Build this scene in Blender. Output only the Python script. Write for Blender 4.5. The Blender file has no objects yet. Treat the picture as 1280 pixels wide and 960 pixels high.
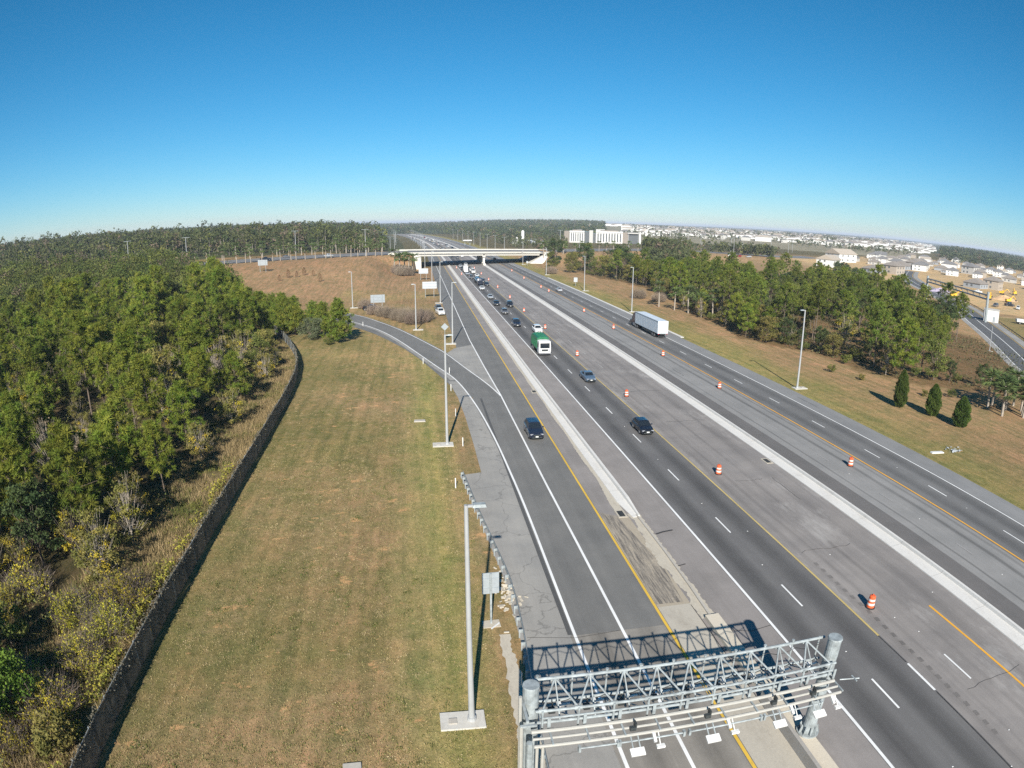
import bpy, math, random
import numpy as np
from mathutils import Vector, Matrix

SC = bpy.context.scene
COL = SC.collection
rnd = random.Random(7)
nr = np.random.default_rng(11)
PI = math.pi

# ------------------------------------------------------------------ camera, world, sun, exposure
YAW, PITCH, ROLL, CAMH = -0.1494035, 0.2546418, 0.0059686, 28.6208
cd = bpy.data.cameras.new('camera')
cam = bpy.data.objects.new('camera', cd)
COL.objects.link(cam)
SC.camera = cam
SC.render.engine = 'CYCLES'
cd.type = 'PANO'                      # a real wide drone lens with barrel distortion
cd.panorama_type = 'FISHEYE_LENS_POLYNOMIAL'
cd.fisheye_fov = math.radians(160)
cd.fisheye_polynomial_k0 = 0.0
cd.fisheye_polynomial_k1 = -0.044429966
cd.fisheye_polynomial_k2 = -0.00015253854
cd.fisheye_polynomial_k3 = 3.0041177e-05
cd.fisheye_polynomial_k4 = -9.9699347e-07
cd.sensor_fit = 'HORIZONTAL'
cd.sensor_width = 36
cd.sensor_height = 27
cd.clip_start = 0.1
cd.clip_end = 90000
M = Matrix.Rotation(YAW, 4, 'Z') @ Matrix.Rotation(PI / 2 - PITCH, 4, 'X') @ Matrix.Rotation(ROLL, 4, 'Z')
M.translation = (0, 0, CAMH)
cam.matrix_world = M

SUN_EL, SUN_AZ = math.radians(31.6), math.radians(189.5)   # azimuth clockwise from +Y
world = bpy.data.worlds.new('World')
SC.world = world
world.use_nodes = True
wn = world.node_tree
bg = wn.nodes['Background']
sky = wn.nodes.new('ShaderNodeTexSky')
sky.sky_type = 'NISHITA'
sky.sun_disc = False
sky.sun_elevation = SUN_EL
sky.sun_rotation = SUN_AZ
sky.altitude = 0
sky.air_density = 1.0
sky.dust_density = 0.0
sky.ozone_density = 10.0
hsv = wn.nodes.new('ShaderNodeHueSaturation')
hsv.inputs['Saturation'].default_value = 1.13
hsv.inputs['Hue'].default_value = 0.483
wn.links.new(sky.outputs[0], hsv.inputs['Color'])
wn.links.new(hsv.outputs[0], bg.inputs[0])
bg.inputs[1].default_value = 0.063
sl = bpy.data.lights.new('sun', 'SUN')
sun = bpy.data.objects.new('sun', sl)
COL.objects.link(sun)
sl.energy = 5.0
sl.angle = math.radians(0.53)
sl.color = (1.0, 0.94, 0.85)
sd = Vector((math.sin(SUN_AZ) * math.cos(SUN_EL), math.cos(SUN_AZ) * math.cos(SUN_EL), math.sin(SUN_EL)))
sun.rotation_euler = sd.to_track_quat('Z', 'Y').to_euler()
SC.view_settings.view_transform = 'Standard'
SC.view_settings.look = 'None'
SC.view_settings.exposure = 0.8
SC.view_settings.gamma = 1.0
SC.cycles.max_bounces = 5
SC.cycles.diffuse_bounces = 2
SC.cycles.glossy_bounces = 2
SC.cycles.transmission_bounces = 2
SC.cycles.transparent_max_bounces = 12
SC.cycles.volume_bounces = 0
SC.cycles.use_denoising = False
SC.cycles.sample_clamp_direct = 2.5
SC.cycles.sample_clamp_indirect = 2.0
SC.cycles.denoiser = 'OPENIMAGEDENOISE'

# ------------------------------------------------------------------ helpers
def tag(o, label=None, cat=None, group=None, kind=None):
    if label: o['label'] = label
    if cat: o['category'] = cat
    if group: o['group'] = group
    if kind: o['kind'] = kind
    return o

def empty(name, loc=(0, 0, 0), rz=0.0, parent=None):
    o = bpy.data.objects.new(name, None)
    o.empty_display_size = 0.2
    COL.objects.link(o)
    o.location = loc
    o.rotation_euler = (0, 0, rz)
    if parent: o.parent = parent
    return o

KIDS = {}
def link(o, parent=None):
    COL.objects.link(o)
    if parent:
        o.parent = parent
        KIDS.setdefault(parent.name, []).append(o)
    return o

def copy_tree(o, loc=None, rz=None, scale=None, parent=None, swap=None):
    c = o.copy()
    link(c, parent)
    if loc is not None: c.location = loc
    if rz is not None: c.rotation_euler = (0, 0, rz)
    if scale is not None: c.scale = (scale, scale, scale) if not hasattr(scale, '__len__') else scale
    if swap and c.type == 'MESH':
        for s in c.material_slots:
            if s.material and s.material.name in swap:
                s.link = 'OBJECT'
                s.material = swap[s.material.name] if False else s.material
    for ch in KIDS.get(o.name, []):
        copy_tree(ch, parent=c, swap=swap)
    if swap and c.type == 'MESH':
        for i, s in enumerate(c.material_slots):
            m = o.data.materials[i] if i < len(o.data.materials) else None
            if m and m.name in swap:
                s.link = 'OBJECT'
                s.material = swap[m.name]
    return c

class MB:
    def __init__(s):
        s.v = []; s.f = []; s.m = []
    def add(s, vs, fs, mi=0):
        b = len(s.v)
        s.v += [tuple(v) for v in vs]
        s.f += [tuple(b + i for i in f) for f in fs]
        s.m += [mi] * len(fs)
        return s
    def box(s, c, d, rz=0.0, mi=0, top=None, rx=0.0):
        x, y, z = d[0] / 2, d[1] / 2, d[2] / 2
        tx, ty = (x, y) if top is None else (top[0] / 2, top[1] / 2)
        vs = [(-x, -y, -z), (x, -y, -z), (x, y, -z), (-x, y, -z), (-tx, -ty, z), (tx, -ty, z), (tx, ty, z), (-tx, ty, z)]
        R = Matrix.Rotation(rz, 3, 'Z') @ Matrix.Rotation(rx, 3, 'X')
        vs = [R @ Vector(v) + Vector(c) for v in vs]
        return s.add(vs, [(3, 2, 1, 0), (4, 5, 6, 7), (0, 1, 5, 4), (1, 2, 6, 5), (2, 3, 7, 6), (3, 0, 4, 7)], mi)
    def tube(s, p0, p1, r0, r1=None, n=8, mi=0, cap=True):
        r1 = r0 if r1 is None else r1
        p0, p1 = Vector(p0), Vector(p1)
        q = (p1 - p0).to_track_quat('Z', 'Y')
        vs = []
        for p, r in ((p0, r0), (p1, r1)):
            for i in range(n):
                a = 2 * PI * i / n
                vs.append(p + q @ Vector((math.cos(a) * r, math.sin(a) * r, 0)))
        fs = [(i, (i + 1) % n, n + (i + 1) % n, n + i) for i in range(n)]
        if cap:
            fs += [tuple(range(n - 1, -1, -1)), tuple(range(n, 2 * n))]
        return s.add(vs, fs, mi)
    def lathe(s, prof, c=(0, 0, 0), n=14, mi=None):
        vs = []
        for r, z in prof:
            for i in range(n):
                a = 2 * PI * i / n
                vs.append((c[0] + math.cos(a) * r, c[1] + math.sin(a) * r, c[2] + z))
        b = len(s.v)
        s.v += vs
        for k in range(len(prof) - 1):
            for i in range(n):
                j = (i + 1) % n
                s.f.append((b + k * n + i, b + k * n + j, b + (k + 1) * n + j, b + (k + 1) * n + i))
                s.m.append(mi[k] if mi else 0)
        s.f.append(tuple(b + i for i in range(n - 1, -1, -1))); s.m.append(mi[0] if mi else 0)
        s.f.append(tuple(b + (len(prof) - 1) * n + i for i in range(n))); s.m.append(mi[-1] if mi else 0)
        return s
    def sweep(s, path, prof, mi=0, close=False):
        """path of (x,y[,z]), prof of (offset to the right, z) swept along it"""
        n = len(prof)
        vs = []
        for i, p in enumerate(path):
            a = path[max(0, i - 1)]; b = path[min(len(path) - 1, i + 1)]
            t = Vector((b[0] - a[0], b[1] - a[1])).normalized()
            rx, ry = t.y, -t.x
            z0 = p[2] if len(p) > 2 else 0
            for (o, z) in prof:
                vs.append((p[0] + rx * o, p[1] + ry * o, z0 + z))
        fs = []
        m = n if close else n - 1
        for i in range(len(path) - 1):
            for k in range(m):
                k2 = (k + 1) % n
                fs.append((i * n + k, (i + 1) * n + k, (i + 1) * n + k2, i * n + k2))
        if close:
            fs.append(tuple(range(n)))
            fs.append(tuple(reversed(range((len(path) - 1) * n, len(path) * n))))
        return s.add(vs, fs, mi)
    def build(s, name, mats, parent=None, smooth=False):
        me = bpy.data.meshes.new(name)
        me.from_pydata([tuple(v) for v in s.v], [], s.f)
        if not isinstance(mats, (list, tuple)): mats = [mats]
        for m in mats: me.materials.append(m)
        if len(mats) > 1: me.polygons.foreach_set('material_index', s.m)
        if smooth: me.polygons.foreach_set('use_smooth', [True] * len(s.f))
        me.update()
        o = bpy.data.objects.new(name, me)
        return link(o, parent)

def np_mesh(name, V, F, mats, tint=None, smooth=False, poly_mat=None):
    """V (n,3), F (m,k) arrays"""
    me = bpy.data.meshes.new(name)
    V = np.asarray(V, np.float32); F = np.asarray(F, np.int32)
    k = F.shape[1]
    me.vertices.add(len(V)); me.vertices.foreach_set('co', V.ravel())
    me.loops.add(F.size); me.loops.foreach_set('vertex_index', F.ravel())
    me.polygons.add(len(F))
    me.polygons.foreach_set('loop_start', np.arange(0, F.size, k, dtype=np.int32))
    me.polygons.foreach_set('loop_total', np.full(len(F), k, np.int32))
    for m in (mats if isinstance(mats, (list, tuple)) else [mats]): me.materials.append(m)
    if poly_mat is not None: me.polygons.foreach_set('material_index', np.asarray(poly_mat, np.int32))
    if smooth: me.polygons.foreach_set('use_smooth', np.ones(len(F), bool))
    if tint is not None:
        a = me.color_attributes.new('tint', 'FLOAT_COLOR', 'POINT')
        t = np.asarray(tint, np.float32)
        if t.shape[1] == 3: t = np.concatenate([t, np.ones((len(t), 1), np.float32)], 1)
        a.data.foreach_set('color', t.ravel())
    me.update(); me.validate()
    return me

# ------------------------------------------------------------------ materials
def new_mat(name):
    m = bpy.data.materials.new(name)
    m.use_nodes = True
    nt = m.node_tree
    return m, nt, nt.nodes['Principled BSDF']

def N(nt, t, **kw):
    n = nt.nodes.new(t)
    for k, v in kw.items():
        if k.startswith('i_'): n.inputs[k[2:].replace('_', ' ')].default_value = v
        else: setattr(n, k, v)
    return n

def ramp(nt, fac, stops):
    r = nt.nodes.new('ShaderNodeValToRGB')
    e = r.color_ramp.elements
    while len(e) < len(stops): e.new(0.5)
    for el, (p, c) in zip(e, stops):
        el.position = p
        el.color = (c, c, c, 1) if not hasattr(c, '__len__') else (*c, 1)
    nt.links.new(fac, r.inputs[0])
    return r.outputs[0]

def mixc(nt, a, b, fac, mode='MIX'):
    m = nt.nodes.new('ShaderNodeMix'); m.data_type = 'RGBA'; m.blend_type = mode
    for s, v in ((m.inputs[0], fac), (m.inputs[6], a), (m.inputs[7], b)):
        if hasattr(v, 'is_linked') or isinstance(v, bpy.types.NodeSocket): nt.links.new(v, s)
        elif hasattr(v, '__len__'): s.default_value = (*v, 1) if len(v) == 3 else v
        else: s.default_value = v
    return m.outputs[2]

def noise(nt, vec, scale, detail=4, rough=0.6, stretch=None):
    if stretch:
        mp = nt.nodes.new('ShaderNodeMapping'); mp.inputs['Scale'].default_value = stretch
        nt.links.new(vec, mp.inputs[0]); vec = mp.outputs[0]
    n = N(nt, 'ShaderNodeTexNoise')
    n.inputs['Scale'].default_value = scale; n.inputs['Detail'].default_value = detail; n.inputs['Roughness'].default_value = rough
    nt.links.new(vec, n.inputs['Vector'])
    return n.outputs['Fac']

def math_n(nt, op, a, b=None):
    m = nt.nodes.new('ShaderNodeMath'); m.operation = op
    for s, v in zip(m.inputs, (a, b)):
        if v is None: continue
        if isinstance(v, bpy.types.NodeSocket): nt.links.new(v, s)
        else: s.default_value = v
    return m.outputs[0]

def plain(name, col, rough=0.6, metal=0.0, var=0.12, scale=3.0, bump=0.0, spec=0.5, coat=0.0):
    m, nt, b = new_mat(name)
    tc = N(nt, 'ShaderNodeTexCoord').outputs['Object']
    f = noise(nt, tc, scale, 5)
    c0 = tuple(max(0, v * (1 - var)) for v in col); c1 = tuple(min(1, v * (1 + var)) for v in col)
    nt.links.new(ramp(nt, f, [(0.3, c0), (0.7, c1)]), b.inputs['Base Color'])
    b.inputs['Roughness'].default_value = rough
    b.inputs['Metallic'].default_value = metal
    b.inputs['Specular IOR Level'].default_value = spec
    if coat:
        b.inputs['Coat Weight'].default_value = coat; b.inputs['Coat Roughness'].default_value = 0.05
    if bump:
        bp = N(nt, 'ShaderNodeBump'); bp.inputs['Strength'].default_value = bump; bp.inputs['Distance'].default_value = 0.05
        nt.links.new(f, bp.inputs['Height']); nt.links.new(bp.outputs[0], b.inputs['Normal'])
    return m

def asphalt(name, col, tint2=None, streak=0.12, patch=0.15, fine=0.22, tracks=None, light=None, crack=0.0):
    """tracks: list of (x centre, half width, factor) oil / wheel bands along Y, in world X"""
    m, nt, b = new_mat(name)
    g = N(nt, 'ShaderNodeNewGeometry').outputs['Position']
    c = col
    base = N(nt, 'ShaderNodeRGB'); base.outputs[0].default_value = (*col, 1)
    out = base.outputs[0]
    if tint2:
        out = mixc(nt, out, tint2, ramp(nt, noise(nt, g, 0.18, 5, 0.65), [(0.42, 0), (0.6, 1)]))
    # streaks along the driving direction
    s1 = noise(nt, g, 1.6, 4, 0.7, (1.0, 0.02, 1.0))
    out = mixc(nt, out, ramp(nt, s1, [(0.3, 1 - streak), (0.7, 1 + 0.0)]), 1.0, 'MULTIPLY')
    s2 = noise(nt, g, 0.12, 5, 0.7, (1.0, 0.35, 1.0))
    out = mixc(nt, out, ramp(nt, s2, [(0.35, 1 - patch), (0.65, 1.0)]), 1.0, 'MULTIPLY')
    fn = noise(nt, g, 9.0, 6, 0.85)
    out = mixc(nt, out, ramp(nt, fn, [(0.3, 1 - fine), (0.7, 1.0)]), 1.0, 'MULTIPLY')
    if tracks:
        sx = N(nt, 'ShaderNodeSeparateXYZ'); nt.links.new(g, sx.inputs[0])
        wob = math_n(nt, 'MULTIPLY', math_n(nt, 'SUBTRACT', noise(nt, g, 0.05, 2, 0.5, (0.2, 1, 1)), 0.5), 0.7)
        X = math_n(nt, 'ADD', sx.outputs[0], wob)
        for (xc, hw, fc) in tracks:
            d = math_n(nt, 'ABSOLUTE', math_n(nt, 'SUBTRACT', X, xc))
            t = math_n(nt, 'DIVIDE', d, hw)
            brk = noise(nt, g, 0.35, 4, 0.7, (0.6, 0.12, 1))
            w = ramp(nt, t, [(0.25, 1.0), (1.0, 0.0)])
            w = math_n(nt, 'MULTIPLY', w, ramp(nt, brk, [(0.25, 0.45), (0.6, 1.0)]))
            out = mixc(nt, out, mixc(nt, out, (fc, fc, fc), 1.0, 'MULTIPLY'), w)
    if light:
        ln = noise(nt, g, 0.22, 6, 0.75, (1.0, 0.3, 1.0))
        out = mixc(nt, out, light, ramp(nt, ln, [(0.55, 0.0), (0.72, 0.7)]))
    if crack:
        vo = N(nt, 'ShaderNodeTexVoronoi'); vo.feature = 'DISTANCE_TO_EDGE'; vo.inputs['Scale'].default_value = 0.16
        wv = N(nt, 'ShaderNodeVectorMath'); wv.operation = 'ADD'
        nn = N(nt, 'ShaderNodeTexNoise'); nn.inputs['Scale'].default_value = 0.5; nn.inputs['Detail'].default_value = 6
        nt.links.new(g, nn.inputs['Vector'])
        nt.links.new(g, wv.inputs[0]); sc_ = N(nt, 'ShaderNodeVectorMath'); sc_.operation = 'SCALE'; sc_.inputs['Scale'].default_value = 3.0
        nt.links.new(nn.outputs['Color'], sc_.inputs[0]); nt.links.new(sc_.outputs[0], wv.inputs[1])
        nt.links.new(wv.outputs[0], vo.inputs['Vector'])
        out = mixc(nt, out, ramp(nt, vo.outputs['Distance'], [(0.0, 1 - crack), (0.012, 1.0)]), 1.0, 'MULTIPLY')
    nt.links.new(out, b.inputs['Base Color'])
    b.inputs['Roughness'].default_value = 0.85
    b.inputs['Specular IOR Level'].default_value = 0.35
    bp = N(nt, 'ShaderNodeBump'); bp.inputs['Strength'].default_value = 0.25; bp.inputs['Distance'].default_value = 0.02
    nt.links.new(fn, bp.inputs['Height']); nt.links.new(bp.outputs[0], b.inputs['Normal'])
    return m

def painted(name, col, wear=0.35, under=(0.07, 0.07, 0.07)):
    m, nt, b = new_mat(name)
    g = N(nt, 'ShaderNodeNewGeometry').outputs['Position']
    f = noise(nt, g, 2.2, 8, 0.8, (1, 0.35, 1))
    out = mixc(nt, col, under, ramp(nt, f, [(0.56, 0.0), (0.72, wear)]))
    f2 = noise(nt, g, 0.2, 3)
    out = mixc(nt, out, ramp(nt, f2, [(0.3, 0.82), (0.7, 1.0)]), 1.0, 'MULTIPLY')
    nt.links.new(out, b.inputs['Base Color'])
    b.inputs['Roughness'].default_value = 0.7
    return m

def concrete(name, col, stain=0.3, scale=0.5, joints=None, dirt=(0.25, 0.2, 0.13)):
    m, nt, b = new_mat(name)
    g = N(nt, 'ShaderNodeNewGeometry').outputs['Position']
    f = noise(nt, g, scale, 7, 0.75, (1, 0.4, 1))
    f2 = noise(nt, g, 6.0, 6, 0.8)
    out = mixc(nt, col, dirt, ramp(nt, f, [(0.5, 0.0), (0.75, stain)]))
    out = mixc(nt, out, ramp(nt, f2, [(0.3, 0.8), (0.7, 1.0)]), 1.0, 'MULTIPLY')
    if joints:
        sx = N(nt, 'ShaderNodeSeparateXYZ'); nt.links.new(g, sx.inputs[0])
        fr = math_n(nt, 'FRACT', math_n(nt, 'DIVIDE', sx.outputs[1], joints))
        out = mixc(nt, out, ramp(nt, fr, [(0.0, 0.55), (0.012, 1.0)]), 1.0, 'MULTIPLY')
    nt.links.new(out, b.inputs['Base Color'])
    b.inputs['Roughness'].default_value = 0.85
    bp = N(nt, 'ShaderNodeBump'); bp.inputs['Strength'].default_value = 0.2; bp.inputs['Distance'].default_value = 0.03
    nt.links.new(f2, bp.inputs['Height']); nt.links.new(bp.outputs[0], b.inputs['Normal'])
    return m

def foliage_mat(name, transl=0.25, rough=0.75):
    m, nt, b = new_mat(name)
    at = N(nt, 'ShaderNodeAttribute'); at.attribute_name = 'tint'
    oi = N(nt, 'ShaderNodeObjectInfo')
    hs = N(nt, 'ShaderNodeHueSaturation')
    nt.links.new(at.outputs['Color'], hs.inputs['Color'])
    mr = N(nt, 'ShaderNodeMapRange'); mr.inputs[3].default_value = 0.485; mr.inputs[4].default_value = 0.51
    nt.links.new(oi.outputs['Random'], mr.inputs[0]); nt.links.new(mr.outputs[0], hs.inputs['Hue'])
    mv = N(nt, 'ShaderNodeMapRange'); mv.inputs[3].default_value = 0.8; mv.inputs[4].default_value = 1.25
    r2 = math_n(nt, 'FRACT', math_n(nt, 'MULTIPLY', oi.outputs['Random'], 7.31))
    nt.links.new(r2, mv.inputs[0]); nt.links.new(mv.outputs[0], hs.inputs['Value'])
    nt.links.new(hs.outputs[0], b.inputs['Base Color'])
    b.inputs['Roughness'].default_value = rough
    b.inputs['Specular IOR Level'].default_value = 0.25
    tr = N(nt, 'ShaderNodeBsdfTranslucent'); nt.links.new(hs.outputs[0], tr.inputs[0])
    mx = N(nt, 'ShaderNodeMixShader'); mx.inputs[0].default_value = transl
    nt.links.new(b.outputs[0], mx.inputs[1]); nt.links.new(tr.outputs[0], mx.inputs[2])
    nt.links.new(mx.outputs[0], nt.nodes['Material Output'].inputs[0])
    return m

M_fol = foliage_mat('foliage')
M_dry = foliage_mat('dry_foliage', 0.1)
M_bark = plain('bark', (0.13, 0.10, 0.075), 0.9, var=0.4, scale=4, bump=0.4)
M_palebark = plain('pale_bark', (0.30, 0.26, 0.21), 0.9, var=0.3, scale=4)
M_steel = plain('galvanised_steel', (0.27, 0.30, 0.305), 0.55, 0.1, var=0.35, scale=2.5)
M_alu = plain('aluminium_pole', (0.38, 0.39, 0.39), 0.45, 0.2, var=0.08, scale=1)
M_conc = concrete('concrete', (0.42, 0.39, 0.34), 0.4)
M_wall = concrete('barrier_concrete', (0.60, 0.585, 0.55), 0.38, 0.8, joints=6.1, dirt=(0.33, 0.30, 0.26))
M_bridge = concrete('bridge_concrete', (0.62, 0.60, 0.54), 0.20, 0.3)
M_white = plain('white_paint', (0.60, 0.60, 0.58), 0.5, var=0.04)
M_black = plain('black_rubber', (0.02, 0.02, 0.02), 0.8, var=0.2)
M_dark = plain('dark_metal', (0.03, 0.035, 0.035), 0.6, var=0.2)
M_glass = plain('tinted_glass', (0.012, 0.016, 0.02), 0.06, var=0.05, spec=0.8)
M_rim = plain('wheel_rim', (0.45, 0.45, 0.46), 0.3, 0.7, var=0.05)
M_lamp = plain('headlight_glass', (0.30, 0.31, 0.33), 0.15, 0.0, var=0.03)
M_tail = plain('tail_light', (0.4, 0.02, 0.02), 0.25, var=0.05)
M_orange = plain('orange_plastic', (0.62, 0.11, 0.035), 0.45, var=0.08, scale=8)
M_reflect = plain('white_reflective', (0.62, 0.60, 0.56), 0.4, var=0.05)
M_signback = plain('sign_back_aluminium', (0.27, 0.30, 0.315), 0.6, 0.0, var=0.1)
M_signwhite = plain('sign_white', (0.40, 0.43, 0.45), 0.5, var=0.04)
M_maroon = plain('maroon_paint', (0.05, 0.015, 0.018), 0.25, var=0.1, coat=0.5)
M_trailer = plain('trailer_white', (0.58, 0.64, 0.68), 0.4, var=0.05, scale=1)
M_green = plain('green_truck_paint', (0.012, 0.13, 0.055), 0.45, var=0.25, scale=1.5)
M_yellowm = plain('machine_yellow', (0.75, 0.42, 0.02), 0.45, var=0.1)
M_roof = plain('roof_shingle', (0.21, 0.185, 0.16), 0.9, var=0.2, scale=2)
M_roof2 = plain('roof_shingle_grey', (0.155, 0.15, 0.148), 0.9, var=0.2, scale=2)
M_stucco = plain('stucco_white', (0.42, 0.41, 0.385), 0.9, var=0.06)
M_stucco2 = plain('stucco_beige', (0.36, 0.31, 0.25), 0.9, var=0.08)
M_stucco3 = plain('siding_grey', (0.27, 0.29, 0.31), 0.9, var=0.08)
M_winglass = plain('window_glass', (0.10, 0.11, 0.115), 0.1, var=0.2)
M_taupe = plain('taupe_cladding', (0.22, 0.19, 0.16), 0.8, var=0.08)
PAINT = {k: plain('car_paint_' + k, c, 0.28, 0.0 if k == 'white' else 0.2, var=0.03, coat=0.6) for k, c in {
    'black': (0.012, 0.014, 0.02), 'navy': (0.015, 0.02, 0.035), 'white': (0.60, 0.60, 0.59), 'silver': (0.36, 0.38, 0.40),
    'blue_grey': (0.09, 0.13, 0.18), 'red': (0.30, 0.015, 0.015), 'grey': (0.12, 0.12, 0.125), 'tan': (0.35, 0.30, 0.22)}.items()}

# ------------------------------------------------------------------ terrain
def sst(a, b, t):
    t = np.clip((t - a) / (b - a), 0, 1)
    return t * t * (3 - 2 * t)

SK = 0.47                       # skew of the cross road in plan
def yc(x): return 419 + SK * (x - 2)
CS = 1 / math.sqrt(1 + SK * SK)

def fbm(x, y, s, seed=0):
    """cheap smooth pseudo noise from sines, about -1..1"""
    r = np.random.default_rng(seed)
    o = np.zeros_like(np.asarray(x, float))
    amp = 0
    for k in range(7):
        a = r.uniform(0, 2 * PI); f = (1.0 + 0.55 * k) / s; p = r.uniform(0, 6.28)
        A = 1 / (1 + 0.5 * k)
        o = o + A * np.sin((x * math.cos(a) + y * math.sin(a)) * f * 2.2 + p + 1.7 * np.sin((x * math.sin(a) - y * math.cos(a)) * f + p * 2))
        amp += A
    return o / amp * 1.6

def road_shift(y):
    return -np.clip(np.asarray(y, float) - 520, 0, None) ** 2 / 16000.0

def terr(x, y):
    x = np.asarray(x, float); y = np.asarray(y, float)
    s = (y - yc(x))
    xr = x - road_shift(y)
    L = 9.0 * sst(-185, -28, s) * sst(-2.5, -30, x) * (s < 30) + (s >= 30) * 9.0 * sst(-12, -70, xr)
    nearL = 9.0 * sst(-60, -26, s) * sst(62, 28, s) * (x < -1)
    R = 7.2 * sst(-75, -24, s) * sst(78, 24, s) * sst(84, 93, x) * sst(420, 160, x)
    z = np.maximum(np.maximum(L, nearL), R)
    r = np.hypot(x, y)
    # wooded rise on the far left
    z = np.maximum(z, 13.0 * sst(110, 420, -xr) * sst(-100, 250, y))
    z = z + 3.0 * sst(40, 260, s) * sst(-40, -160, xr)
    # rise under the housing estate on the far right
    z = z + 9.0 * sst(700, 1700, r) * sst(60, 380, xr) * sst(0.0, 0.35, x / np.maximum(y, 1)) * sst(1.7, 0.7, x / np.maximum(y, 1))
    # distant wooded ridges
    z = z + 13.0 * sst(1500, 2600, y) * np.exp(-((x - 480) / 420.0) ** 2) + 3.0 * sst(1500, 2800, y) * np.exp(-((x - 330) / 900.0) ** 2) * (0.7 + 0.3 * fbm(x, y, 1500, 3))
    z = z + (3 + 4 * fbm(x, y, 2500, 5)) * sst(1600, 4000, r)
    # keep the corridor of the motorway flat
    corr = sst(95, 74, xr) * sst(-22, -3, xr)
    z = np.where(y < 1500, z * (1 - corr * np.where(np.abs(s) < 62, ((x > -1.5) & (x < 86)).astype(float), 1.0) * sst(1500, 1300, y)), z)
    z = np.where((x > -1.5) & (x < 84.5) & (np.abs(s) < 90), 0, z)
    near = 0.25 * fbm(x, y, 22, 9) * sst(-9, -24, x) * sst(240, 200, y) * (y > 0)
    z = z + near * sst(-21.5, -30, x)
    return z

def axis(lo, hi, fine_lo, fine_hi, st, g=1.09, mx=900):
    a = list(np.arange(fine_lo, fine_hi + 0.01, st))
    d = st
    while a[-1] < hi:
        d = min(d * g, mx); a.append(a[-1] + d)
    d = st
    while a[0] > lo:
        d = min(d * g, mx); a.insert(0, a[0] - d)
    return np.array(a)

RG_X = [(-2.5), 84.0]
ax = axis(-24000, 24000, -58, 112, 1.7, 1.07)
ay = axis(-400, 24000, 8, 215, 2.0, 1.035)
# seams at the bridge walls
ax = np.unique(np.round(np.concatenate([ax, [-2.4, -1.4, 83.6, 84.6]]), 3))
GX, GY = np.meshgrid(ax, ay)
GZ = terr(GX, GY)

FOREST_L = [(-27, 10), (-27.6, 52), (-28.2, 66), (-26.6, 99), (-29.4, 128), (-36.5, 150), (-44, 176), (-55, 215), (-72, 250), (-112, 300), (-158, 345), (-225, 420), (-300, 470)]
def forest_edge_x(y):
    ys = [p[1] for p in FOREST_L]; xs = [p[0] for p in FOREST_L]
    return np.interp(y, ys, xs)
WOOD_R = [(91, 128), (84, 150), (88, 195), (99, 240), (101, 282), (92, 330), (95, 396), (118, 420), (160, 400), (190, 330), (196, 240), (178, 180), (160, 120), (130, 84), (106, 92), (96, 100)]
def in_poly(x, y, P):
    x = np.asarray(x, float); y = np.asarray(y, float)
    c = np.zeros(x.shape, bool)
    n = len(P)
    for i in range(n):
        x0, y0 = P[i]; x1, y1 = P[(i + 1) % n]
        cond = ((y0 > y) != (y1 > y))
        with np.errstate(divide='ignore', invalid='ignore'):
            xi = (x1 - x0) * (y - y0) / (y1 - y0 + 1e-12) + x0
        c ^= cond & (x < xi)
    return c

def fence_x(y): return np.interp(y, [0, 25, 48, 76, 100, 114, 126, 137, 150, 162, 176, 190], [-20.4, -20.5, -20.7, -21.2, -22, -22.9, -24.5, -27, -31, -35.2, -41, -50])

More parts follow.
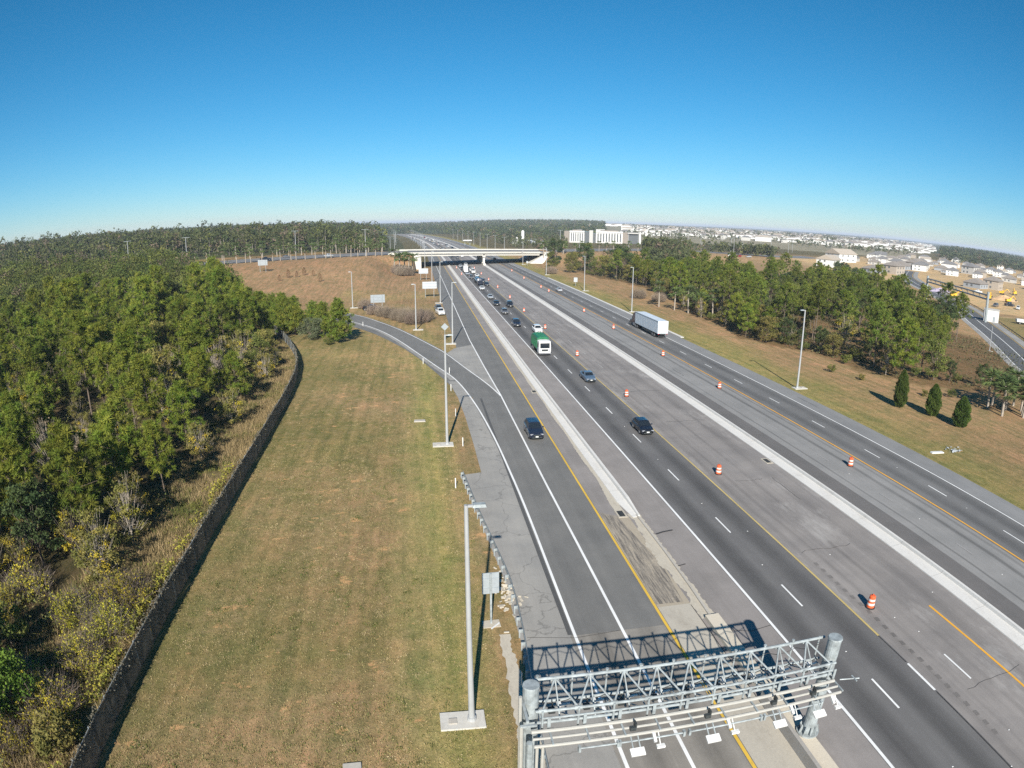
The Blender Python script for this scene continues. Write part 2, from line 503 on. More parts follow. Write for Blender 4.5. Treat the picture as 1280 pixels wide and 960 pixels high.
def zone(x, y):
    """linear albedo of the ground + amount of bare patches in alpha"""
    n1 = fbm(x, y, 14, 21); n2 = fbm(x, y, 60, 22); n3 = fbm(x, y, 5, 23)
    shp = x.shape
    C = np.zeros(shp + (4,))
    def put(mask, col, a=0.0):
        m = np.clip(mask, 0, 1)[..., None]
        C[:] = C * (1 - m) + np.array([*col, a]) * m
    s = y - yc(x); xr = x - road_shift(y)
    r = np.hypot(x, y)
    C[..., :3] = (0.050, 0.062, 0.030)                      # distant woods seen from above
    # general open land near by
    put((r < 1500) * 1.0, (0.10, 0.085, 0.042), 0.2)
    brown = (0.285, 0.190, 0.112)
    # right of the motorway: dry brown field
    put(sst(60, 70, xr) * sst(700, 600, y + 0.3 * n2 * 60), brown, 0.5)
    put(sst(60, 64, xr) * sst(76 + 6 * 1.0, 70, xr + 3 * n1), (0.235, 0.205, 0.085), 0.3)
    put(in_poly(x + 2 * n1, y + 2 * n1, WOOD_R) * 0.85, (0.13, 0.085, 0.045), 0.2)
    # strip in front of the wood, near the camera, browner and greener in clumps
    put(sst(66, 72, xr) * sst(120, 100, y) * sst(105, 80, x) * (0.45 + 0.35 * n1), (0.215, 0.165, 0.082), 0.5)
    # mown lawn on the left
    lawn = (x > fence_x(y)) * (xr < 9) * sst(235, 150, y)
    put(lawn * 1.0, (0.205, 0.174, 0.076), 0.8)
    put(lawn * np.clip(0.3 + 0.9 * fbm(x, y * 0.35, 9, 31), 0, 0.7), (0.160, 0.145, 0.060), 0.4)
    put(lawn * np.clip(0.45 + 0.75 * n1 * 0.6 + 0.5 * n2, 0, 0.85), (0.250, 0.172, 0.100), 1.0)
    put(lawn * sst(-4, 0.5, x) * sst(5.5, 1, x) * 0.9, (0.245, 0.232, 0.088), 0.35)
    for (px_, py_, sx_, sy_, aa) in [(-12.4, 71.1, 1.6, 2.2, 2.2), (-7.9, 66.3, 2.6, 3.5, 1.9), (-5.2, 65.4, 1.8, 2.8, 2.0), (-3.3, 62.8, 1.8, 2.4, 2.0), (-9.5, 57.5, 2.4, 3.0, 1.5), (-17.5, 58.0, 1.8, 5.0, 1.6), (-5.8, 95, 2.5, 4, 1.5), (-12, 105, 4, 8, 1.4), (-3.5, 120, 4, 9, 1.7), (-10, 30, 3, 3, 1.4), (-16, 42, 2.5, 4, 1.4), (-4.9, 27, 1.6, 1.6, 2.0), (4.5, 50, 1.2, 8, 1.6), (3.9, 60, 1.5, 5, 1.6)]:
        m_ = np.exp(-((x - px_) / sx_) ** 2 - ((y - py_) / sy_) ** 2) * lawn
        C[..., 3] = np.maximum(C[..., 3], aa * m_)
        C[..., :3] = C[..., :3] * (1 - 0.45 * m_[..., None]) + np.array((0.30, 0.215, 0.125)) * 0.45 * m_[..., None]
    for tx in (-2.3, -0.6):
        m_ = np.exp(-((x - tx - 0.4 * np.sin(y * 0.05)) / 0.9) ** 2) * lawn * 0.4
        C[..., :3] = C[..., :3] * (1 - m_[..., None]) + np.array((0.29, 0.225, 0.125)) * m_[..., None]
    # brown field beyond the ramp
    fl = (xr < 12) * (x > forest_edge_x(y)) * sst(150, 215, y + 12 * n1 + np.clip(x + 20, -30, 20) * 1.0) * (s < -22)
    put(fl, (0.272, 0.178, 0.105), 0.7)
    put(fl * np.clip(0.5 * n2 + 0.2 * n1 - .1, 0, 1) * sst(300, 250, y), (0.185, 0.125, 0.072), 0.6)
    put(fl * sst(-100, -60, s) * sst(-22, -40, s) * 0.7 * (0.5 + 0.5 * n1), (0.30, 0.17, 0.095), 0.8)
    # islands of grass between ramp and motorway
    put((xr < 12) * (xr > -30) * sst(100, 120, y) * sst(280, 250, y) * np.clip(0.35 + 0.3 * n1, 0, 1), (0.275, 0.22, 0.10), 0.6)
    # tall rough strip along the fence and forest floor
    rough = (x <= fence_x(y)) * (y < 200)
    put(rough * 1.0, (0.150, 0.122, 0.062), 0.3)
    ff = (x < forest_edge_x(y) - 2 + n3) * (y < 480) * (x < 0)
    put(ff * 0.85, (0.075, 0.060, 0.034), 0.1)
    # behind the cross road on the left
    put((x < -8) * (s > 24) * (s < 55 + 10 * n2), (0.25, 0.165, 0.08), 0.5)
    put(sst(56, 62, s) * (xr < -12) * (r < 1500), (0.062, 0.066, 0.032), 0.1)
    # right side far: construction dirt and housing
    hz = in_poly(x + 10 * n1, y + 10 * n1, [(245, 200), (300, 300), (300, 420), (360, 560), (520, 680), (860, 800), (1000, 640), (600, 380), (430, 230), (330, 175)])
    put(hz * 0.9, (0.50, 0.35, 0.20), 0.5)
    put(hz * np.clip(0.7 * n1 + .1, 0, 0.8), (0.32, 0.25, 0.17), 0.5)
    put(in_poly(x, y, [(150, 90), (235, 200), (262, 190), (190, 90)]) * 0.8, (0.19, 0.16, 0.07), 0.5)
    est = (xr > 330) * (r > 950) * (r < 3300) * sst(0.24, 0.32, x / np.maximum(y, 1)) * sst(1.0, 0.9, x / np.maximum(y, 1))
    put(est * 0.8, (0.26, 0.24, 0.19), 0.4)
    vf = (r > 1500) * sst(1.0, 1.15, x / np.maximum(y, 1))
    put(vf, (0.045, 0.06, 0.036), 0.0)
    v = 1 + 0.10 * n2 + 0.07 * n1
    C[..., :3] *= v[..., None]
    return C

def terrain_material():
    m, nt, b = new_mat('ground_cover')
    at = N(nt, 'ShaderNodeAttribute'); at.attribute_name = 'tint'
    g = N(nt, 'ShaderNodeNewGeometry').outputs['Position']
    col = at.outputs['Color']; pat = at.outputs['Alpha']
    big = noise(nt, g, 0.25, 6, 0.7)
    mid = noise(nt, g, 1.1, 6, 0.75, (1.0, 0.6, 1))
    fin = noise(nt, g, 3.6, 6, 0.85, (1.0, 0.7, 1))
    vf = noise(nt, g, 22.0, 3, 0.8)
    col = mixc(nt, col, ramp(nt, big, [(0.32, (0.74, 0.88, 0.76)), (0.68, (1.25, 1.10, 1.15))]), 1.0, 'MULTIPLY')
    mow = noise(nt, g, 0.9, 3, 0.6, (1.0, 0.05, 1))
    col = mixc(nt, col, ramp(nt, mow, [(0.35, (0.78, 0.84, 0.76)), (0.65, (1.22, 1.16, 1.12))]), 1.0, 'MULTIPLY')
    col = mixc(nt, col, ramp(nt, mid, [(0.28, (0.64, 0.70, 0.62)), (0.72, (1.34, 1.26, 1.28))]), 1.0, 'MULTIPLY')
    col = mixc(nt, col, ramp(nt, fin, [(0.30, (0.60, 0.65, 0.58)), (0.70, (1.38, 1.32, 1.34))]), 1.0, 'MULTIPLY')
    col = mixc(nt, col, ramp(nt, vf, [(0.25, 0.68), (0.75, 1.3)]), 1.0, 'MULTIPLY')
    # straw thatch
    th = noise(nt, g, 0.7, 8, 0.82)
    col = mixc(nt, col, (0.33, 0.235, 0.125), math_n(nt, 'MULTIPLY', ramp(nt, th, [(0.50, 0.0), (0.62, 0.62)]), math_n(nt, 'MINIMUM', pat, 1.0)))
    # bare orange sand
    sp = noise(nt, g, 0.33, 9, 0.7, (1.0, 1.6, 1))
    sp = math_n(nt, 'ADD', sp, math_n(nt, 'MULTIPLY', math_n(nt, 'SUBTRACT', pat, 0.6), 0.085))
    bare = ramp(nt, sp, [(0.625, 0.0), (0.66, 0.75)])
    col = mixc(nt, col, (0.52, 0.30, 0.14), bare)
    nt.links.new(col, b.inputs['Base Color'])
    b.inputs['Roughness'].default_value = 0.95
    b.inputs['Specular IOR Level'].default_value = 0.1
    h = math_n(nt, 'ADD', math_n(nt, 'MULTIPLY', fin, 1.0), math_n(nt, 'MULTIPLY', vf, 0.5))
    bp = N(nt, 'ShaderNodeBump'); bp.inputs['Strength'].default_value = 0.7; bp.inputs['Distance'].default_value = 0.12
    nt.links.new(h, bp.inputs['Height']); nt.links.new(bp.outputs[0], b.inputs['Normal'])
    return m

M_ground = terrain_material()
ny, nx = GX.shape
idx = np.arange(nx * ny).reshape(ny, nx)
F = np.stack([idx[:-1, :-1], idx[:-1, 1:], idx[1:, 1:], idx[1:, :-1]], -1).reshape(-1, 4)
V = np.stack([GX, GY, GZ], -1).reshape(-1, 3)
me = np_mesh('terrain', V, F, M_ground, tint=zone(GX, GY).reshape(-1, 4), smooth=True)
ground = link(bpy.data.objects.new('terrain', me))
tag(ground, kind='structure')
def gz(x, y): return float(terr(np.array([x]), np.array([y]))[0])

# ------------------------------------------------------------------ roads
def strip(name, x0, x1, y0, y1, mat, z=0.02, ny_=None, parent=None, kind='structure'):
    ys = [y0]
    if y1 > 540:
        if y0 < 540: ys.append(540)
        k = max(ys[-1], 540)
        while k < y1 - 20: k += 20; ys.append(k)
    if ys[-1] != y1: ys.append(y1)
    V, Fc = [], []
    for y in ys:
        s = float(road_shift(y))
        V += [(x0 + s, y, z), (x1 + s, y, z)]
    for i in range(len(ys) - 1):
        Fc.append((2 * i, 2 * i + 1, 2 * i + 3, 2 * i + 2))
    mb = MB(); mb.add(V, Fc)
    o = mb.build(name, mat, parent)
    if kind and parent is None: o['kind'] = kind
    return o

A_left = asphalt('asphalt_left_lanes', (0.195, 0.190, 0.178), (0.172, 0.169, 0.160), tracks=[(12.0, 0.9, 0.93), (15.6, 0.9, 0.92)], crack=0.0)
A_shoulder = asphalt('pale_shoulder', (0.35, 0.335, 0.305), (0.30, 0.29, 0.27), streak=0.10, crack=0.35)
A_brown = asphalt('brown_shoulder', (0.300, 0.274, 0.256), (0.260, 0.238, 0.222), crack=0.0)
A_main = asphalt('dark_lanes', (0.165, 0.160, 0.155), (0.15, 0.145, 0.142), tracks=[(27.0, 1.35, 0.58), (30.75, 1.35, 0.58)])
A_old = asphalt('old_lanes', (0.305, 0.280, 0.260), (0.262, 0.242, 0.228), streak=0.20, patch=0.18, light=(0.36, 0.342, 0.32),
                tracks=[(33.6, 0.45, 0.80), (35.0, 0.3, 0.84), (37.6, 0.35, 0.82), (40.6, 1.0, 0.80)])
A_rin = asphalt('right_inner_dark', (0.165, 0.155, 0.148), (0.145, 0.138, 0.132), streak=0.1)
A_rgrey = asphalt('right_grey_lanes', (0.30, 0.292, 0.28), (0.265, 0.26, 0.25), streak=0.15,
                  tracks=[(49.2, 0.22, 0.62), (52.9, 0.45, 0.55), (54.5, 0.35, 0.7)])
A_rlane = asphalt('right_lanes', (0.185, 0.182, 0.177), (0.165, 0.162, 0.158), tracks=[(57.4, 1.2, 0.68), (61.0, 1.2, 0.68)])
A_rsh = asphalt('right_shoulder', (0.262, 0.260, 0.255), (0.235, 0.235, 0.232), streak=0.08)
P_white = painted('white_line', (0.74, 0.74, 0.72))
P_yellow = painted('yellow_line', (0.62, 0.40, 0.05))
P_paleyellow = painted('pale_yellow_line', (0.48, 0.37, 0.14), 0.5)
P_orange = painted('orange_line', (0.72, 0.36, 0.03))

Y0, Y1 = -60, 1560
strip('left_lanes', 8.6, 17.45, Y0, Y1, A_left)
strip('left_inner_shoulder', 17.45, 20.2, 55, Y1, A_brown)
strip('entry_shoulder', 20.2, 25.05, Y0, Y1, A_brown)
strip('main_lanes', 25.05, 32.75, Y0, Y1, A_main)
strip('old_lanes', 32.75, 43.6, Y0, Y1, A_old)
strip('median_inner_lane', 43.6, 48.0, Y0, Y1, A_rin)
strip('right_grey_lanes', 48.0, 55.2, Y0, Y1, A_rgrey)
strip('right_lanes', 55.2, 62.95, Y0, Y1, A_rlane)
strip('right_shoulder', 62.95, 66.4, Y0, Y1, A_rsh)

# ramp: centre pieces from inner / outer edges
RI = [(11.9, 109.5), (9.6, 122), (6.2, 137.5), (3.1, 147.5), (-0.7, 159), (-4.8, 170.6), (-9.6, 181.8), (-16.3, 195.5), (-24.6, 208), (-36, 220), (-52, 230), (-74, 236)]
RO = [(7.4, 98), (4.6, 113), (0.3, 131), (-3.2, 143), (-7.6, 155), (-11.4, 164.2), (-16, 173), (-22.5, 183.5), (-31, 194.5), (-42, 204), (-57, 213), (-77, 219)]
def poly_between(name, A, B, z, mat, za=None):
    mb = MB()
    V = []
    for a, b in zip(A, B):
        V += [(*a, z), (*b, z)]
    mb.add(V, [(2 * i + 1, 2 * i, 2 * i + 2, 2 * i + 3) for i in range(len(A) - 1)])
    return mb.build(name, mat)
tag(poly_between('ramp_lane', RI, RO, 0.028, A_left), kind='structure')
def offset_path(P, d):
    out = []
    for i, p in enumerate(P):
        a = P[max(0, i - 1)]; b = P[min(len(P) - 1, i + 1)]
        t = Vector((b[0] - a[0], b[1] - a[1])).normalized()
        out.append((p[0] + t.y * d, p[1] - t.x * d))
    return out
def densify(P, n=6):
    out = []
    for i in range(len(P) - 1):
        p0 = P[max(0, i - 1)]; p1 = P[i]; p2 = P[i + 1]; p3 = P[min(len(P) - 1, i + 2)]
        for k in range(n):
            t = k / n
            out.append(tuple(0.5 * ((2 * p1[j]) + (-p0[j] + p2[j]) * t + (2 * p0[j] - 5 * p1[j] + 4 * p2[j] - p3[j]) * t * t + (-p0[j] + 3 * p1[j] - 3 * p2[j] + p3[j]) * t ** 3) for j in range(2)))
    out.append(P[-1])
    return out
def ribbon(name, path, w, mat, z=0.04, kind='structure', parent=None):
    a = offset_path(path, -w / 2); b = offset_path(path, w / 2)
    mb = MB(); V = []
    for p, q in zip(a, b): V += [(*p, z), (*q, z)]
    mb.add(V, [(2 * i, 2 * i + 1, 2 * i + 3, 2 * i + 2) for i in range(len(path) - 1)])
    o = mb.build(name, mat, parent)
    if kind and not parent: o['kind'] = kind
    return o
# outer white line from the near shoulder to the ramp
OW = densify([(10.25, -60), (10.25, 30), (10.3, 55), (10.15, 67), (9.7, 82), (8.6, 98), (6.6, 112.9), (3.3, 125), (-0.7, 139.4), (-4.6, 153), (-9.0, 166), (-14.3, 177.5), (-20.8, 188), (-29, 198), (-40, 207.5), (-56, 216.5), (-76, 222.5)])
ribbon('ramp_outer_line', OW, 0.22, P_white)
IW = densify([(13.42, 100.5), (12.6, 106), (11.4, 112), (9.0, 122.5), (5.8, 137.0), (2.7, 147.0), (-1.1, 158.5), (-5.2, 170), (-10, 181.2), (-16.7, 195), (-25, 207.4), (-36.2, 219.3), (-52, 229.3), (-74, 235.4)])
ribbon('ramp_inner_line', IW, 0.20, P_white)
ribbon('merge_line', [(13.9, -60), (13.9, 30), (13.75, 50), (13.6, 64), (13.45, 90), (13.4, 101)], 0.22, P_white)
strip('left_edge_line', 12.25, 12.47, 150, Y1, P_white, 0.044)
ribbon('gore_edge_line', [(13.42, 100.5), (12.9, 122), (12.4, 150)], 0.22, P_white, z=0.044)
# gore pavement between the ramp and the motorway
g = MB(); g.add([(13.3, 101, 0.034), (12.5, 146, 0.034), (8.0, 142, 0.034), (6.2, 137, 0.034), (9.2, 122, 0.034), (11.7, 110, 0.034)], [(0, 1, 2, 3, 4, 5)])
tag(g.build('gore_pavement', A_shoulder), kind='structure')
# pale shoulder on the left, widening past the guardrail
g = MB()
SH = [(-60, 6.3), (24, 5.3), (36, 6.3), (46, 6.2), (56, 5.4), (66.5, 4.4), (68, 4.2), (68.6, 6.75), (78, 6.75), (90, 6.6), (101, 6.2), (112, 5.2)]
SI = [(y, float(np.interp(y, [p[1] for p in OW], [p[0] for p in OW])) + (0.0 if y > 95 else -0.25)) for y, x in SH]
V = []
for (y, x), (_, xi) in zip(SH, SI): V += [(x, y, 0.03), (xi, y, 0.03)]
g.add(V, [(2 * i, 2 * i + 1, 2 * i + 3, 2 * i + 2) for i in range(len(SH) - 1)])
tag(g.build('left_paved_shoulder', A_shoulder), kind='structure')
OS = [p for p in OW if p[1] >= 111.9]
tag(poly_between('ramp_edge_shoulder', OS, offset_path(OS, -1.0), 0.034, A_shoulder), kind='structure')
# line markings of the main roadways
strip('yellow_edge_line', 17.17, 17.39, Y0, Y1, P_yellow, 0.04)
strip('main_left_line', 25.10, 25.32, Y0, Y1, P_white, 0.04)
strip('temporary_yellow_line', 32.50, 32.70, 31.0, 1000, P_paleyellow, 0.04)
strip('old_orange_line', 39.6, 39.82, Y0, 32.9, P_orange, 0.04)
strip('right_yellow_line', 55.40, 55.62, Y0, Y1, P_orange, 0.04)
strip('right_edge_line', 62.55, 62.75, Y0, Y1, P_white, 0.04)
dm = {}
def dashes(parent_name, x, ystart, step, length, y_end, mat, w=0.16):
    holder = None
    y = ystart
    me_ = None
    while y < y_end:
        s = float(road_shift(y))
        if holder is None:
            mb = MB(); mb.add([(-w / 2, 0, 0), (w / 2, 0, 0), (w / 2, length, 0), (-w / 2, length, 0)], [(0, 1, 2, 3)])
            holder = mb.build(parent_name, mat); holder.location = (x + s, y, 0.04); holder['kind'] = 'structure'
            me_ = holder.data; base = (x + s, y)
        else:
            o = bpy.data.objects.new('lane_dash', me_); link(o, holder)
            o.location = (x + s - base[0], y - base[1], 0)
        y += step
dashes('main_lane_dashes', 28.9, 10.3, 13.1, 3.4, 700, P_white)
dashes('inner_lane_dashes', 32.62, 10.7, 13.1, 3.4, 27, P_white, 0.2)
dashes('closed_lane_dashes', 36.2, 10.4, 13.1, 3.4, 27, P_white)
dashes('closed_lane_faded_dashes', 36.2, 119.0, 13.1, 3.2, 500, painted('faded_white_line', (0.34, 0.33, 0.31), 0.8), 0.22)
dashes('right_lane_dashes', 59.0, 11.4, 13.15, 3.4, 700, P_white)
dashes('right_old_dashes', 50.9, 12.2, 13.1, 2.6, 300, painted('ghost_line', (0.30, 0.29, 0.28), 0.9), 0.18)

# median gore left: dirt, rumble patch, inlets, concrete slab
M_dirt = concrete('sandy_dirt', (0.36, 0.31, 0.235), 0.5, 0.7, dirt=(0.22, 0.18, 0.12))
M_gorec = concrete('gore_concrete', (0.42, 0.385, 0.32), 0.5, 0.5, dirt=(0.22, 0.19, 0.15))
strip('gore_concrete_slab', 17.45, 20.2, Y0, 39.2, M_gorec, 0.022)
strip('gore_dirt_strip', 17.45, 20.2, 39.2, 55, M_dirt, 0.018)
def rumble_mat():
    m, nt, b = new_mat('milled_asphalt')
    gg = N(nt, 'ShaderNodeNewGeometry').outputs['Position']
    w = noise(nt, gg, 3.0, 5, 0.7, (1.6, 0.12, 1))
    f = noise(nt, gg, 5.0, 6, 0.8)
    c = ramp(nt, w, [(0.35, (0.10, 0.09, 0.08)), (0.5, (0.24, 0.21, 0.17)), (0.62, (0.36, 0.31, 0.24))])
    c = mixc(nt, c, ramp(nt, f, [(0.3, 0.65), (0.7, 1.1)]), 1.0, 'MULTIPLY')
    nt.links.new(c, b.inputs['Base Color']); b.inputs['Roughness'].default_value = 0.9
    return m
g = MB(); g.add([(17.5, 39.6, 0.028), (19.7, 39.5, 0.028), (20.1, 45, 0.028), (19.6, 50, 0.028), (19.1, 55.2, 0.028), (17.6, 56.2, 0.028)], [(0, 1, 2, 3, 4, 5)])
tag(g.build('milled_patch', rumble_mat()), kind='structure')
# ragged cream debris strip by the barrier end
def ragged(name, xa, xb, y0, y1, z, mat, seed, amp=0.35, step=0.8):
    r = random.Random(seed); V = []; n = 0; y = y0
    while y <= y1 + 0.01:
        xa_ = xa(y) if callable(xa) else xa; xb_ = xb(y) if callable(xb) else xb
        V += [(xa_ + r.uniform(-amp, amp), y, z), (xb_ + r.uniform(-amp, amp), y, z)]; y += step; n += 1
    mb = MB(); mb.add(V, [(2 * i, 2 * i + 1, 2 * i + 3, 2 * i + 2) for i in range(n - 1)])
    return tag(mb.build(name, mat), kind='structure')
M_cream = concrete('cream_sand', (0.46, 0.415, 0.335), 0.55, 1.6, dirt=(0.26, 0.22, 0.17))
ragged('sand_along_barrier', lambda y: 19.55 - 0.08 * math.sin(y * 0.37) - 0.35 * math.exp(-((y - 58) / 5) ** 2), 20.1, 55, 104, 0.030, M_cream, 3, 0.06, 0.35)
ragged('sand_gutter_far', 19.35, 20.6, 104, 430, 0.030, M_cream, 4, 0.06, 3.0)
ragged('sand_strip_near', lambda y: 20.15 + 0.22 * math.sin(y * 0.5) + 0.12 * math.sin(y * 1.9), 21.45, 37, 55.5, 0.032, M_cream, 5, 0.10, 0.25)
ragged('sand_on_shoulder_edge', lambda y: 4.6 + 0.02 * (y - 24), lambda y: 5.7 + 0.15 * math.sin(y), 18, 38, 0.036, M_cream, 8, 0.12, 0.3)
# cracks / seams of tar across the pavement
M_tar = plain('tar_seam', (0.035, 0.033, 0.032), 0.7, var=0.3)
def seam(pts, w, z=0.0435):
    o = ribbon('tar_seam', pts, w, M_tar, z)
seam([(32.62, -60), (32.6, 10.3)], 0.10)
seam([(32.6, 14.2), (32.62, 23.6)], 0.10); seam([(32.62, 27.4), (32.58, 31)], 0.08)
seam([(21.5, 35.2), (23.2, 34.6), (25.1, 34.9)], 0.05)
seam([(6.8, 37.2), (10.2, 36.6), (13.7, 36.9)], 0.04)
seam([(21.6, 50.8), (22.4, 51.1), (23.5, 51.3)], 0.22); seam([(21.4, 44.8), (22.2, 45.0)], 0.12)
seam([(20.2, 18), (20.15, 39)], 0.05)
rs = random.Random(21)
for k in range(5):
    yy = 24 + k * 19.3 + rs.uniform(-2, 2); xa_ = rs.uniform(33, 36); xb_ = rs.uniform(38.5, 43)
    n_ = 9; seam([(xa_ + (xb_ - xa_) * i / n_, yy + rs.uniform(-0.18, 0.18)) for i in range(n_ + 1)], rs.uniform(0.03, 0.06))
for k in range(4):
    yy = 30 + k * 27 + rs.uniform(-3, 3); xx = rs.choice([36.9, 40.3, 38.1, 50.2, 64.6])
    seam([(xx + rs.uniform(-0.08, 0.08), yy + i * 0.9) for i in range(8)], 0.04)
# darker new patch of the left lanes ends at Y 36, older grey beyond the camera side
strip('older_left_pavement', 9.9, 17.1, Y0, 36.9, asphalt('older_asphalt', (0.31, 0.285, 0.248), (0.265, 0.245, 0.215), streak=0.2,
      tracks=[(12.1, 1.0, 0.7), (15.5, 1.0, 0.7)]), 0.034)
strip('shoulder_dark_seam', 9.75, 10.08, 37, 100, asphalt('seam_asphalt', (0.10, 0.10, 0.098)), 0.034)
# block marks along the closed lane
M_blk = asphalt('scuff_mark', (0.225, 0.208, 0.194), fine=0.5, patch=0.3)
me_s = None
for k in range(22):
    y = 18.0 + k * 1.15
    o = None
    if me_s is None:
        mb = MB(); mb.add([(-0.2, -0.26, 0), (0.16, -0.3, 0), (0.2, 0.24, 0), (-0.14, 0.3, 0)], [(0, 1, 2, 3)])
        o = mb.build('scuff_mark', M_blk); me_s = o.data
    else:
        o = link(bpy.data.objects.new('scuff_mark', me_s))
    o.location = (33.9 + 0.03 * math.sin(k), y, 0.026); o['kind'] = 'structure'
# reflective studs
stud = None
for (x, y) in [(30.9, 14.2), (32.7, 14.6), (35.0, 17.5), (28.9, 17.0), (28.9, 30.2), (28.9, 43.3), (28.9, 56.4), (30.7, 49.5), (28.9, 69.5), (28.8, 82.6), (35.5, 32.6), (36.2, 30.2), (36.2, 43.3), (50.9, 60.2), (50.9, 47), (50.9, 34), (59, 60.4), (59, 47.3), (59, 34.1), (41.5, 34.5)]:
    if stud is None:
        mb = MB(); mb.box((0, 0, 0.02), (0.12, 0.1, 0.02), top=(0.08, 0.06)); stud = mb.build('road_stud', M_white); o = stud
        tag(stud, 'small white reflective stud stuck to the pavement', 'road stud', 'reflective studs between the lanes')
    else:
        o = copy_tree(stud)
    o.location = (x, y, 0.03)

# ------------------------------------------------------------------ concrete barriers and kerbs
def barrier_prof(w, h, tw):
    return [(-w / 2, 0.0), (-w / 2, 0.08), (-w / 2 + 0.13, 0.33), (-tw / 2, h), (tw / 2, h), (w / 2 - 0.13, 0.33), (w / 2, 0.08), (w / 2, 0.0)]
def ypath(x, y0, y1, step=12.0):
    P = []; y = y0
    while y < y1: P.append((x + float(road_shift(y)), y)); y += step
    P.append((x + float(road_shift(y1)), y1)); return P
def barrier(name, x, y0, y1, prof, label, cat='barrier', mat=M_wall, path=None):
    mb = MB(); mb.sweep(path or ypath(x, y0, y1), prof, close=True)
    o = mb.build(name, mat); tag(o, label, cat)
    return o
SEP = [(-0.92, 0.0), (-0.90, 0.10), (0.45, 0.20), (0.52, 0.46), (0.80, 0.46), (0.92, 0.0)]
barrier('median_barrier', 44.1, -60, 1500, SEP, 'long low white concrete median barrier between the two directions of traffic')
mb = MB(); mb.sweep(ypath(45.0, -60, 1400, 40), [(-0.75, 0.0), (-0.75, 0.10), (0.2, 0.06), (0.2, 0.0)], close=True)
# left barrier: tapering to its end
bl = MB(); prof = [(-0.75, 0.0), (-0.72, 0.10), (0.25, 0.20), (0.32, 0.50), (0.62, 0.50), (0.75, 0.0)]
bl.sweep([(20.75, 58.5), (20.65, 80)] + ypath(20.55, 110, 1300), prof, close=True)
P8 = [(20.95 + (o * 0.5 if q == 0 else o - 0.2), (54.6 if q == 0 else 58.5), z * (0.5 if q == 0 else 1)) for q in (0, 1) for (o, z) in prof]
bl.add(P8, [(k, k + 1, 6 + k + 1, 6 + k) for k in range(5)] + [tuple(range(6))])
tag(bl.build('separator_barrier', M_wall), 'white concrete barrier beside the sandy gutter, parting exit lanes from main lanes', 'barrier')
# low curved wall from the gantry base to the barrier end
lw = MB(); lw.sweep([(21.2, -10), (21.2, 12), (21.25, 21), (21.2, 26), (21.0, 32), (21.0, 37)], [(-0.55, 0), (-0.55, 0.35), (0.55, 0.35), (0.55, 0)], close=True)
tag(lw.build('gantry_island', concrete('island_concrete', (0.56, 0.50, 0.40), 0.35, 0.7)), 'sandy concrete kerb island under the right gantry post', 'kerb')
lw = MB(); lw.sweep([(20.35, -10), (20.4, 12), (20.45, 27.5)], [(-0.28, 0), (-0.2, 0.85), (0.05, 0.85), (0.12, 0)], close=True)
tag(lw.build('block_wall', concrete('block_grey', (0.33, 0.31, 0.28), 0.5, 1.2, joints=0.9)), 'low grey block wall along the island beside the right gantry post', 'wall')
lw = MB(); lw.sweep([(21.0, 37), (21.15, 42), (21.2, 48), (21.1, 55)], [(-0.12, 0), (-0.1, 0.16), (0.1, 0.16), (0.12, 0)], close=True)
tag(lw.build('broken_kerb', M_conc), 'low broken kerb with sand, running on from the barrier end', 'kerb')
# right kerb
kb = MB(); kb.sweep([(66.7, 176), (66.9, 250), (66.3, 320)], [(-0.45, 0), (-0.45, 0.16), (0.45, 0.16), (0.45, 0)], close=True)
tag(kb.build('verge_kerb', M_wall), 'long white concrete kerb along the grass edge, beyond the semi truck', 'kerb')
kb = MB(); kb.sweep([(66.8, 150), (66.8, 162)], [(-0.45, 0), (-0.45, 0.16), (0.45, 0.16), (0.45, 0)], close=True)
tag(kb.build('verge_kerb', M_wall), 'short white concrete kerb on the verge just behind the semi truck', 'kerb')
# storm drains
def drain(x, y, label):
    e = empty('storm_drain', (x, y, 0)); tag(e, label, 'drain', 'storm drains by the barriers')
    m = MB(); m.box((0, 0, 0.045), (0.95, 1.7, 0.04)); m.build('frame', M_cream, e)
    m = MB(); m.box((0, 0, 0.072), (0.6, 1.25, 0.012)); m.build('opening', M_black, e)
    m = MB()
    for k in range(6): m.box((0, -0.5 + k * 0.2, 0.082), (0.62, 0.04, 0.012))
    m.build('grate', M_dark, e)
drain(19.6, 55.6, 'black storm drain grate at the near end of the white separator barrier')
drain(19.3, 103.0, 'small storm drain in the sandy gutter beside the dark SUV')
drain(42.6, 66.4, 'storm drain grate at the foot of the median barrier')
drain(20.0, 176.0, 'far storm drain on the sandy gutter, left of the green truck')

# overpass -----------------------------------------------------------
ov = empty('overpass'); tag(ov, 'pale concrete road bridge crossing over the motorway', 'bridge')
def dz(x): return 9.0 - (x - 2) * 1.8 / 73.0
DW = 44.0
def skewbox(mb, xa, xb, s0, s1, za0, za1, zb0, zb1, mi=0):
    """slab between x, s offsets along y from the skew near edge, z bottom/top at each end"""
    def Y(x, s): return 397 + SK * (x - 2) + s
    vs = [(xa, Y(xa, s0), za0), (xb, Y(xb, s0), zb0), (xb, Y(xb, s1), zb0), (xa, Y(xa, s1), za0),
          (xa, Y(xa, s0), za1), (xb, Y(xb, s0), zb1), (xb, Y(xb, s1), zb1), (xa, Y(xa, s1), za1)]
    mb.add(vs, [(3, 2, 1, 0), (4, 5, 6, 7), (0, 1, 5, 4), (1, 2, 6, 5), (2, 3, 7, 6), (3, 0, 4, 7)], mi)
XA, XB = -1.5, 88.0
M_deckasph = asphalt('cross_road_asphalt', (0.19, 0.185, 0.18), streak=0.05)
m = MB(); skewbox(m, XA, XB, 0.0, DW, dz(XA) - 0.45, dz(XA) - 0.01, dz(XB) - 0.45, dz(XB) - 0.01); m.build('deck', M_bridge, ov)
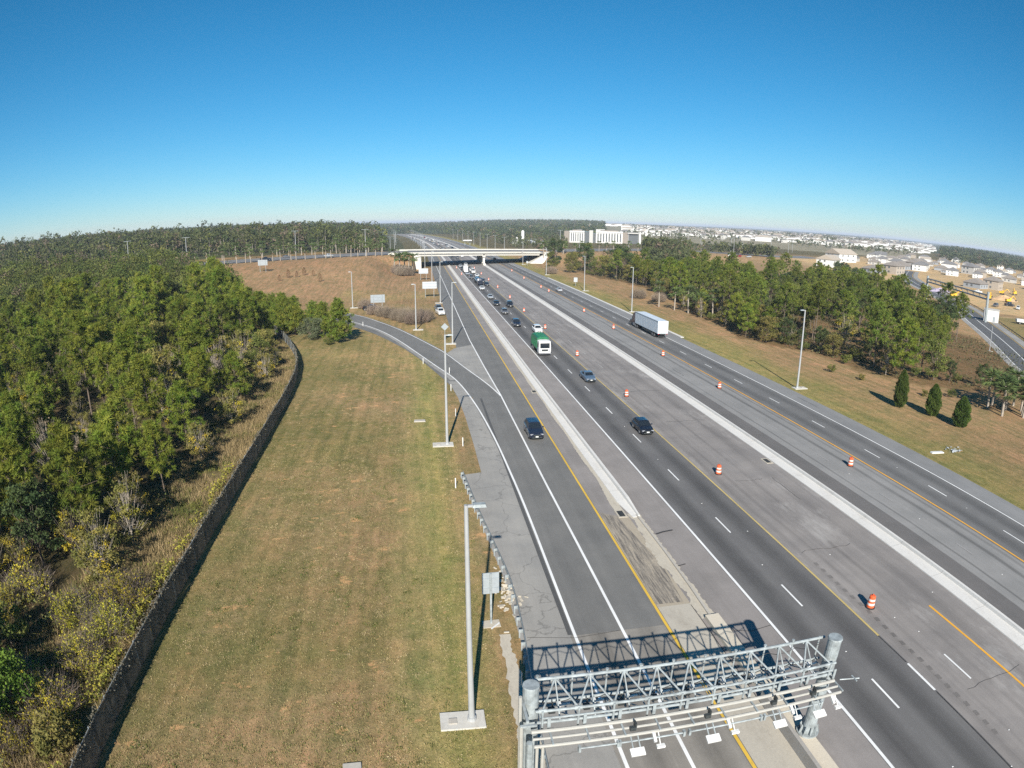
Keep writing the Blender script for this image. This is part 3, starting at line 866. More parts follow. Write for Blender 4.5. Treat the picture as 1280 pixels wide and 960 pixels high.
m = MB(); skewbox(m, -6, 96, 0.6, DW - 0.6, dz(-6) - 0.005, dz(-6) + 0.03, dz(96) - 0.005, dz(96) + 0.03); m.build('deck_surface', M_deckasph, ov)
for s0 in (0.0, DW - 0.35):
    m = MB(); skewbox(m, -16, 100, s0, s0 + 0.35, dz(-16) - 0.3, dz(-16) + 0.78, dz(100) - 0.3, dz(100) + 0.78); m.build('parapet', M_bridge, ov)
for k in range(7):
    s0 = 0.9 + k * 6.9
    for (xa, xb) in ((XA + 0.5, 43.4), (44.2, XB - 3.5)):
        m = MB(); skewbox(m, xa, xb, s0, s0 + 0.8, dz(xa) - 1.75, dz(xa) - 0.46, dz(xb) - 1.75, dz(xb) - 0.46); m.build('girder', M_bridge, ov)
m = MB(); skewbox(m, 42.8, 44.8, 0.7, DW - 0.7, dz(43) - 2.9, dz(43) - 1.77, dz(44) - 2.9, dz(44) - 1.77); m.build('pier_cap', M_bridge, ov)
me_c = None
for k in range(7):
    s = 2.0 + k * 6.6
    m = MB(); m.box((43.75, 397 + SK * 41.8 + s, 2.4), (1.3, 1.3, 4.9)); m.build('pier_column', M_bridge, ov)
m = MB(); m.box((43.75, 397 + SK * 41.8 + DW / 2, 0.6), (1.5, DW + 6, 1.2)); m.build('crash_wall', M_bridge, ov)
# left retaining wall along the road, with wing wall
m = MB()
m.add([(2.6, 386, 0), (2.6, 396, 0), (2.6, 446, 0), (2.6, 446, 6.9), (2.6, 397, 6.9), (2.6, 391, 6.4), (2.6, 386, 5.0),
       (-1.5, 386, 0), (-1.5, 396, 0), (-1.5, 446, 0), (-1.5, 446, 6.9), (-1.5, 397, 8.9), (-1.5, 391, 7.6), (-1.5, 386, 6.0)],
      [(0, 1, 2, 3, 4, 5, 6), (13, 12, 11, 10, 9, 8, 7), (0, 6, 13, 7), (6, 5, 12, 13), (5, 4, 11, 12), (4, 3, 10, 11), (3, 2, 9, 10)])
m.build('abutment_wall', M_bridge, ov)
m = MB(); m.add([(2.5, 386.5, 0), (-1.4, 386.2, 0), (-22, 380, 0), (-22, 380, 3.2), (-17, 389.5, 9.7), (-1.4, 389, 9.9), (2.5, 387.0, 5.2)],
      [(0, 1, 2, 3, 4, 5, 6)])
m.build('wing_wall', M_bridge, ov)
# right sloped paving
m = MB()
def Yn(x, s): return 397 + SK * (x - 2) + s
m.add([(76.5, Yn(76.5, -3), 0.05), (76.5, Yn(76.5, DW + 3), 0.05), (86.5, Yn(86.5, DW + 3), 5.0), (86.5, Yn(86.5, -3), 5.0), (90, Yn(90, -12), 0.05), (88.5, Yn(88.5, -3), 6.9), (88.5, Yn(88.5, DW + 3), 6.9)],
      [(0, 1, 2, 3), (0, 3, 4), (3, 2, 6, 5), (3, 5, 4)])
m.build('slope_paving', M_bridge, ov)
# cross road carried on both embankments
def cross_strip(name, xs, s0, s1, dz0, mat):
    V = []
    for x in xs:
        y = 397 + SK * (x - 2)
        zz = max(gz(x, y + s0), gz(x, y + s1), gz(x, y + (s0 + s1) / 2)) + dz0
        V += [(x, y + s0, zz), (x, y + s1, zz)]
    mb = MB(); mb.add(V, [(2 * i, 2 * i + 2, 2 * i + 3, 2 * i + 1) if True else 0 for i in range(len(xs) - 1)])
    return tag(mb.build(name, mat), kind='structure')
cross_strip('cross_road_left', list(np.linspace(-5.5, -420, 60)), 2, DW - 2, 0.06, M_deckasph)
cross_strip('cross_road_right', list(np.linspace(95, 430, 40)), 2, DW - 2, 0.06, M_deckasph)
cross_strip('cross_road_left_edge', list(np.linspace(-5.5, -420, 60)), 1.2, 2.0, 0.09, M_conc)

# far right road --------------------------------------------------------
FR = densify([(118, 60), (135, 83), (151.6, 106), (170, 128), (188, 150), (210, 178), (233, 206), (258, 240), (286, 280), (322, 335), (372, 400), (440, 470)], 4)
ribbon('east_road_shoulder', FR, 17.0, A_shoulder, 0.02)
ribbon('east_road_lanes', offset_path(FR, -0.8), 11.2, asphalt('east_asphalt', (0.11, 0.11, 0.11), streak=0.0), 0.03)
ribbon('east_road_edge_line', offset_path(FR, -6.2), 0.3, P_white, 0.042)
ribbon('east_road_centre_line', offset_path(FR, -1.0), 0.3, P_white, 0.042)
ribbon('east_road_far_line', offset_path(FR, 4.2), 0.25, P_yellow, 0.042)

# ------------------------------------------------------------------ guardrails
def guardrail(name, path, label, z=0.0, spacing=1.9, block=True, mat=M_steel):
    e = empty(name); tag(e, label, 'guardrail')
    P = densify(path, 8)
    m = MB(); m.sweep(P, [(0.0, 0.46 + z), (0.05, 0.52 + z), (0.0, 0.60 + z), (0.05, 0.70 + z), (0.0, 0.78 + z), (-0.02, 0.78 + z), (-0.02, 0.46 + z)], close=True)
    m.build('rail', mat, e)
    L = [0]
    for a, b in zip(P[:-1], P[1:]): L.append(L[-1] + math.hypot(b[0] - a[0], b[1] - a[1]))
    d = 0.3; mesh = None
    while d < L[-1]:
        x = np.interp(d, L, [p[0] for p in P]); y = np.interp(d, L, [p[1] for p in P])
        if mesh is None:
            m = MB(); m.box((-0.26, 0, 0.36 + z), (0.10, 0.10, 0.72)); m.box((-0.11, 0, 0.60 + z), (0.20, 0.09, 0.26)); o = m.build('post', mat, e); mesh = o.data
        else:
            o = link(bpy.data.objects.new('post', mesh), e)
        o.location = (x, y, 0)
        i = min(len(P) - 2, max(0, int(np.searchsorted(L, d)) - 1))
        o.rotation_euler = (0, 0, math.atan2(P[i + 1][1] - P[i][1], P[i + 1][0] - P[i][0]) - PI / 2)
        d += spacing
guardrail('guardrail', [(5.6, 10), (5.75, 24), (6.2, 32), (6.55, 38), (6.6, 44), (6.1, 50), (5.3, 58), (4.55, 67.6)], 'galvanised steel guardrail curving along the pale shoulder beside the near lamp post', spacing=1.5)
guardrail('guardrail', [(p[0], p[1]) for p in offset_path(FR, 8.9)[2:34:3]], 'dark guardrail along the outer edge of the far right road', spacing=4.0, mat=M_dark)

# ------------------------------------------------------------------ lamp posts
def lamp_proto(h, arm=1.5, pad=(2.7, 1.5)):
    e = empty('lamp_post')
    m = MB(); m.tube((0, 0, 0.1), (0, 0, h), 0.19, 0.11, 12); m.tube((0, 0, 0.1), (0, 0, 0.35), 0.30, 0.26, 12); m.build('pole', M_alu, e, smooth=False)
    m = MB(); m.box((-0.55, 0, 0.06), (pad[0], pad[1], 0.14)); m.build('concrete_pad', concrete('pad_concrete', (0.52, 0.50, 0.45), 0.45, 1.5), e)
    m = MB(); m.box((0.2, 0, h - 0.06), (0.4, 0.12, 0.12)); m.build('arm', M_alu, e)
    m = MB(); m.box((0.68, 0, h - 0.03), (0.72, 0.36, 0.16), top=(0.6, 0.28)); m.build('luminaire', M_steel, e)
    m = MB(); m.box((-1.15, -0.1, 0.16), (0.5, 0.45, 0.08)); m.build('pull_box', M_conc, e)
    return e
LP = lamp_proto(14.6)
LP2 = lamp_proto(12.3)
LPdbl = empty('lamp_post')
m = MB(); m.tube((0, 0, 0), (0, 0, 12), 0.17, 0.10, 6); m.build('pole', M_alu, LPdbl)
m = MB(); m.box((0, 0, 11.95), (3.4, 0.3, 0.14)); m.build('luminaire', M_steel, LPdbl)
lamps = [
 (LP, 2.1, 29.4, 0, 'tall grey lamp post on a concrete pad beside the guardrail, nearest to the gantry'),
 (LP, 3.3, 78.5, 0, 'tall lamp post on a narrow white pad standing on the lawn beside the ramp'),
 (LP, 12.4 - 4.4, 147.5, 0, 'lamp post on the brown island between the ramp and the left lanes'),
 (LP2, -0.6, 168.5, PI, 'shorter lamp post at the inner edge of the ramp behind the bare shrubs'),
 (LP2, -22.1, 216.5, PI, 'shorter lamp post left of the grey two-legged sign panel'),
 (LP, 8.0, 224.0, 0, 'lamp post at the road edge just behind the white pickup on the grass'),
 (LP, 7.0, 304.0, 0, 'lamp post on the left verge in front of the bridge'),
 (LP, 4.5, 362.0, 0, 'lamp post close to the left retaining wall of the bridge'),
 (LP, 68.1, 98.9, PI, 'tall lamp post on the right verge left of the three conical trees'),
 (LP, 68.8, 196.0, PI, 'tall lamp post behind the white semi trailer'),
 (LP, 69.2, 258.0, PI, 'lamp post on the right verge beside the small white sign'),
 (LP, 69.0, 337.0, PI, 'lamp post on the right verge near the round bare shrub'),
 (LP, 69.7, 418.0, PI, 'lamp post beside the right end of the bridge'),
 (LP2, 156.6, 128.6, PI / 2, 'lamp post on grass beside the far right road'),
]
for i, (pr, x, y, rz, lab) in enumerate(lamps):
    if i == 0: o = pr; o.location = (x, y, 0); o.rotation_euler = (0, 0, rz)
    elif pr is LP2 and i == 3: o = pr; o.location = (x, y, 0); o.rotation_euler = (0, 0, rz)
    else: o = copy_tree(pr, (x, y, gz(x, y)), rz)
    tag(o, lab, 'lamp post', 'lamp posts along the roads')
KIDS_small_scale = 0.5
for o in list(bpy.data.objects):
    if o.name.startswith('lamp_post') and o.location.x > 130:
        o.scale = (0.58, 0.58, 0.58)
        o.location.z = 0
# far lamp posts beyond the bridge
farl = []
for k in range(9):
    y = 500 + 62 * k
    farl.append((6 + float(road_shift(y)), y, 0)); farl.append((72 + float(road_shift(y)), y + 25, 0))
    if k % 2 == 0: farl.append((-22 + float(road_shift(y)), y + 40, 0))
for k in range(6):
    x = -30 - 46 * k; farl.append((x, yc(x) + (24 if k % 2 else -24) + (0 if k % 2 else 0), 0))
for k in range(7):
    x = 100 + 30 * k; farl.append((x, yc(x) + (24 if k % 2 else -24), 0))
for k in range(14):
    farl.append((rnd.uniform(330, 560), rnd.uniform(640, 820), 0))
for i, (x, y, _) in enumerate(farl):
    o = LPdbl if i == 0 else copy_tree(LPdbl)
    o.location = (x, y, gz(x, y)); o.rotation_euler = (0, 0, 0.3)
    lb_ = 'thin distant street lamp along the motorway beyond the bridge' if i < 23 else ('thin street lamp on the raised cross road by the brown field' if i < 29 else ('thin street lamp on the cross road beyond the verge wood' if i < 36 else 'thin lamp on the open lot before the distant estate'))
    tag(o, lb_, 'lamp post', lb_); o.scale = (1.3, 1.3, 1.3)

# ------------------------------------------------------------------ gantry
ga = empty('toll_gantry'); tag(ga, 'galvanised steel truss gantry with sensors spanning the left lanes', 'gantry')
GXL, GXR, GYc = 4.6, 21.55, 23.85
def gp(x): return GYc - 0.012 * (x - GXL)      # tiny skew
m = MB(); m.tube((GXL, gp(GXL), 0), (GXL, gp(GXL), 7.35), 0.40, 0.40, 20); m.tube((GXL, gp(GXL), 7.35), (GXL, gp(GXL), 7.42), 0.43, 0.40, 20); m.build('post', M_steel, ga)
m = MB(); m.tube((GXR, gp(GXR), 0.35), (GXR, gp(GXR), 7.45), 0.42, 0.40, 20); m.tube((GXR, gp(GXR), 7.45), (GXR, gp(GXR), 7.52), 0.44, 0.41, 20)
m.tube((GXR, gp(GXR), 0.35), (GXR, gp(GXR), 0.48), 0.72, 0.72, 20)
for k in range(10):
    a = 2 * PI * k / 10; m.box((GXR + 0.52 * math.cos(a), gp(GXR) + 0.52 * math.sin(a), 0.75), (0.3, 0.04, 0.6), rz=a, top=(0.05, 0.04))
m.build('post', M_steel, ga)
YT, ZT, YB, ZB = 0.75, 7.05, -0.75, 5.55       # chords: far / near, top / bottom
x0, x1 = GXL + 0.1, GXR - 0.15
for (dy, z, r) in ((YT, ZT, 0.085), (YB, ZT - 0.75, 0.075), (YT, ZB, 0.08), (YB, ZB, 0.08)):
    m = MB(); m.tube((x0, gp(x0) + dy, z), (x1, gp(x1) + dy, z), r, n=8); m.build('chord', M_steel, ga)
NB = 9; bx = [x0 + 0.35 + (x1 - x0 - 0.7) * k / NB for k in range(NB + 1)]
def bx_g(c, d, name='gusset_plate'):
    m = MB(); m.box(c, d); m.build(name, M_steel, ga)
def member(name, p, q, r=0.045, mat=M_steel):
    m = MB(); m.tube(p, q, r, n=6); m.build(name, mat, ga)
for k in range(NB + 1):
    x = bx[k]
    member('vertical', (x, gp(x) + YT, ZB), (x, gp(x) + YT, ZT + 0.12))
    member('cross_strut', (x, gp(x) + YT, ZB), (x, gp(x) + YB, ZB))
    member('hanger', (x, gp(x) + YB - 0.08, ZB - 0.35), (x, gp(x) + YB - 0.08, ZT - 0.7), 0.06)
for k in range(NB):
    xa, xb = bx[k], bx[k + 1]; xm = (xa + xb) / 2
    member('diagonal', (xa, gp(xa) + YB, ZT - 0.75), (xm, gp(xm) + YT, ZT), 0.05)
    member('diagonal', (xm, gp(xm) + YT, ZT), (xb, gp(xb) + YB, ZT - 0.75), 0.05)
    member('diagonal', (xa, gp(xa) + YT, ZB), (xb, gp(xb) + YB, ZB), 0.04)
    member('inner_brace', (xm, gp(xm) + YT, ZT), (xm, gp(xm) + YB, ZB), 0.04)
    bx_g((xm, gp(xm) + YT, ZT - 0.06), (0.42, 0.05, 0.24)); bx_g((xa, gp(xa) + YB, ZT - 0.75), (0.38, 0.06, 0.22))
    # cap bolts standing on the top chord
    m = MB(); m.tube((xa, gp(xa) + YT, ZT), (xa, gp(xa) + YT, ZT + 0.2), 0.06, n=8); m.tube((xa, gp(xa) + YT, ZT + 0.2), (xa, gp(xa) + YT, ZT + 0.25), 0.085, n=8); m.build('clamp', M_steel, ga)
for (dy, z0_, sg) in ((YT - 0.12, ZB + 0.1, 0.22), (YB + 0.12, ZB + 0.12, 0.18), (YT - 0.3, ZT - 0.1, 0.25)):
    m = MB(); nc_ = 27; xs_ = [x0 + 0.3 + (x1 - x0 - 0.6) * i / nc_ for i in range(nc_ + 1)]
    for i in range(nc_): m.tube((xs_[i], gp(xs_[i]) + dy, z0_ - sg * abs(math.sin(i * PI / 3))), (xs_[i + 1], gp(xs_[i + 1]) + dy, z0_ - sg * abs(math.sin((i + 1) * PI / 3))), 0.022, n=4)
    m.build('cable', M_black, ga)
# service pipes on the near side
M_pipe = plain('painted_conduit', (0.37, 0.36, 0.325), 0.5, 0.1, var=0.08)
for (dy, z, r) in ((-1.15, 5.35, 0.10), (-1.55, 5.25, 0.07), (-1.95, 5.15, 0.09)):
    m = MB(); m.tube((x0 - 0.25, gp(x0) + dy, z), (x1 - 0.1, gp(x1) + dy, z), r, n=8); m.build('conduit', M_pipe, ga)
m = MB(); m.tube((x0 + 0.3, gp(x0) - 0.9, 5.95), (x1 - 0.2, gp(x1) - 0.9, 5.95), 0.06, n=8); m.build('handrail', M_steel, ga)
for k in range(NB + 1):
    x = bx[k]
    m = MB(); m.box((x + 0.3, gp(x) - 1.2, 5.28), (0.09, 1.7, 0.08)); m.build('pipe_bracket', M_steel, ga)
    m = MB(); m.box((x + 0.3, gp(x) - 0.95, 5.62), (0.16, 0.05, 0.72)); m.build('handrail_post', M_steel, ga)
# lower outrigger arms with antennas and lights
def outrig(xa, xb, dy=-2.25, z=5.0):
    m = MB(); m.tube((xa, gp(xa) + dy, z), (xb, gp(xb) + dy, z), 0.05, n=6)
    for x in (xa, xb): m.box((x, gp(x) + dy, z - 0.02), (0.12, 0.2, 0.34))
    m.build('outrigger', M_steel, ga)
for (xa, xb) in ((6.6, 8.5), (8.6, 11.9), (12.2, 16.2), (16.4, 19.9)): outrig(xa, xb, -2.2, 4.95)
for k, x in enumerate((9.35, 13.3, 17.1, 19.55)):
    for dx_ in (-0.18, 0.18): member('antenna_arm', (x + dx_, gp(x) - 2.0, 5.15), (x + dx_, gp(x) - 2.65, 4.75), 0.035)
    m = MB(); m.box((x, gp(x) - 2.75, 4.72), (0.72, 0.42, 0.10), rx=0.35); m.build('antenna_panel', M_white, ga)
    m = MB(); m.box((x, gp(x) - 1.75, 5.38), (0.30, 0.18, 0.22)); m.box((x + 0.16, gp(x) - 1.6, 5.48), (0.08, 0.3, 0.3)); m.build('camera_mount', M_dark, ga)
for x in (10.6, 14.6, 18.3, 20.9):
    m = MB(); m.tube((x, gp(x) - 2.0, 5.1), (x, gp(x) - 2.5, 4.7), 0.03, n=6); m.box((x, gp(x) - 2.55, 4.66), (0.42, 0.2, 0.14)); m.build('lamp_head', M_white, ga)
    m = MB(); m.box((x - 0.25, gp(x) - 2.2, 4.98), (0.14, 0.5, 0.16), rx=0.5); m.build('sensor', M_white, ga)
for k in range(NB):
    xm = (bx[k] + bx[k + 1]) / 2 - 0.3
    m = MB(); m.box((xm, gp(xm) - 0.1, ZB + 0.14), (0.34, 0.3, 0.22)); m.box((xm + 0.1, gp(xm) + 0.2, ZB + 0.2), (0.06, 0.06, 0.4)); m.build('junction_box', M_dark, ga)
    m = MB(); m.tube((xm + 0.4, gp(xm) + 0.2, ZB + 0.1), (xm + 1.0, gp(xm) + 0.28, ZB + 0.1), 0.06, n=8); m.box((xm + 0.42, gp(xm) + 0.2, ZB + 0.2), (0.22, 0.2, 0.22)); m.build('floodlight', M_white, ga)
# riser pipes at the left post
for (x, y, r, z) in ((3.95, 22.6, 0.10, 5.9), (4.28, 22.15, 0.16, 5.2), (4.62, 22.0, 0.08, 5.1), (4.9, 22.0, 0.08, 5.1), (4.02, 23.4, 0.09, 7.1)):
    m = MB(); m.tube((x, y, 0), (x, y, z), r, n=8); m.build('riser_pipe', M_pipe if r < 0.15 else M_steel, ga)
m = MB(); m.box((4.2, 23.2, 6.4), (0.14, 1.7, 0.12)); m.box((4.3, 22.6, 5.9), (0.8, 0.12, 0.12)); m.build('bracket', M_steel, ga)
m = MB(); m.tube((21.9, 22.7, 5.1), (23.0, 22.3, 5.2), 0.04, n=6); m.box((22.7, 22.4, 5.2), (0.08, 0.55, 0.05)); m.build('side_antenna', M_steel, ga)

# ------------------------------------------------------------------ traffic barrels
br = empty('traffic_barrel')
m = MB(); m.lathe([(0.42, 0.0), (0.42, 0.07), (0.36, 0.10), (0.34, 0.10)], n=16); m.build('base', M_black, br)
m = MB(); m.lathe([(0.34, 0.10), (0.33, 0.30), (0.325, 0.30), (0.32, 0.50), (0.315, 0.50), (0.30, 0.68), (0.295, 0.68), (0.285, 0.86), (0.28, 0.86), (0.27, 1.08), (0.20, 1.14)], n=16, mi=[0, 0, 1, 0, 0, 0, 1, 0, 0, 0])
m.build('drum', [M_orange, M_reflect], br)
m = MB(); m.box((0, 0, 1.18), (0.26, 0.05, 0.12)); m.build('handle', M_orange, br)
BARR = [(34.4, 34.6, 'first orange and white barrel, nearest the gantry, on the closed lane'), (34.4, 63.7, 'orange barrel right of the yellow line, level with the separator barrier end'),
 (34.2, 98.0, 'orange barrel beside the black hatchback on the closed lane'), (33.9, 130.8, 'orange barrel right of the green truck'),
 (33.9, 165.9, 'orange barrel just beyond the white SUV'), (33.6, 198.5, 'orange barrel level with the far dark SUV'),
 (34.3, 234.4, 'small far orange barrel on the closed lane before the bridge'), (34.5, 272.3, 'fourth barrel from the bridge on the closed lane'),
 (34.5, 307.5, 'third barrel from the bridge on the closed lane'), (34.5, 342.9, 'second barrel from the bridge on the closed lane'), (34.5, 385, 'barrel on the closed lane nearest the bridge'),
 (52.8, 62.5, 'first orange barrel of the right roadway, standing at the yellow line'), (52.9, 100.9, 'barrel at the yellow line left of the right lamp post'),
 (53.0, 128.8, 'barrel at the yellow line in front of the semi truck'), (52.6, 164.2, 'barrel left of the semi truck cab'),
 (52.9, 196.8, 'barrel of the right roadway beyond the semi truck'), (53.4, 255.0, 'barrel near the silver car on the right roadway'),
 (53.2, 270.7, 'barrel just past the silver car on the right roadway'), (53.0, 314.1, 'far barrel of the right roadway'), (54.0, 362.0, 'barrel of the right roadway nearest the bridge'),
 (23.8, 341.7, 'far small barrel left of the main lanes'), (24.0, 389.1, 'barrel left of the main lanes near the bridge'), (24.3, 423, 'barrel left of the main lanes at the bridge shadow')]
for i, (x, y, lab) in enumerate(BARR):
    o = br if i == 0 else copy_tree(br)
    o.location = (x, y, 0.03); o.rotation_euler = (0, 0, rnd.uniform(0, 3))
    tag(o, lab, 'traffic barrel', 'orange traffic barrels closing the lanes')

# ------------------------------------------------------------------ vehicles
def wheel(parent, x, y, r=0.34, w=0.24):
    s = 1 if x > 0 else -1
    m = MB(); m.tube((-w / 2, 0, 0), (w / 2, 0, 0), r, n=18); o = m.build('wheel', M_black, parent); o.location = (x, y, r)
    m = MB(); m.tube((s * (w / 2 - 0.02), 0, 0), (s * (w / 2 + 0.015), 0, 0), r * 0.62, r * 0.58, n=12); m.build('rim', M_rim, o)
    return o

def loft(mb, stations, mi=0):
    """stations: (y, [ (x,z) ... right half from bottom to top ]) mirrored"""
    rings = []
    for y, half in stations:
        ring = [(x, y, z) for x, z in half] + [(-x, y, z) for x, z in reversed(half)]
        rings.append(ring)
    n = len(rings[0]); vs = [v for r in rings for v in r]; fs = []
    for i in range(len(rings) - 1):
        for k in range(n):
            k2 = (k + 1) % n
            fs.append((i * n + k, i * n + k2, (i + 1) * n + k2, (i + 1) * n + k))
    fs.append(tuple(range(n - 1, -1, -1))); fs.append(tuple((len(rings) - 1) * n + k for k in range(n)))
    mb.add(vs, fs, mi)

def make_car(name, kind, paint):
    """front towards -Y, origin on the ground under the centre"""
    S = {'sedan': dict(L=4.85, W=1.86, hood=0.93, belt=0.97, roof=1.46, ws=-1.05, rf=-0.30, rr=0.80, rb=1.65, deck=1.06),
         'hatch': dict(L=4.35, W=1.82, hood=0.96, belt=1.00, roof=1.52, ws=-1.02, rf=-0.30, rr=1.35, rb=1.95, deck=1.12),
         'suv': dict(L=4.85, W=1.95, hood=1.10, belt=1.15, roof=1.78, ws=-1.10, rf=-0.42, rr=1.65, rb=2.20, deck=1.22),
         'pickup': dict(L=5.8, W=2.0, hood=1.18, belt=1.22, roof=1.92, ws=-1.25, rf=-0.65, rr=0.75, rb=0.95, deck=1.25),
         'van': dict(L=5.6, W=2.0, hood=1.25, belt=1.35, roof=2.35, ws=-2.0, rf=-1.35, rr=2.6, rb=2.75, deck=1.4)}[kind]
    L, W = S['L'], S['W']; f, b = -L / 2, L / 2; w = W / 2
    e = empty(name)
    zb = 0.24
    def sec(y, wx, top, low=zb, cr=0.0):
        return (y, [(wx * 0.90, low), (wx, low + 0.16), (wx, top * 0.62), (wx * 0.985, top - 0.12), (wx * 0.90, top - 0.015 + cr * 0), (wx * 0.45, top + cr)])
    hood, belt, deck = S['hood'], S['belt'], S['deck']
    st = [sec(f, w * 0.74, hood * 0.66, zb + 0.12), sec(f + 0.10, w * 0.86, hood * 0.76, zb + 0.02), sec(f + 0.32, w * 0.96, hood * 0.87, zb, 0.02), sec(f + 0.8, w, hood * 0.95, zb, 0.03),
          sec(S['ws'] - 0.05, w, hood + 0.03, zb, 0.03), sec(S['ws'] + 0.5, w, belt, zb, 0.0), sec(0.4, w, belt, zb), sec(S['rb'] - 0.35 if kind != 'pickup' else S['rb'], w, belt + 0.02, zb),
          sec(b - 0.55, w, deck, zb), sec(b - 0.16, w * 0.95, deck - 0.03, zb + 0.02), sec(b, w * 0.84, deck * 0.84, zb + 0.12)]
    m = MB(); loft(m, st); body = m.build('body', PAINT[paint], e, smooth=False)
    # greenhouse
    gw0, gw1 = w * 0.93, w * 0.74
    ws, rf, rr_, rb, H = S['ws'], S['rf'], S['rr'], S['rb'], S['roof']
    m = MB()
    zb0 = belt - 0.06; zd = min(belt, deck) - 0.04
    P = [(gw0, ws, zb0), (gw1, rf, H - 0.05), (gw1, rr_, H - 0.06), (gw0 * 0.97, rb, zd), (-gw0, ws, zb0), (-gw1, rf, H - 0.05), (-gw1, rr_, H - 0.06), (-gw0 * 0.97, rb, zd),
         (gw1 * 0.55, rf + 0.12, H), (gw1 * 0.55, rr_ - 0.12, H), (-gw1 * 0.55, rf + 0.12, H), (-gw1 * 0.55, rr_ - 0.12, H)]
    m.add(P, [(0, 4, 5, 1), (1, 5, 10, 8), (8, 10, 11, 9), (9, 11, 6, 2), (2, 6, 7, 3), (0, 1, 2, 3), (4, 7, 6, 5), (1, 8, 9, 2), (5, 6, 11, 10), (0, 3, 7, 4)])
    m.build('cabin', PAINT[paint], e)
    P = [Vector(p) for p in P]
    def panel(name_, quad, ins=0.07, off=0.012, u=None):
        q = [Vector(v) for v in quad]; c = sum(q, Vector()) / 4
        nrm = (q[1] - q[0]).cross(q[3] - q[0]).normalized()
        if nrm.dot(c - Vector((0, (rf + rr_) / 2, 0.9))) < 0: nrm = -nrm
        def bl(s, t): return (q[0] * (1 - s) + q[1] * s) * (1 - t) + (q[3] * (1 - s) + q[2] * s) * t
        s0, s1, t0, t1 = u or (ins, 1 - ins, ins, 1 - ins)
        pts = [bl(s0, t0), bl(s1, t0), bl(s1, t1), bl(s0, t1)]
        vs = [p + nrm * off for p in pts] + [p - nrm * 0.02 for p in pts]
        mm = MB(); mm.add(vs, [(0, 1, 2, 3), (7, 6, 5, 4), (0, 4, 5, 1), (1, 5, 6, 2), (2, 6, 7, 3), (3, 7, 4, 0)]); mm.build(name_, M_glass, e)
    panel('windshield', (P[0], P[4], P[5], P[1]), u=(0.06, 0.94, 0.14, 0.92))
    panel('rear_window', (P[3], P[7], P[6], P[2]), u=(0.09, 0.91, 0.25 if kind != 'pickup' else 0.2, 0.9))
    for (a, c_, d_, e_) in ((0, 3, 2, 1), (4, 7, 6, 5)):
        panel('side_window', (P[a], P[c_], P[d_], P[e_]), u=(0.13, 0.46, 0.20, 0.88))
        panel('side_window', (P[a], P[c_], P[d_], P[e_]), u=(0.49, 0.76, 0.20, 0.88))
        if kind in ('suv', 'van', 'hatch'): panel('side_window', (P[a], P[c_], P[d_], P[e_]), u=(0.79, 0.92, 0.22, 0.86))
    if kind == 'pickup':
        m = MB(); m.box((0, (S['rb'] + b) / 2 + 0.05, deck + 0.004), (W * 0.82, (b - S['rb']) * 0.86, 0.03)); m.build('cargo_bed', M_black, e)
    r = 0.34 if kind in ('sedan', 'hatch') else 0.39
    for x in (-w + 0.13, w - 0.13):
        for y in (f + 0.90, b - 0.92): wheel(e, x, y, r)
    for s in (-1, 1):
        m = MB(); m.box((s * w * 0.66, f + 0.11, hood * 0.70), (0.36, 0.16, 0.13), rz=-s * 0.25); m.build('headlight', M_lamp, e)
        m = MB(); m.box((s * w * 0.76, b - 0.07, deck * 0.78), (0.24, 0.14, 0.17)); m.build('taillight', M_tail, e)
        m = MB(); m.box((s * (w + 0.10), ws + 0.42, belt + 0.06), (0.2, 0.13, 0.14)); m.build('side_mirror', PAINT[paint], e)
    m = MB(); m.box((0, f + 0.015, hood * 0.60), (W * 0.42, 0.05, 0.16)); m.build('grille', M_dark, e)
    m = MB(); m.box((0, f + 0.01, 0.36), (W * 0.62, 0.05, 0.14)); m.build('lower_grille', M_dark, e)
    m = MB(); m.box((0, f - 0.02, 0.50), (0.36, 0.03, 0.14)); m.build('licence_plate', M_white, e)
    return e

protos = {}
def car(kind, paint, x, y, rz, label, cat='car', name='car', z=0.03, group=None):
    if kind not in protos:
        o = make_car(name, kind, paint); protos[kind] = (o, paint)
    else:
        p, pp = protos[kind]
        sw = None if pp == paint else {PAINT[pp].name: PAINT[paint]}
        o = copy_tree(p, swap=sw); o.name = name
    o.location = (x, y - (0.9 if y < 120 else 0), z); o.rotation_euler = (0, 0, rz); o.scale = (1.07, 1.07, 1.07)
    if 'group' in o: del o['group']
    tag(o, label, cat, group)
    return o
car('suv', 'navy', 15.25, 82.1, 0.0, 'dark navy SUV alone in the exit lane left of the separator barrier', 'suv', 'suv')
car('hatch', 'black', 30.75, 81.4, 0.0, 'black hatchback in the lane beside the pale yellow line, nearest of the main lane cars')
car('sedan', 'blue_grey', 30.7, 111.0, 0.0, 'blue grey sedan between the black hatchback and the green truck')
car('suv', 'white', 30.8, 160.9, 0.0, 'white SUV directly behind the green truck', 'suv', 'suv')
car('suv', 'navy', 26.9, 171.6, 0.0, 'dark SUV in the left lane just behind the green truck', 'suv', 'suv')
car('hatch', 'grey', 26.9, 195.2, 0.0, 'dark grey hatchback ahead of the small white car')
car('suv', 'black', 30.8, 211.3, 0.0, 'black SUV in the right main lane close to the yellow line', 'suv', 'suv')
car('sedan', 'silver', 26.9, 234.6, 0.0, 'silver sedan in front of the low white sports car')
car('sedan', 'white', 27.0, 265.9, 0.0, 'white sedan close in front of the long dark carrier truck')
car('suv', 'white', 34.0 - 3.0, 366.8, 0.0, 'white SUV beside the white box truck near the bridge', 'suv', 'suv')
car('suv', 'black', 31.0, 376.0, 0.0, 'black SUV following the white SUV near the bridge', 'suv', 'suv')
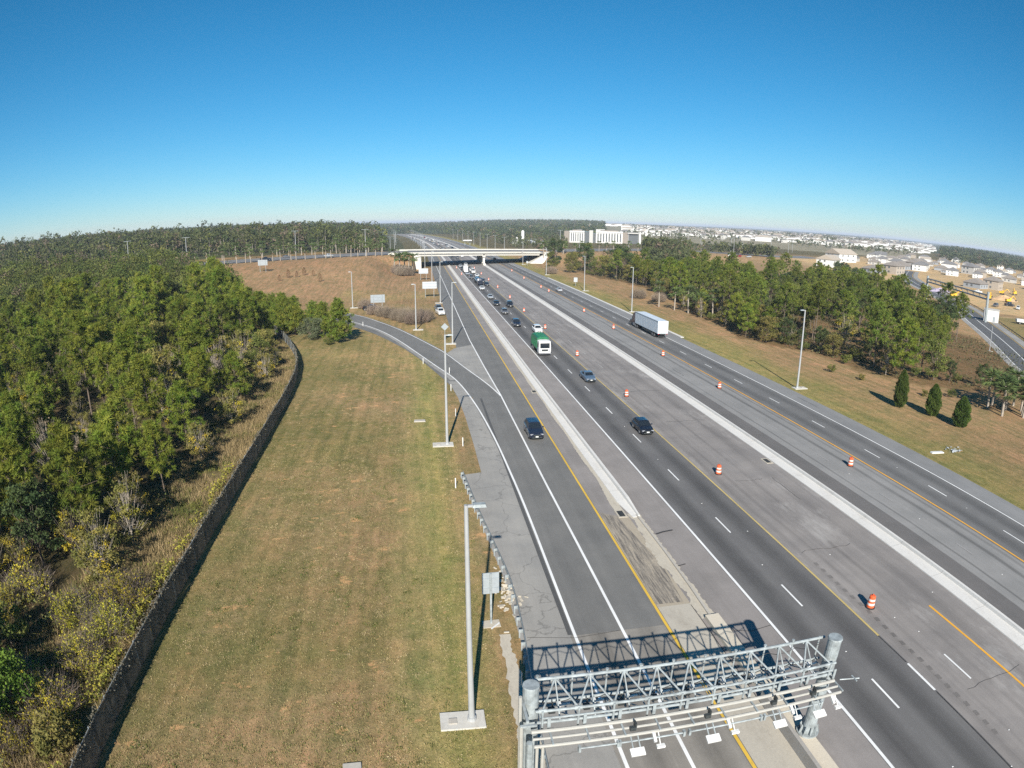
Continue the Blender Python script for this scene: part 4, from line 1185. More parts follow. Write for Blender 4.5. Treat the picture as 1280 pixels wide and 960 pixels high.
car('pickup', 'white', 31.0, 408.0, 0.0, 'white pickup just coming out of the bridge shadow', 'pickup truck', 'pickup_truck')
car('hatch', 'navy', 30.9, 300.0, 0.0, 'dark hatchback right of the long dark carrier truck')
car('sedan', 'silver', 58.0, 256.5, PI, 'silver car driving away on the right roadway')
car('pickup', 'white', 6.9, 196.4, 0.15, 'white pickup parked on the grass between ramp and motorway', 'pickup truck', 'pickup_truck', z=0.05)
car('pickup', 'black', -15.0, 208.5, 1.2, 'dark green pickup parked on the grass behind the grey sign panel', 'pickup truck', 'pickup_truck', z=0.05)
car('pickup', 'grey', 6.6, 204.0, 0.1, 'grey vehicle parked right behind the white pickup on the grass', 'pickup truck', 'pickup_truck', z=0.05)
for (k_, p_, x_, y_, l_) in [('suv', 'grey', 26.9, 318.0, 'grey SUV behind the dark carrier truck'), ('sedan', 'silver', 27.0, 342.0, 'silver sedan right in front of the white box truck'), ('van', 'white', 30.9, 352.0, 'white van beside the white box truck'),
  ('suv', 'black', 27.0, 378.0, 'black SUV just behind the white box truck'), ('sedan', 'white', 30.9, 330.0, 'white sedan level with the gap behind the carrier truck'), ('suv', 'silver', 27.0, 398.0, 'silver SUV at the edge of the bridge shadow'), ('hatch', 'navy', 30.8, 282.0, 'navy hatchback beside the cab of the carrier truck'), ('sedan', 'black', 26.9, 216.0, 'black sedan between the dark grey hatchback and the silver sedan')]:
    car(k_, p_, x_, y_, 0.0, l_)
beyond = [(28, 505, 'navy', 'suv'), (31.5, 498, 'grey', 'pickup'), (36, 512, 'white', 'van'), (57, 470, 'navy', 'suv')]
for (x, y, p, k) in beyond:
    car(k, p, x, y, 0.0 if x < 45 else PI, {'navy': 'dark SUV', 'grey': 'grey pickup', 'white': 'white van'}[p] + (' seen under the bridge on the main side' if x < 45 else ' in the bridge shadow on the right roadway'), 'suv' if k == 'suv' else 'vehicle', k if k != 'suv' else 'suv')
cols = ['white', 'white', 'silver', 'red', 'grey', 'navy', 'white', 'tan']
kk = ['suv', 'sedan', 'van', 'pickup', 'hatch', 'suv']
for i in range(46):
    y = 560 + i * 13 + rnd.uniform(-4, 4)
    x = rnd.choice([27, 30.8, 34.6, 38, 15.5]) + float(road_shift(y))
    car(kk[i % 6], cols[rnd.randrange(8)], x, y, 0.0, 'tiny vehicle in the queue of traffic far beyond the bridge', 'car', 'car', group='distant queue beyond the bridge')
def cross_car(kind, paint, x, s, label):
    y = 397 + SK * (x - 2) + s
    zz = dz(x) + 0.04 if -1 < x < 90 else max(gz(x, 397 + SK * (x - 2) + 2), gz(x, 397 + SK * (x - 2) + DW - 2)) + 0.08
    car(kind, paint, x, y, PI / 2 + math.atan(SK), label, 'car', 'car', z=zz)
cross_car('suv', 'white', -120, 8, 'white SUV on the raised cross road, left of a dark car')
cross_car('suv', 'black', -113, 8, 'black SUV on the raised cross road beside the white one')
cross_car('pickup', 'navy', -86, 10, 'dark pickup farther along the raised cross road')
cross_car('pickup', 'silver', -52, 8, 'silver pickup on the cross road before the row of palms')
cross_car('sedan', 'grey', -78, 28, 'grey sedan on the cross road behind the dark pickup')

# green refuse truck, front towards -Y
def bx_part(name, parent, c, d, mat, **kw):
    m = MB(); m.box(c, d, **kw); return m.build(name, mat, parent)
gt = empty('refuse_truck', (26.9, 136.4, 0.03)); gt.scale = (1.06, 1.06, 1.06); tag(gt, 'green refuse truck with a white cab in the main left lane', 'truck')
m = MB(); loft(m, [(-4.6, [(1.10, 0.55), (1.22, 0.8), (1.22, 2.0), (1.12, 2.75), (0.6, 2.85)]), (-4.45, [(1.2, 0.45), (1.26, 0.8), (1.26, 2.0), (1.2, 2.9), (0.6, 3.02)]),
                   (-2.7, [(1.2, 0.45), (1.26, 0.8), (1.26, 2.0), (1.22, 2.95), (0.6, 3.05)])]); m.build('cab', M_white, gt)
bx_part('windshield', gt, (0, -4.6, 2.1), (1.95, 0.10, 1.0), M_glass, rx=-0.08)
for s in (-1, 1):
    bx_part('side_window', gt, (s * 1.27, -3.6, 2.15), (0.04, 1.1, 0.8), M_glass)
    bx_part('headlight', gt, (s * 0.95, -4.62, 0.95), (0.34, 0.08, 0.18), M_lamp)
    bx_part('side_mirror', gt, (s * 1.5, -4.45, 2.1), (0.12, 0.2, 0.6), M_black)
bx_part('grille', gt, (0, -4.64, 1.15), (1.3, 0.06, 0.4), M_dark)
bx_part('bumper', gt, (0, -4.72, 0.55), (2.45, 0.2, 0.28), M_rim)
m = MB(); loft(m, [(-2.5, [(1.25, 0.9), (1.3, 1.2), (1.3, 2.8), (1.15, 3.35), (0.5, 3.5)]), (3.2, [(1.25, 0.9), (1.3, 1.2), (1.3, 2.8), (1.15, 3.35), (0.5, 3.5)]),
                   (4.4, [(1.25, 0.9), (1.3, 1.2), (1.3, 2.4), (1.15, 2.9), (0.5, 3.0)])]); m.build('body', M_green, gt)
for k in range(6):
    m = MB(); m.box((0, -2.2 + k * 1.05, 3.5), (1.5, 0.07, 0.10)); m.build('roof_rib', M_green, gt)
    for s in (-1, 1): bx_part('side_rib', gt, (s * 1.33, -2.2 + k * 1.05, 2.0), (0.06, 0.09, 1.6), M_green)
bx_part('chassis', gt, (0, 0.3, 0.72), (1.0, 8.6, 0.34), M_dark)
for y in (-3.6, 1.8, 3.1):
    for x in (-1.08, 1.08): wheel(gt, x, y, 0.52, 0.34)

# semi truck: tractor leads towards +Y
se = empty('semi_truck', (60.9, 149.0, 0.03)); se.scale = (1.07, 1.07, 1.07); tag(se, 'maroon semi truck hauling a long white box trailer away from the camera', 'truck')
tm = MB(); tm.box((0, 8.1, 2.65), (2.6, 16.2, 2.9)); tr = tm.build('trailer_box', M_trailer, se)
bx_part('roof_sheet', tr, (0, 8.1, 4.12), (2.5, 16.1, 0.04), plain('trailer_roof', (0.50, 0.55, 0.60), 0.5, var=0.15, scale=1.0))
for s in (-1, 1):
    bx_part('door', tr, (s * 0.64, -0.03, 2.66), (1.2, 0.06, 2.65), M_white)
    bx_part('taillight', se, (s * 1.05, -0.02, 1.08), (0.3, 0.08, 0.12), M_tail)
    for k in range(13): bx_part('side_post', tr, (s * 1.3, 0.6 + k * 1.22, 2.65), (0.008, 0.06, 2.7), M_trailer)
    bx_part('side_skirt', se, (s * 1.22, 7.5, 0.85), (0.05, 6.0, 0.6), M_dark)
bx_part('top_rail', tr, (-1.31, 8.1, 4.05), (0.05, 16.2, 0.16), M_signback)
bx_part('underride_bar', se, (0, 0.05, 0.55), (2.3, 0.12, 0.12), M_dark)
bx_part('trailer_chassis', se, (0, 7.5, 1.0), (1.1, 14.5, 0.35), M_dark)
for y in (2.3, 3.6, 14.6, 15.9):
    for x in (-1.05, 1.05): wheel(se, x, y, 0.52, 0.45)
for x in (-1.1, 1.1): wheel(se, x, 20.4, 0.52, 0.32)
bx_part('tractor_frame', se, (0, 17.6, 0.9), (1.0, 7.4, 0.4), M_dark)
m = MB(); loft(m, [(16.7, [(1.15, 0.9), (1.22, 1.2), (1.22, 3.2), (1.12, 3.9), (0.5, 4.05)]), (18.0, [(1.15, 0.9), (1.22, 1.2), (1.22, 3.1), (1.12, 3.7), (0.5, 3.8)]),
                   (18.9, [(1.15, 0.9), (1.2, 1.2), (1.2, 2.3), (1.1, 2.8), (0.5, 2.9)]), (19.2, [(1.15, 0.9), (1.2, 1.2), (1.18, 1.7), (1.05, 1.95), (0.5, 2.05)]),
                   (21.2, [(0.95, 0.8), (1.0, 1.0), (0.98, 1.4), (0.85, 1.65), (0.4, 1.72)])]); m.build('cab', M_maroon, se)
for s in (-1, 1):
    bx_part('fuel_tank', se, (s * 1.0, 17.3, 0.75), (0.5, 1.4, 0.6), M_rim)
    bx_part('side_mirror', se, (s * 1.45, 19.0, 2.3), (0.1, 0.15, 0.6), M_rim)
    bx_part('side_window', se, (s * 1.215, 18.5, 2.25), (0.04, 0.8, 0.6), M_glass)
bx_part('exhaust_stack', se, (-1.2, 16.5, 2.9), (0.16, 0.16, 2.4), M_rim)

# box truck near the bridge and dark carrier truck
def box_truck(x, y, boxm, cabm, name, label, L=8.0, bh=2.6, rz=0.0, z=0.03):
    e = empty(name, (x, y, z), rz); tag(e, label, 'truck')
    m = MB(); loft(m, [(-L / 2, [(0.95, 0.5), (1.05, 0.8), (1.05, 1.5), (0.95, 1.75), (0.5, 1.8)]), (-L / 2 + 0.9, [(1.05, 0.45), (1.1, 0.8), (1.1, 1.7), (1.05, 1.9), (0.5, 2.0)]),
                       (-L / 2 + 1.3, [(1.05, 0.45), (1.1, 0.8), (1.1, 2.2), (1.0, 2.45), (0.5, 2.5)]), (-L / 2 + 2.2, [(1.05, 0.45), (1.1, 0.8), (1.1, 2.3), (1.0, 2.55), (0.5, 2.6)])]); m.build('cab', cabm, e)
    bx_part('windshield', e, (0, -L / 2 + 1.08, 2.05), (1.7, 0.06, 0.6), M_glass, rx=-0.5)
    bx_part('cargo_box', e, (0, 1.1, 0.95 + bh / 2), (2.4, L - 2.4, bh), boxm)
    bx_part('chassis', e, (0, 0.4, 0.7), (0.9, L - 1.2, 0.3), M_dark)
    for yy in (-L / 2 + 1.1, L / 2 - 1.6):
        for xx in (-1.0, 1.0): wheel(e, xx, yy, 0.45, 0.3)
    return e
box_truck(27.2, 358.5, M_white, PAINT['white'], 'box_truck', 'white box truck in the left lane just this side of the bridge')
ct = empty('carrier_truck', (28.0, 292.0, 0.03)); tag(ct, 'long dark carrier truck loaded with dark pipes behind the white sedan', 'truck')
m = MB(); loft(m, [(-9.5, [(1.0, 0.6), (1.1, 0.9), (1.1, 1.6), (1.0, 1.9), (0.5, 2.0)]), (-8.2, [(1.1, 0.5), (1.2, 0.9), (1.2, 1.9), (1.1, 2.1), (0.5, 2.2)]), (-7.9, [(1.1, 0.5), (1.2, 0.9), (1.2, 2.6), (1.1, 2.95), (0.5, 3.05)]), (-6.2, [(1.1, 0.5), (1.2, 0.9), (1.2, 2.9), (1.1, 3.2), (0.5, 3.3)])]); m.build('cab', PAINT['navy'], ct)
bx_part('flatbed', ct, (0, 2.2, 1.15), (2.4, 15.0, 0.25), M_dark)
for k, (x, z) in enumerate([(-0.8, 1.6), (0, 1.6), (0.8, 1.6), (-0.4, 2.3), (0.4, 2.3)]):
    m = MB(); m.tube((x, -4.5, z), (x, 8.5, z), 0.36, n=10); m.build('pipe_load', PAINT['blue_grey'], ct)
for y in (-8.3, -5.4, 6.5, 8.0):
    for x in (-1.05, 1.05): wheel(ct, x, y, 0.5, 0.4)

# ------------------------------------------------------------------ signs
def panel_sign(x, y, w, h, zb, mat, label, legs=2, rz=0.0, name='road_sign'):
    z0 = gz(x, y)
    e = empty(name, (x, y, z0), rz); tag(e, label, 'sign')
    m = MB(); m.box((0, 0, zb + h / 2), (w, 0.06, h)); p = m.build('panel', mat, e)
    for k in range(2):
        m = MB(); m.box((0, -0.06, zb + h * (0.27 + 0.46 * k)), (w * 0.96, 0.06, 0.09)); m.build('stiffener', M_signback, e)
    xs = [0] if legs == 1 else [-w * 0.3, w * 0.3]
    for xx in xs:
        m = MB(); m.box((xx, 0.09 if mat is not M_signback else -0.12, (zb + h) / 2), (0.14, 0.12, zb + h)); m.build('leg', M_steel, e)
    return e
s1 = panel_sign(4.45, 39.4, 1.25, 1.75, 2.6, M_signback, 'grey back of a single-post sign beside the near guardrail', legs=1, rz=0.05)
m = MB(); m.box((0, -0.2, 0.02), (1.3, 0.9, 0.06)); m.build('footing', M_cream, s1)
m = MB(); m.box((0.25, -0.55, 0.08), (0.95, 0.10, 0.05), rz=0.75); m.build('foot_brace', M_white, s1)
m = MB(); m.box((0, 0.0, 2.45), (0.10, 0.10, 3.7)); m.build('mast', M_steel, s1)
panel_sign(-12.6, 201.5, 4.5, 2.5, 3.5, M_signback, 'wide grey back of a two-legged sign in front of the bare shrubs', rz=0.1)
panel_sign(4.6, 241.5, 5.4, 2.6, 3.4, M_signwhite, 'white two-legged sign panel on the verge left of the main lanes')
panel_sign(3.1, 315.0, 4.6, 2.5, 3.2, M_signwhite, 'white sign panel farther back in front of the bridge wall')
panel_sign(-73.2, 305.0, 4.6, 2.6, 3.2, M_signback, 'grey sign panel alone at the left of the brown field')
panel_sign(70.6, 278.6, 1.7, 2.0, 1.8, M_signwhite, 'small white square sign on the right verge', legs=1)
panel_sign(70.4, 405.0, 1.2, 1.4, 1.8, M_signwhite, 'tiny white sign by the right slope of the bridge', legs=1)
dsn = empty('diamond_sign', (2.2, 97.0, 0)); tag(dsn, 'grey back of a diamond shaped sign above the lamp post arm by the ramp', 'sign')
dsn.location = (-0.5, 150.0, 0)
dsn.location = (6.4, 152.0, 0)
m = MB(); m.box((0, 0, 3.4), (1.3, 0.05, 1.3)); pn = m.build('panel', M_signback, dsn)
for v in pn.data.vertices:
    c = Vector((v.co.x, 0, v.co.z - 3.4)); r_ = Matrix.Rotation(PI / 4, 3, 'Y') @ c; v.co.x = r_.x; v.co.z = r_.z + 3.4
m = MB(); m.box((0, 0.07, 1.8), (0.09, 0.06, 3.6)); m.build('leg', M_steel, dsn)
mk = None
for (x, y) in [(5.6, 105.3), (5.5, 90.9), (5.6, 77.8), (3.8, 64.5), (1.1, 127.0), (-15.2, 177.6), (6.0, 118)]:
    if mk is None:
        m = MB(); m.box((0, 0, 0.6), (0.11, 0.04, 1.2)); mk = m.build('marker_post', M_white); o = mk
        tag(mk, 'thin white marker post in the grass beside the ramp', 'marker post', 'white marker posts by the ramp')
    else: o = copy_tree(mk)
    o.location = (x - 0.3, y, 0)
# concrete bits on the lawn and verge
def slab(x, y, dx, dy, h, rz, mat, label, name='concrete_slab', cat='slab'):
    m = MB(); m.box((0, 0, h / 2), (dx, dy, h), top=(dx * 0.92, dy * 0.92)); o = m.build(name, mat); o.location = (x, y, gz(x, y)); o.rotation_euler = (0, 0, rz); tag(o, label, cat)
slab(-0.2, 89.1, 1.7, 0.9, 0.12, 0, M_conc, 'small grey concrete box lid on the lawn, upper left of the lamp pad')
slab(-4.9, 25.9, 1.1, 1.0, 0.12, 0.1, M_conc, 'concrete pad with sand round it at the bottom of the lawn')
slab(69.6, 63.6, 2.2, 0.6, 0.15, -0.15, M_white, 'long white concrete piece lying on the right verge')
# litter heap
m = MB()
r = random.Random(4)
for k in range(40):
    m.box((r.gauss(0, 0.6), r.gauss(0, 0.45), r.uniform(0.02, 0.25)), (r.uniform(0.1, 0.4), r.uniform(0.1, 0.3), 0.03), rz=r.uniform(0, 3), rx=r.uniform(-0.7, 0.7))
o = m.build('rubbish_heap', M_signwhite); o.location = (73.2, 63.6, 0.0); tag(o, 'pale heap of torn rubbish on the right verge', 'rubbish', kind='stuff')
m = MB()
r = random.Random(5)
for k in range(70):
    m.box((r.gauss(0, 0.45), r.gauss(0, 1.6), r.uniform(0.05, 0.2)), (r.uniform(0.1, 0.35), r.uniform(0.1, 0.4), r.uniform(0.05, 0.12)), rz=r.uniform(0, 3), rx=r.uniform(-0.5, 0.5))
o = m.build('rubble_pile', M_cream); o.location = (6.0, 43.0, 0.0); tag(o, 'broken pale concrete rubble between guardrail and lawn', 'rubble', kind='stuff')
# ------------------------------------------------------------------ trees
def leaves(C, size, n_r, aniso=1.0, up=0.0):
    """triangles of random orientation at centres C (n,3); size scalar or (n,)"""
    n = len(C)
    a = n_r.normal(size=(n, 3)); a[:, 2] += up; a /= np.linalg.norm(a, axis=1, keepdims=True)
    b = n_r.normal(size=(n, 3)); b -= (b * a).sum(1, keepdims=True) * a; b /= np.linalg.norm(b, axis=1, keepdims=True)
    s = np.broadcast_to(np.asarray(size, float), (n,))[:, None] * n_r.uniform(0.7, 1.3, (n, 1))
    V = np.stack([C - a * s * 0.5 * aniso, C + a * s * 0.5 * aniso + b * s * 0.1, C + b * s * 0.75 / max(aniso, 1) * (1 if aniso == 1 else 0.6)], 1)
    return V.reshape(-1, 3)

def needles(C, D, length, width, n_r):
    """thin triangles from C along D"""
    n = len(C)
    b = n_r.normal(size=(n, 3)); b -= (b * D).sum(1, keepdims=True) * D; b /= np.linalg.norm(b, axis=1, keepdims=True)
    return np.stack([C - b * width * 0.5, C + b * width * 0.5, C + D * length], 1).reshape(-1, 3)

def tubes_np(segs, n=5):
    Vs, Fs, o = [], [], 0
    for (p0, p1, r0, r1) in segs:
        p0 = np.array(p0, float); p1 = np.array(p1, float)
        d = p1 - p0; d /= np.linalg.norm(d) + 1e-9
        u = np.cross(d, [0.3, 0.9, 0.1]); u /= np.linalg.norm(u); w = np.cross(d, u)
        ang = np.arange(n) * 2 * np.pi / n
        ring = np.cos(ang)[:, None] * u + np.sin(ang)[:, None] * w
        Vs += [p0 + ring * r0, p1 + ring * r1]
        for i in range(n):
            j = (i + 1) % n
            Fs.append((o + i, o + j, o + n + j)); Fs.append((o + i, o + n + j, o + n + i))
        o += 2 * n
    return np.concatenate(Vs), np.array(Fs)

def tinted(n_groups, counts, base, alt, n_r, var=0.28):
    out = []
    for c in counts:
        t = n_r.uniform(0, 1) ** 1.3
        col = np.array(base) * (1 - t) + np.array(alt) * t
        col = col * n_r.uniform(1 - var, 1 + var)
        out.append(np.tile(col, (c, 1)))
    return np.concatenate(out)

G_PINE = ((0.098, 0.150, 0.016), (0.200, 0.215, 0.030))
G_PINE2 = ((0.095, 0.142, 0.020), (0.175, 0.200, 0.034))
G_OAK = ((0.085, 0.112, 0.022), (0.150, 0.160, 0.038))
G_OLIVE = ((0.135, 0.140, 0.034), (0.23, 0.20, 0.055))
G_DARK = ((0.040, 0.068, 0.022), (0.070, 0.095, 0.030))
G_YEL = ((0.24, 0.22, 0.03), (0.46, 0.36, 0.03))

def mesh_tree(name, crownV, tint, woodsegs, fol=None, wood=None, smooth=False):
    e = empty(name)
    F = np.arange(len(crownV)).reshape(-1, 3)
    me = np_mesh(name + '_crown', crownV, F, fol or M_fol, tint=tint)
    link(bpy.data.objects.new('crown', me), e)
    if woodsegs:
        V, Fw = tubes_np(woodsegs)
        link(bpy.data.objects.new('trunk', np_mesh(name + '_trunk', V, Fw, wood or M_bark)), e)
    return e

def pine(seed, h=16.0, lean=0.4, cols=G_PINE, start=0.42, spread=2.6, nl=26, tufts=5, nn=46, young=False, nlen=0.46, nwid=0.085, name='pine_tree'):
    r = np.random.default_rng(seed)
    segs = []; top = np.array([r.normal(0, lean), r.normal(0, lean), h * 0.97])
    def axis_(t): return top * t + np.array([math.sin(t * 3 + seed), math.cos(t * 2.3 + seed), 0]) * 0.12 * t * (1 if not young else 0.2)
    R0 = 0.022 * h ** 0.9 * 0.5 + 0.03
    ts = np.linspace(0, 1, 7)
    for a, b in zip(ts[:-1], ts[1:]): segs.append((axis_(a), axis_(b), R0 * (1.05 - a * 0.85), R0 * (1.05 - b * 0.85)))
    Vs, cnt = [], []
    for k in range(nl):
        t = start + (1 - start) * (k + r.uniform(0, 0.8)) / nl
        p = axis_(t); a = k * 2.4 + r.uniform(-0.6, 0.6)
        u = (t - start) / (1 - start)
        ln = spread * ((0.55 + 0.6 * math.sin(min(u * 1.5 + 0.35, 1.75) * 1.8)) if not young else (1.08 - u) * 0.95 + 0.15) * r.uniform(0.6, 1.15) * (1 - 0.45 * max(u - 0.7, 0) / 0.3)
        rise = (0.15 + 0.5 * u) if not young else 0.35
        d = np.array([math.cos(a), math.sin(a), rise]); d /= np.linalg.norm(d)
        q = p + d * ln
        segs.append((p, q, R0 * 0.28, 0.02))
        for j in range(tufts):
            s = 0.35 + 0.65 * (j + 0.6) / tufts
            c = p + d * ln * s + r.normal(0, 0.30 * (0.5 + s) * spread / 2.6, 3) * np.array([1, 1, 0.6])
            n = int(nn * r.uniform(0.7, 1.2))
            D = r.normal(size=(n, 3)); D[:, 2] += 0.25; D /= np.linalg.norm(D, axis=1, keepdims=True)
            C = c + D * r.uniform(0.0, 0.22, (n, 1))
            Vs.append(needles(C, D, nlen * r.uniform(0.8, 1.2), nwid, r)); cnt.append(n * 3)
    for j in range(4):
        c = axis_(1.0) + r.normal(0, 0.25, 3); n = nn
        D = r.normal(size=(n, 3)); D[:, 2] += 0.5; D /= np.linalg.norm(D, axis=1, keepdims=True)
        Vs.append(needles(np.tile(c, (n, 1)), D, nlen, nwid, r)); cnt.append(n * 3)
    return mesh_tree(name, np.concatenate(Vs), tinted(0, cnt, *cols, r, 0.22), segs)

def broadleaf(seed, h=10.0, w=6.0, cols=G_OAK, nclump=34, per=120, leaf=0.30, low=0.25, name='broadleaf_tree', alt=None, altp=0.0, shell=0.75, wood=None, twigs=0):
    r = np.random.default_rng(seed)
    segs = [((0, 0, 0), (0.1, 0.05, h * 0.35), 0.016 * h + 0.03, 0.012 * h)]
    Vs, tv = [], []
    for k in range(nclump):
        a = r.uniform(0, 2 * np.pi); u = r.uniform(0, 1)
        z = h * (low + (1 - low) * u ** 0.8 * 0.92)
        rad = w / 2 * math.sqrt(max(0.05, 1 - ((z / h - 0.52) / 0.56) ** 2)) * r.uniform(0.35, 0.95)
        c = np.array([math.cos(a) * rad, math.sin(a) * rad, z])
        cr = r.uniform(0.55, 1.15) * w / 7.0 + 0.2
        D = r.normal(size=(per, 3)); D /= np.linalg.norm(D, axis=1, keepdims=True)
        rr = cr * (shell + (1 - shell) * r.uniform(-1, 1, (per, 1)))
        C = c + D * rr * np.array([1, 1, 0.75])
        Vs.append(leaves(C, leaf, r))
        cc = cols if not (alt and r.uniform() < altp) else alt
        t = r.uniform(0, 1); col = (np.array(cc[0]) * (1 - t) + np.array(cc[1]) * t) * r.uniform(0.78, 1.22)
        tv.append(np.tile(col, (per * 3, 1)) * np.repeat(r.uniform(0.8, 1.2, (per, 1)), 3, 0))
        if k % 2 == 0: segs.append(((0.1, 0.05, h * (0.15 + 0.25 * r.uniform())), c, 0.008 * h, 0.02))
    for k in range(twigs):
        a = r.uniform(0, 2 * np.pi); rad = w / 2 * r.uniform(0.1, 1.0); z = h * r.uniform(0.3, 1.02)
        q = np.array([math.cos(a) * rad, math.sin(a) * rad, z])
        segs.append((q * np.array([0.45, 0.45, 0.55]), q, 0.028, 0.012))
    return mesh_tree(name, np.concatenate(Vs), np.concatenate(tv), segs, wood=wood)

def bare_shrub(seed, h=3.0, w=4.0, n=700, cols=((0.11, 0.09, 0.075), (0.19, 0.155, 0.125)), leaf=0.0, leafcols=G_YEL, nleaf=400, name='bare_shrub'):
    r = np.random.default_rng(seed)
    a = r.uniform(0, 2 * np.pi, n); rad = (w / 2) * np.sqrt(r.uniform(0, 1, n))
    hz_ = h * np.sqrt(np.clip(1 - (rad / (w / 2)) ** 2 * 0.75, 0.05, 1)) * r.uniform(0.45, 1.0, n)
    C = np.stack([np.cos(a) * rad, np.sin(a) * rad, hz_ * r.uniform(0.15, 0.9, n)], 1)
    D = np.stack([np.cos(a) * 0.5, np.sin(a) * 0.5, np.ones(n)], 1) + r.normal(0, 0.55, (n, 3)); D /= np.linalg.norm(D, axis=1, keepdims=True)
    V = needles(C, D, 1.0 * h / 3 + 0.25, 0.035, r)
    t = r.uniform(0, 1, (n, 1)); T = np.repeat(np.array(cols[0]) * (1 - t) + np.array(cols[1]) * t, 3, 0)
    if nleaf:
        k = r.integers(0, max(8, n // 14), nleaf); cl = C[k] * np.array([1.02, 1.02, 1.15])
        P = cl + r.normal(0, 0.28, (nleaf, 3))
        P[:, 2] = np.clip(P[:, 2], 0.05, None)
        V2 = leaves(P, 0.17, r); t = r.uniform(0, 1, (nleaf, 1))
        T2 = np.repeat(np.array(leafcols[0]) * (1 - t) + np.array(leafcols[1]) * t, 3, 0)
        V = np.concatenate([V, V2]); T = np.concatenate([T, T2])
    return mesh_tree(name, V, T, [((0, 0, 0), (0, 0, h * 0.4), 0.05, 0.02)], fol=M_dry)

def cypress(seed, h=5.0, w=2.4, name='conical_cypress', cols=((0.055, 0.10, 0.018), (0.095, 0.145, 0.025)), n=4200):
    r = np.random.default_rng(seed)
    a = r.uniform(0, 2 * np.pi, n); u = r.uniform(0, 1, n) ** 0.85
    prof = np.interp(u, [0, 0.08, 0.25, 0.5, 0.8, 1.0], [0.62, 0.85, 1.0, 0.97, 0.66, 0.06])
    rad = w / 2 * prof * r.uniform(0.70, 1.08, n) * (1 + 0.13 * np.sin(a * 4 + u * 17) + 0.08 * np.sin(a * 9 - u * 31))
    C = np.stack([np.cos(a) * rad, np.sin(a) * rad, 0.15 + u * h * 0.97], 1)
    D = np.stack([np.cos(a) * 0.5, np.sin(a) * 0.5, np.full(n, 1.0)], 1) + r.normal(0, 0.3, (n, 3)); D /= np.linalg.norm(D, axis=1, keepdims=True)
    V = needles(C, D, 0.34, 0.13, r)
    t = np.clip(0.5 + 0.5 * np.sin(a * 3 + u * 14) + r.normal(0, 0.3, n), 0, 1)[:, None]
    return mesh_tree(name, V, np.repeat(np.array(cols[0]) * (1 - t) + np.array(cols[1]) * t, 3, 0), [((0, 0, 0), (0, 0, h * 0.6), 0.12, 0.05)])

def palm(seed, h=5.0, name='palm_tree', nf=34, fl=1.9):
    r = np.random.default_rng(seed)
    Vs, Ts = [], []
    top = np.array([r.normal(0, 0.12), r.normal(0, 0.12), h])
    for k in range(nf):
        a = k * 2.399; el = math.radians(r.uniform(-55, 75)); L = fl * r.uniform(0.8, 1.1)
        D0 = np.array([math.cos(a) * math.cos(el), math.sin(a) * math.cos(el), math.sin(el)])
        tip = top + D0 * L * 0.6 + np.array([0, 0, -0.12 * L])
        # fan of segments at the tip (sabal type)
        m = 12; fan = []
        side = np.cross(D0, [0, 0, 1]); side /= np.linalg.norm(side) + 1e-9
        for j in range(m):
            b = math.radians(-75 + 150 * j / (m - 1))
            d = D0 * math.cos(b) + side * math.sin(b) + np.array([0, 0, -0.28])
            d /= np.linalg.norm(d); fan.append(d)
        fan = np.array(fan)
        Vs.append(needles(np.tile(tip, (m, 1)), fan, L * 0.62, 0.16, r))
        Vs.append(needles(top[None], ((tip - top) / np.linalg.norm(tip - top))[None], np.linalg.norm(tip - top) * 1.1, 0.07, r))
        dead = el < math.radians(-40)
        col = np.array((0.20, 0.15, 0.08) if dead else (0.10, 0.145, 0.045)) * r.uniform(0.75, 1.25)
        Ts.append(np.tile(col, ((m + 1) * 3, 1)))
    return mesh_tree(name, np.concatenate(Vs), np.concatenate(Ts), [((0, 0, 0), top, 0.22, 0.16)], wood=M_palebark)

def place(proto, x, y, used, label, cat, group, s=1.0, sz=None, rz=None, z=None):
    rz = rnd.uniform(0, 2 * PI) if rz is None else rz
    zz = gz(x, y) - 0.05 if z is None else z
    if proto.name in used: o = copy_tree(proto)
    else: used.add(proto.name); o = proto
    o.location = (x, y, zz); o.rotation_euler = (0, 0, rz); o.scale = (s, s, s if sz is None else sz)
    tag(o, label, cat, group)
    return o
used = set()
pinesA = [pine(31 + i, h=[13.5, 15.5, 12, 14.5][i], nl=[34, 36, 32, 34][i], tufts=6, spread=[3.3, 3.5, 3.6, 3.0][i], start=[0.24, 0.32, 0.16, 0.36][i], nn=46, nwid=0.115, nlen=0.62) for i in range(4)]
pinesB = [pine(51 + i, h=[16.5, 17.5, 15.5][i], nl=26, tufts=6, spread=[3.4, 3.8, 3.6][i], start=[0.44, 0.50, 0.40][i], nn=44, cols=G_PINE2, nwid=0.13, nlen=0.55, name='tall_pine_tree') for i in range(3)]
youngp = [pine(71 + i, h=[6.6, 7.4, 5.6][i], nl=44, tufts=6, spread=[3.0, 3.1, 2.7][i], start=0.06, nn=34, nwid=0.10, young=True, cols=G_PINE, lean=0.1, name='young_pine_tree') for i in range(3)]
oaks = [broadleaf(81 + i, h=[9.5, 8.0, 11][i], w=[6.5, 6.8, 6.4][i], cols=[G_OAK, G_OLIVE, G_DARK][i], nclump=36, per=110, leaf=0.32, low=0.12) for i in range(3)]
olives = [broadleaf(91 + i, h=[8.5, 7.0][i], w=[5.2, 5.6][i], cols=G_OLIVE, nclump=34, per=96, leaf=0.24, low=0.12, alt=G_YEL, altp=0.22, shell=0.5, name='thin_olive_tree', wood=M_palebark, twigs=60) for i in range(2)]
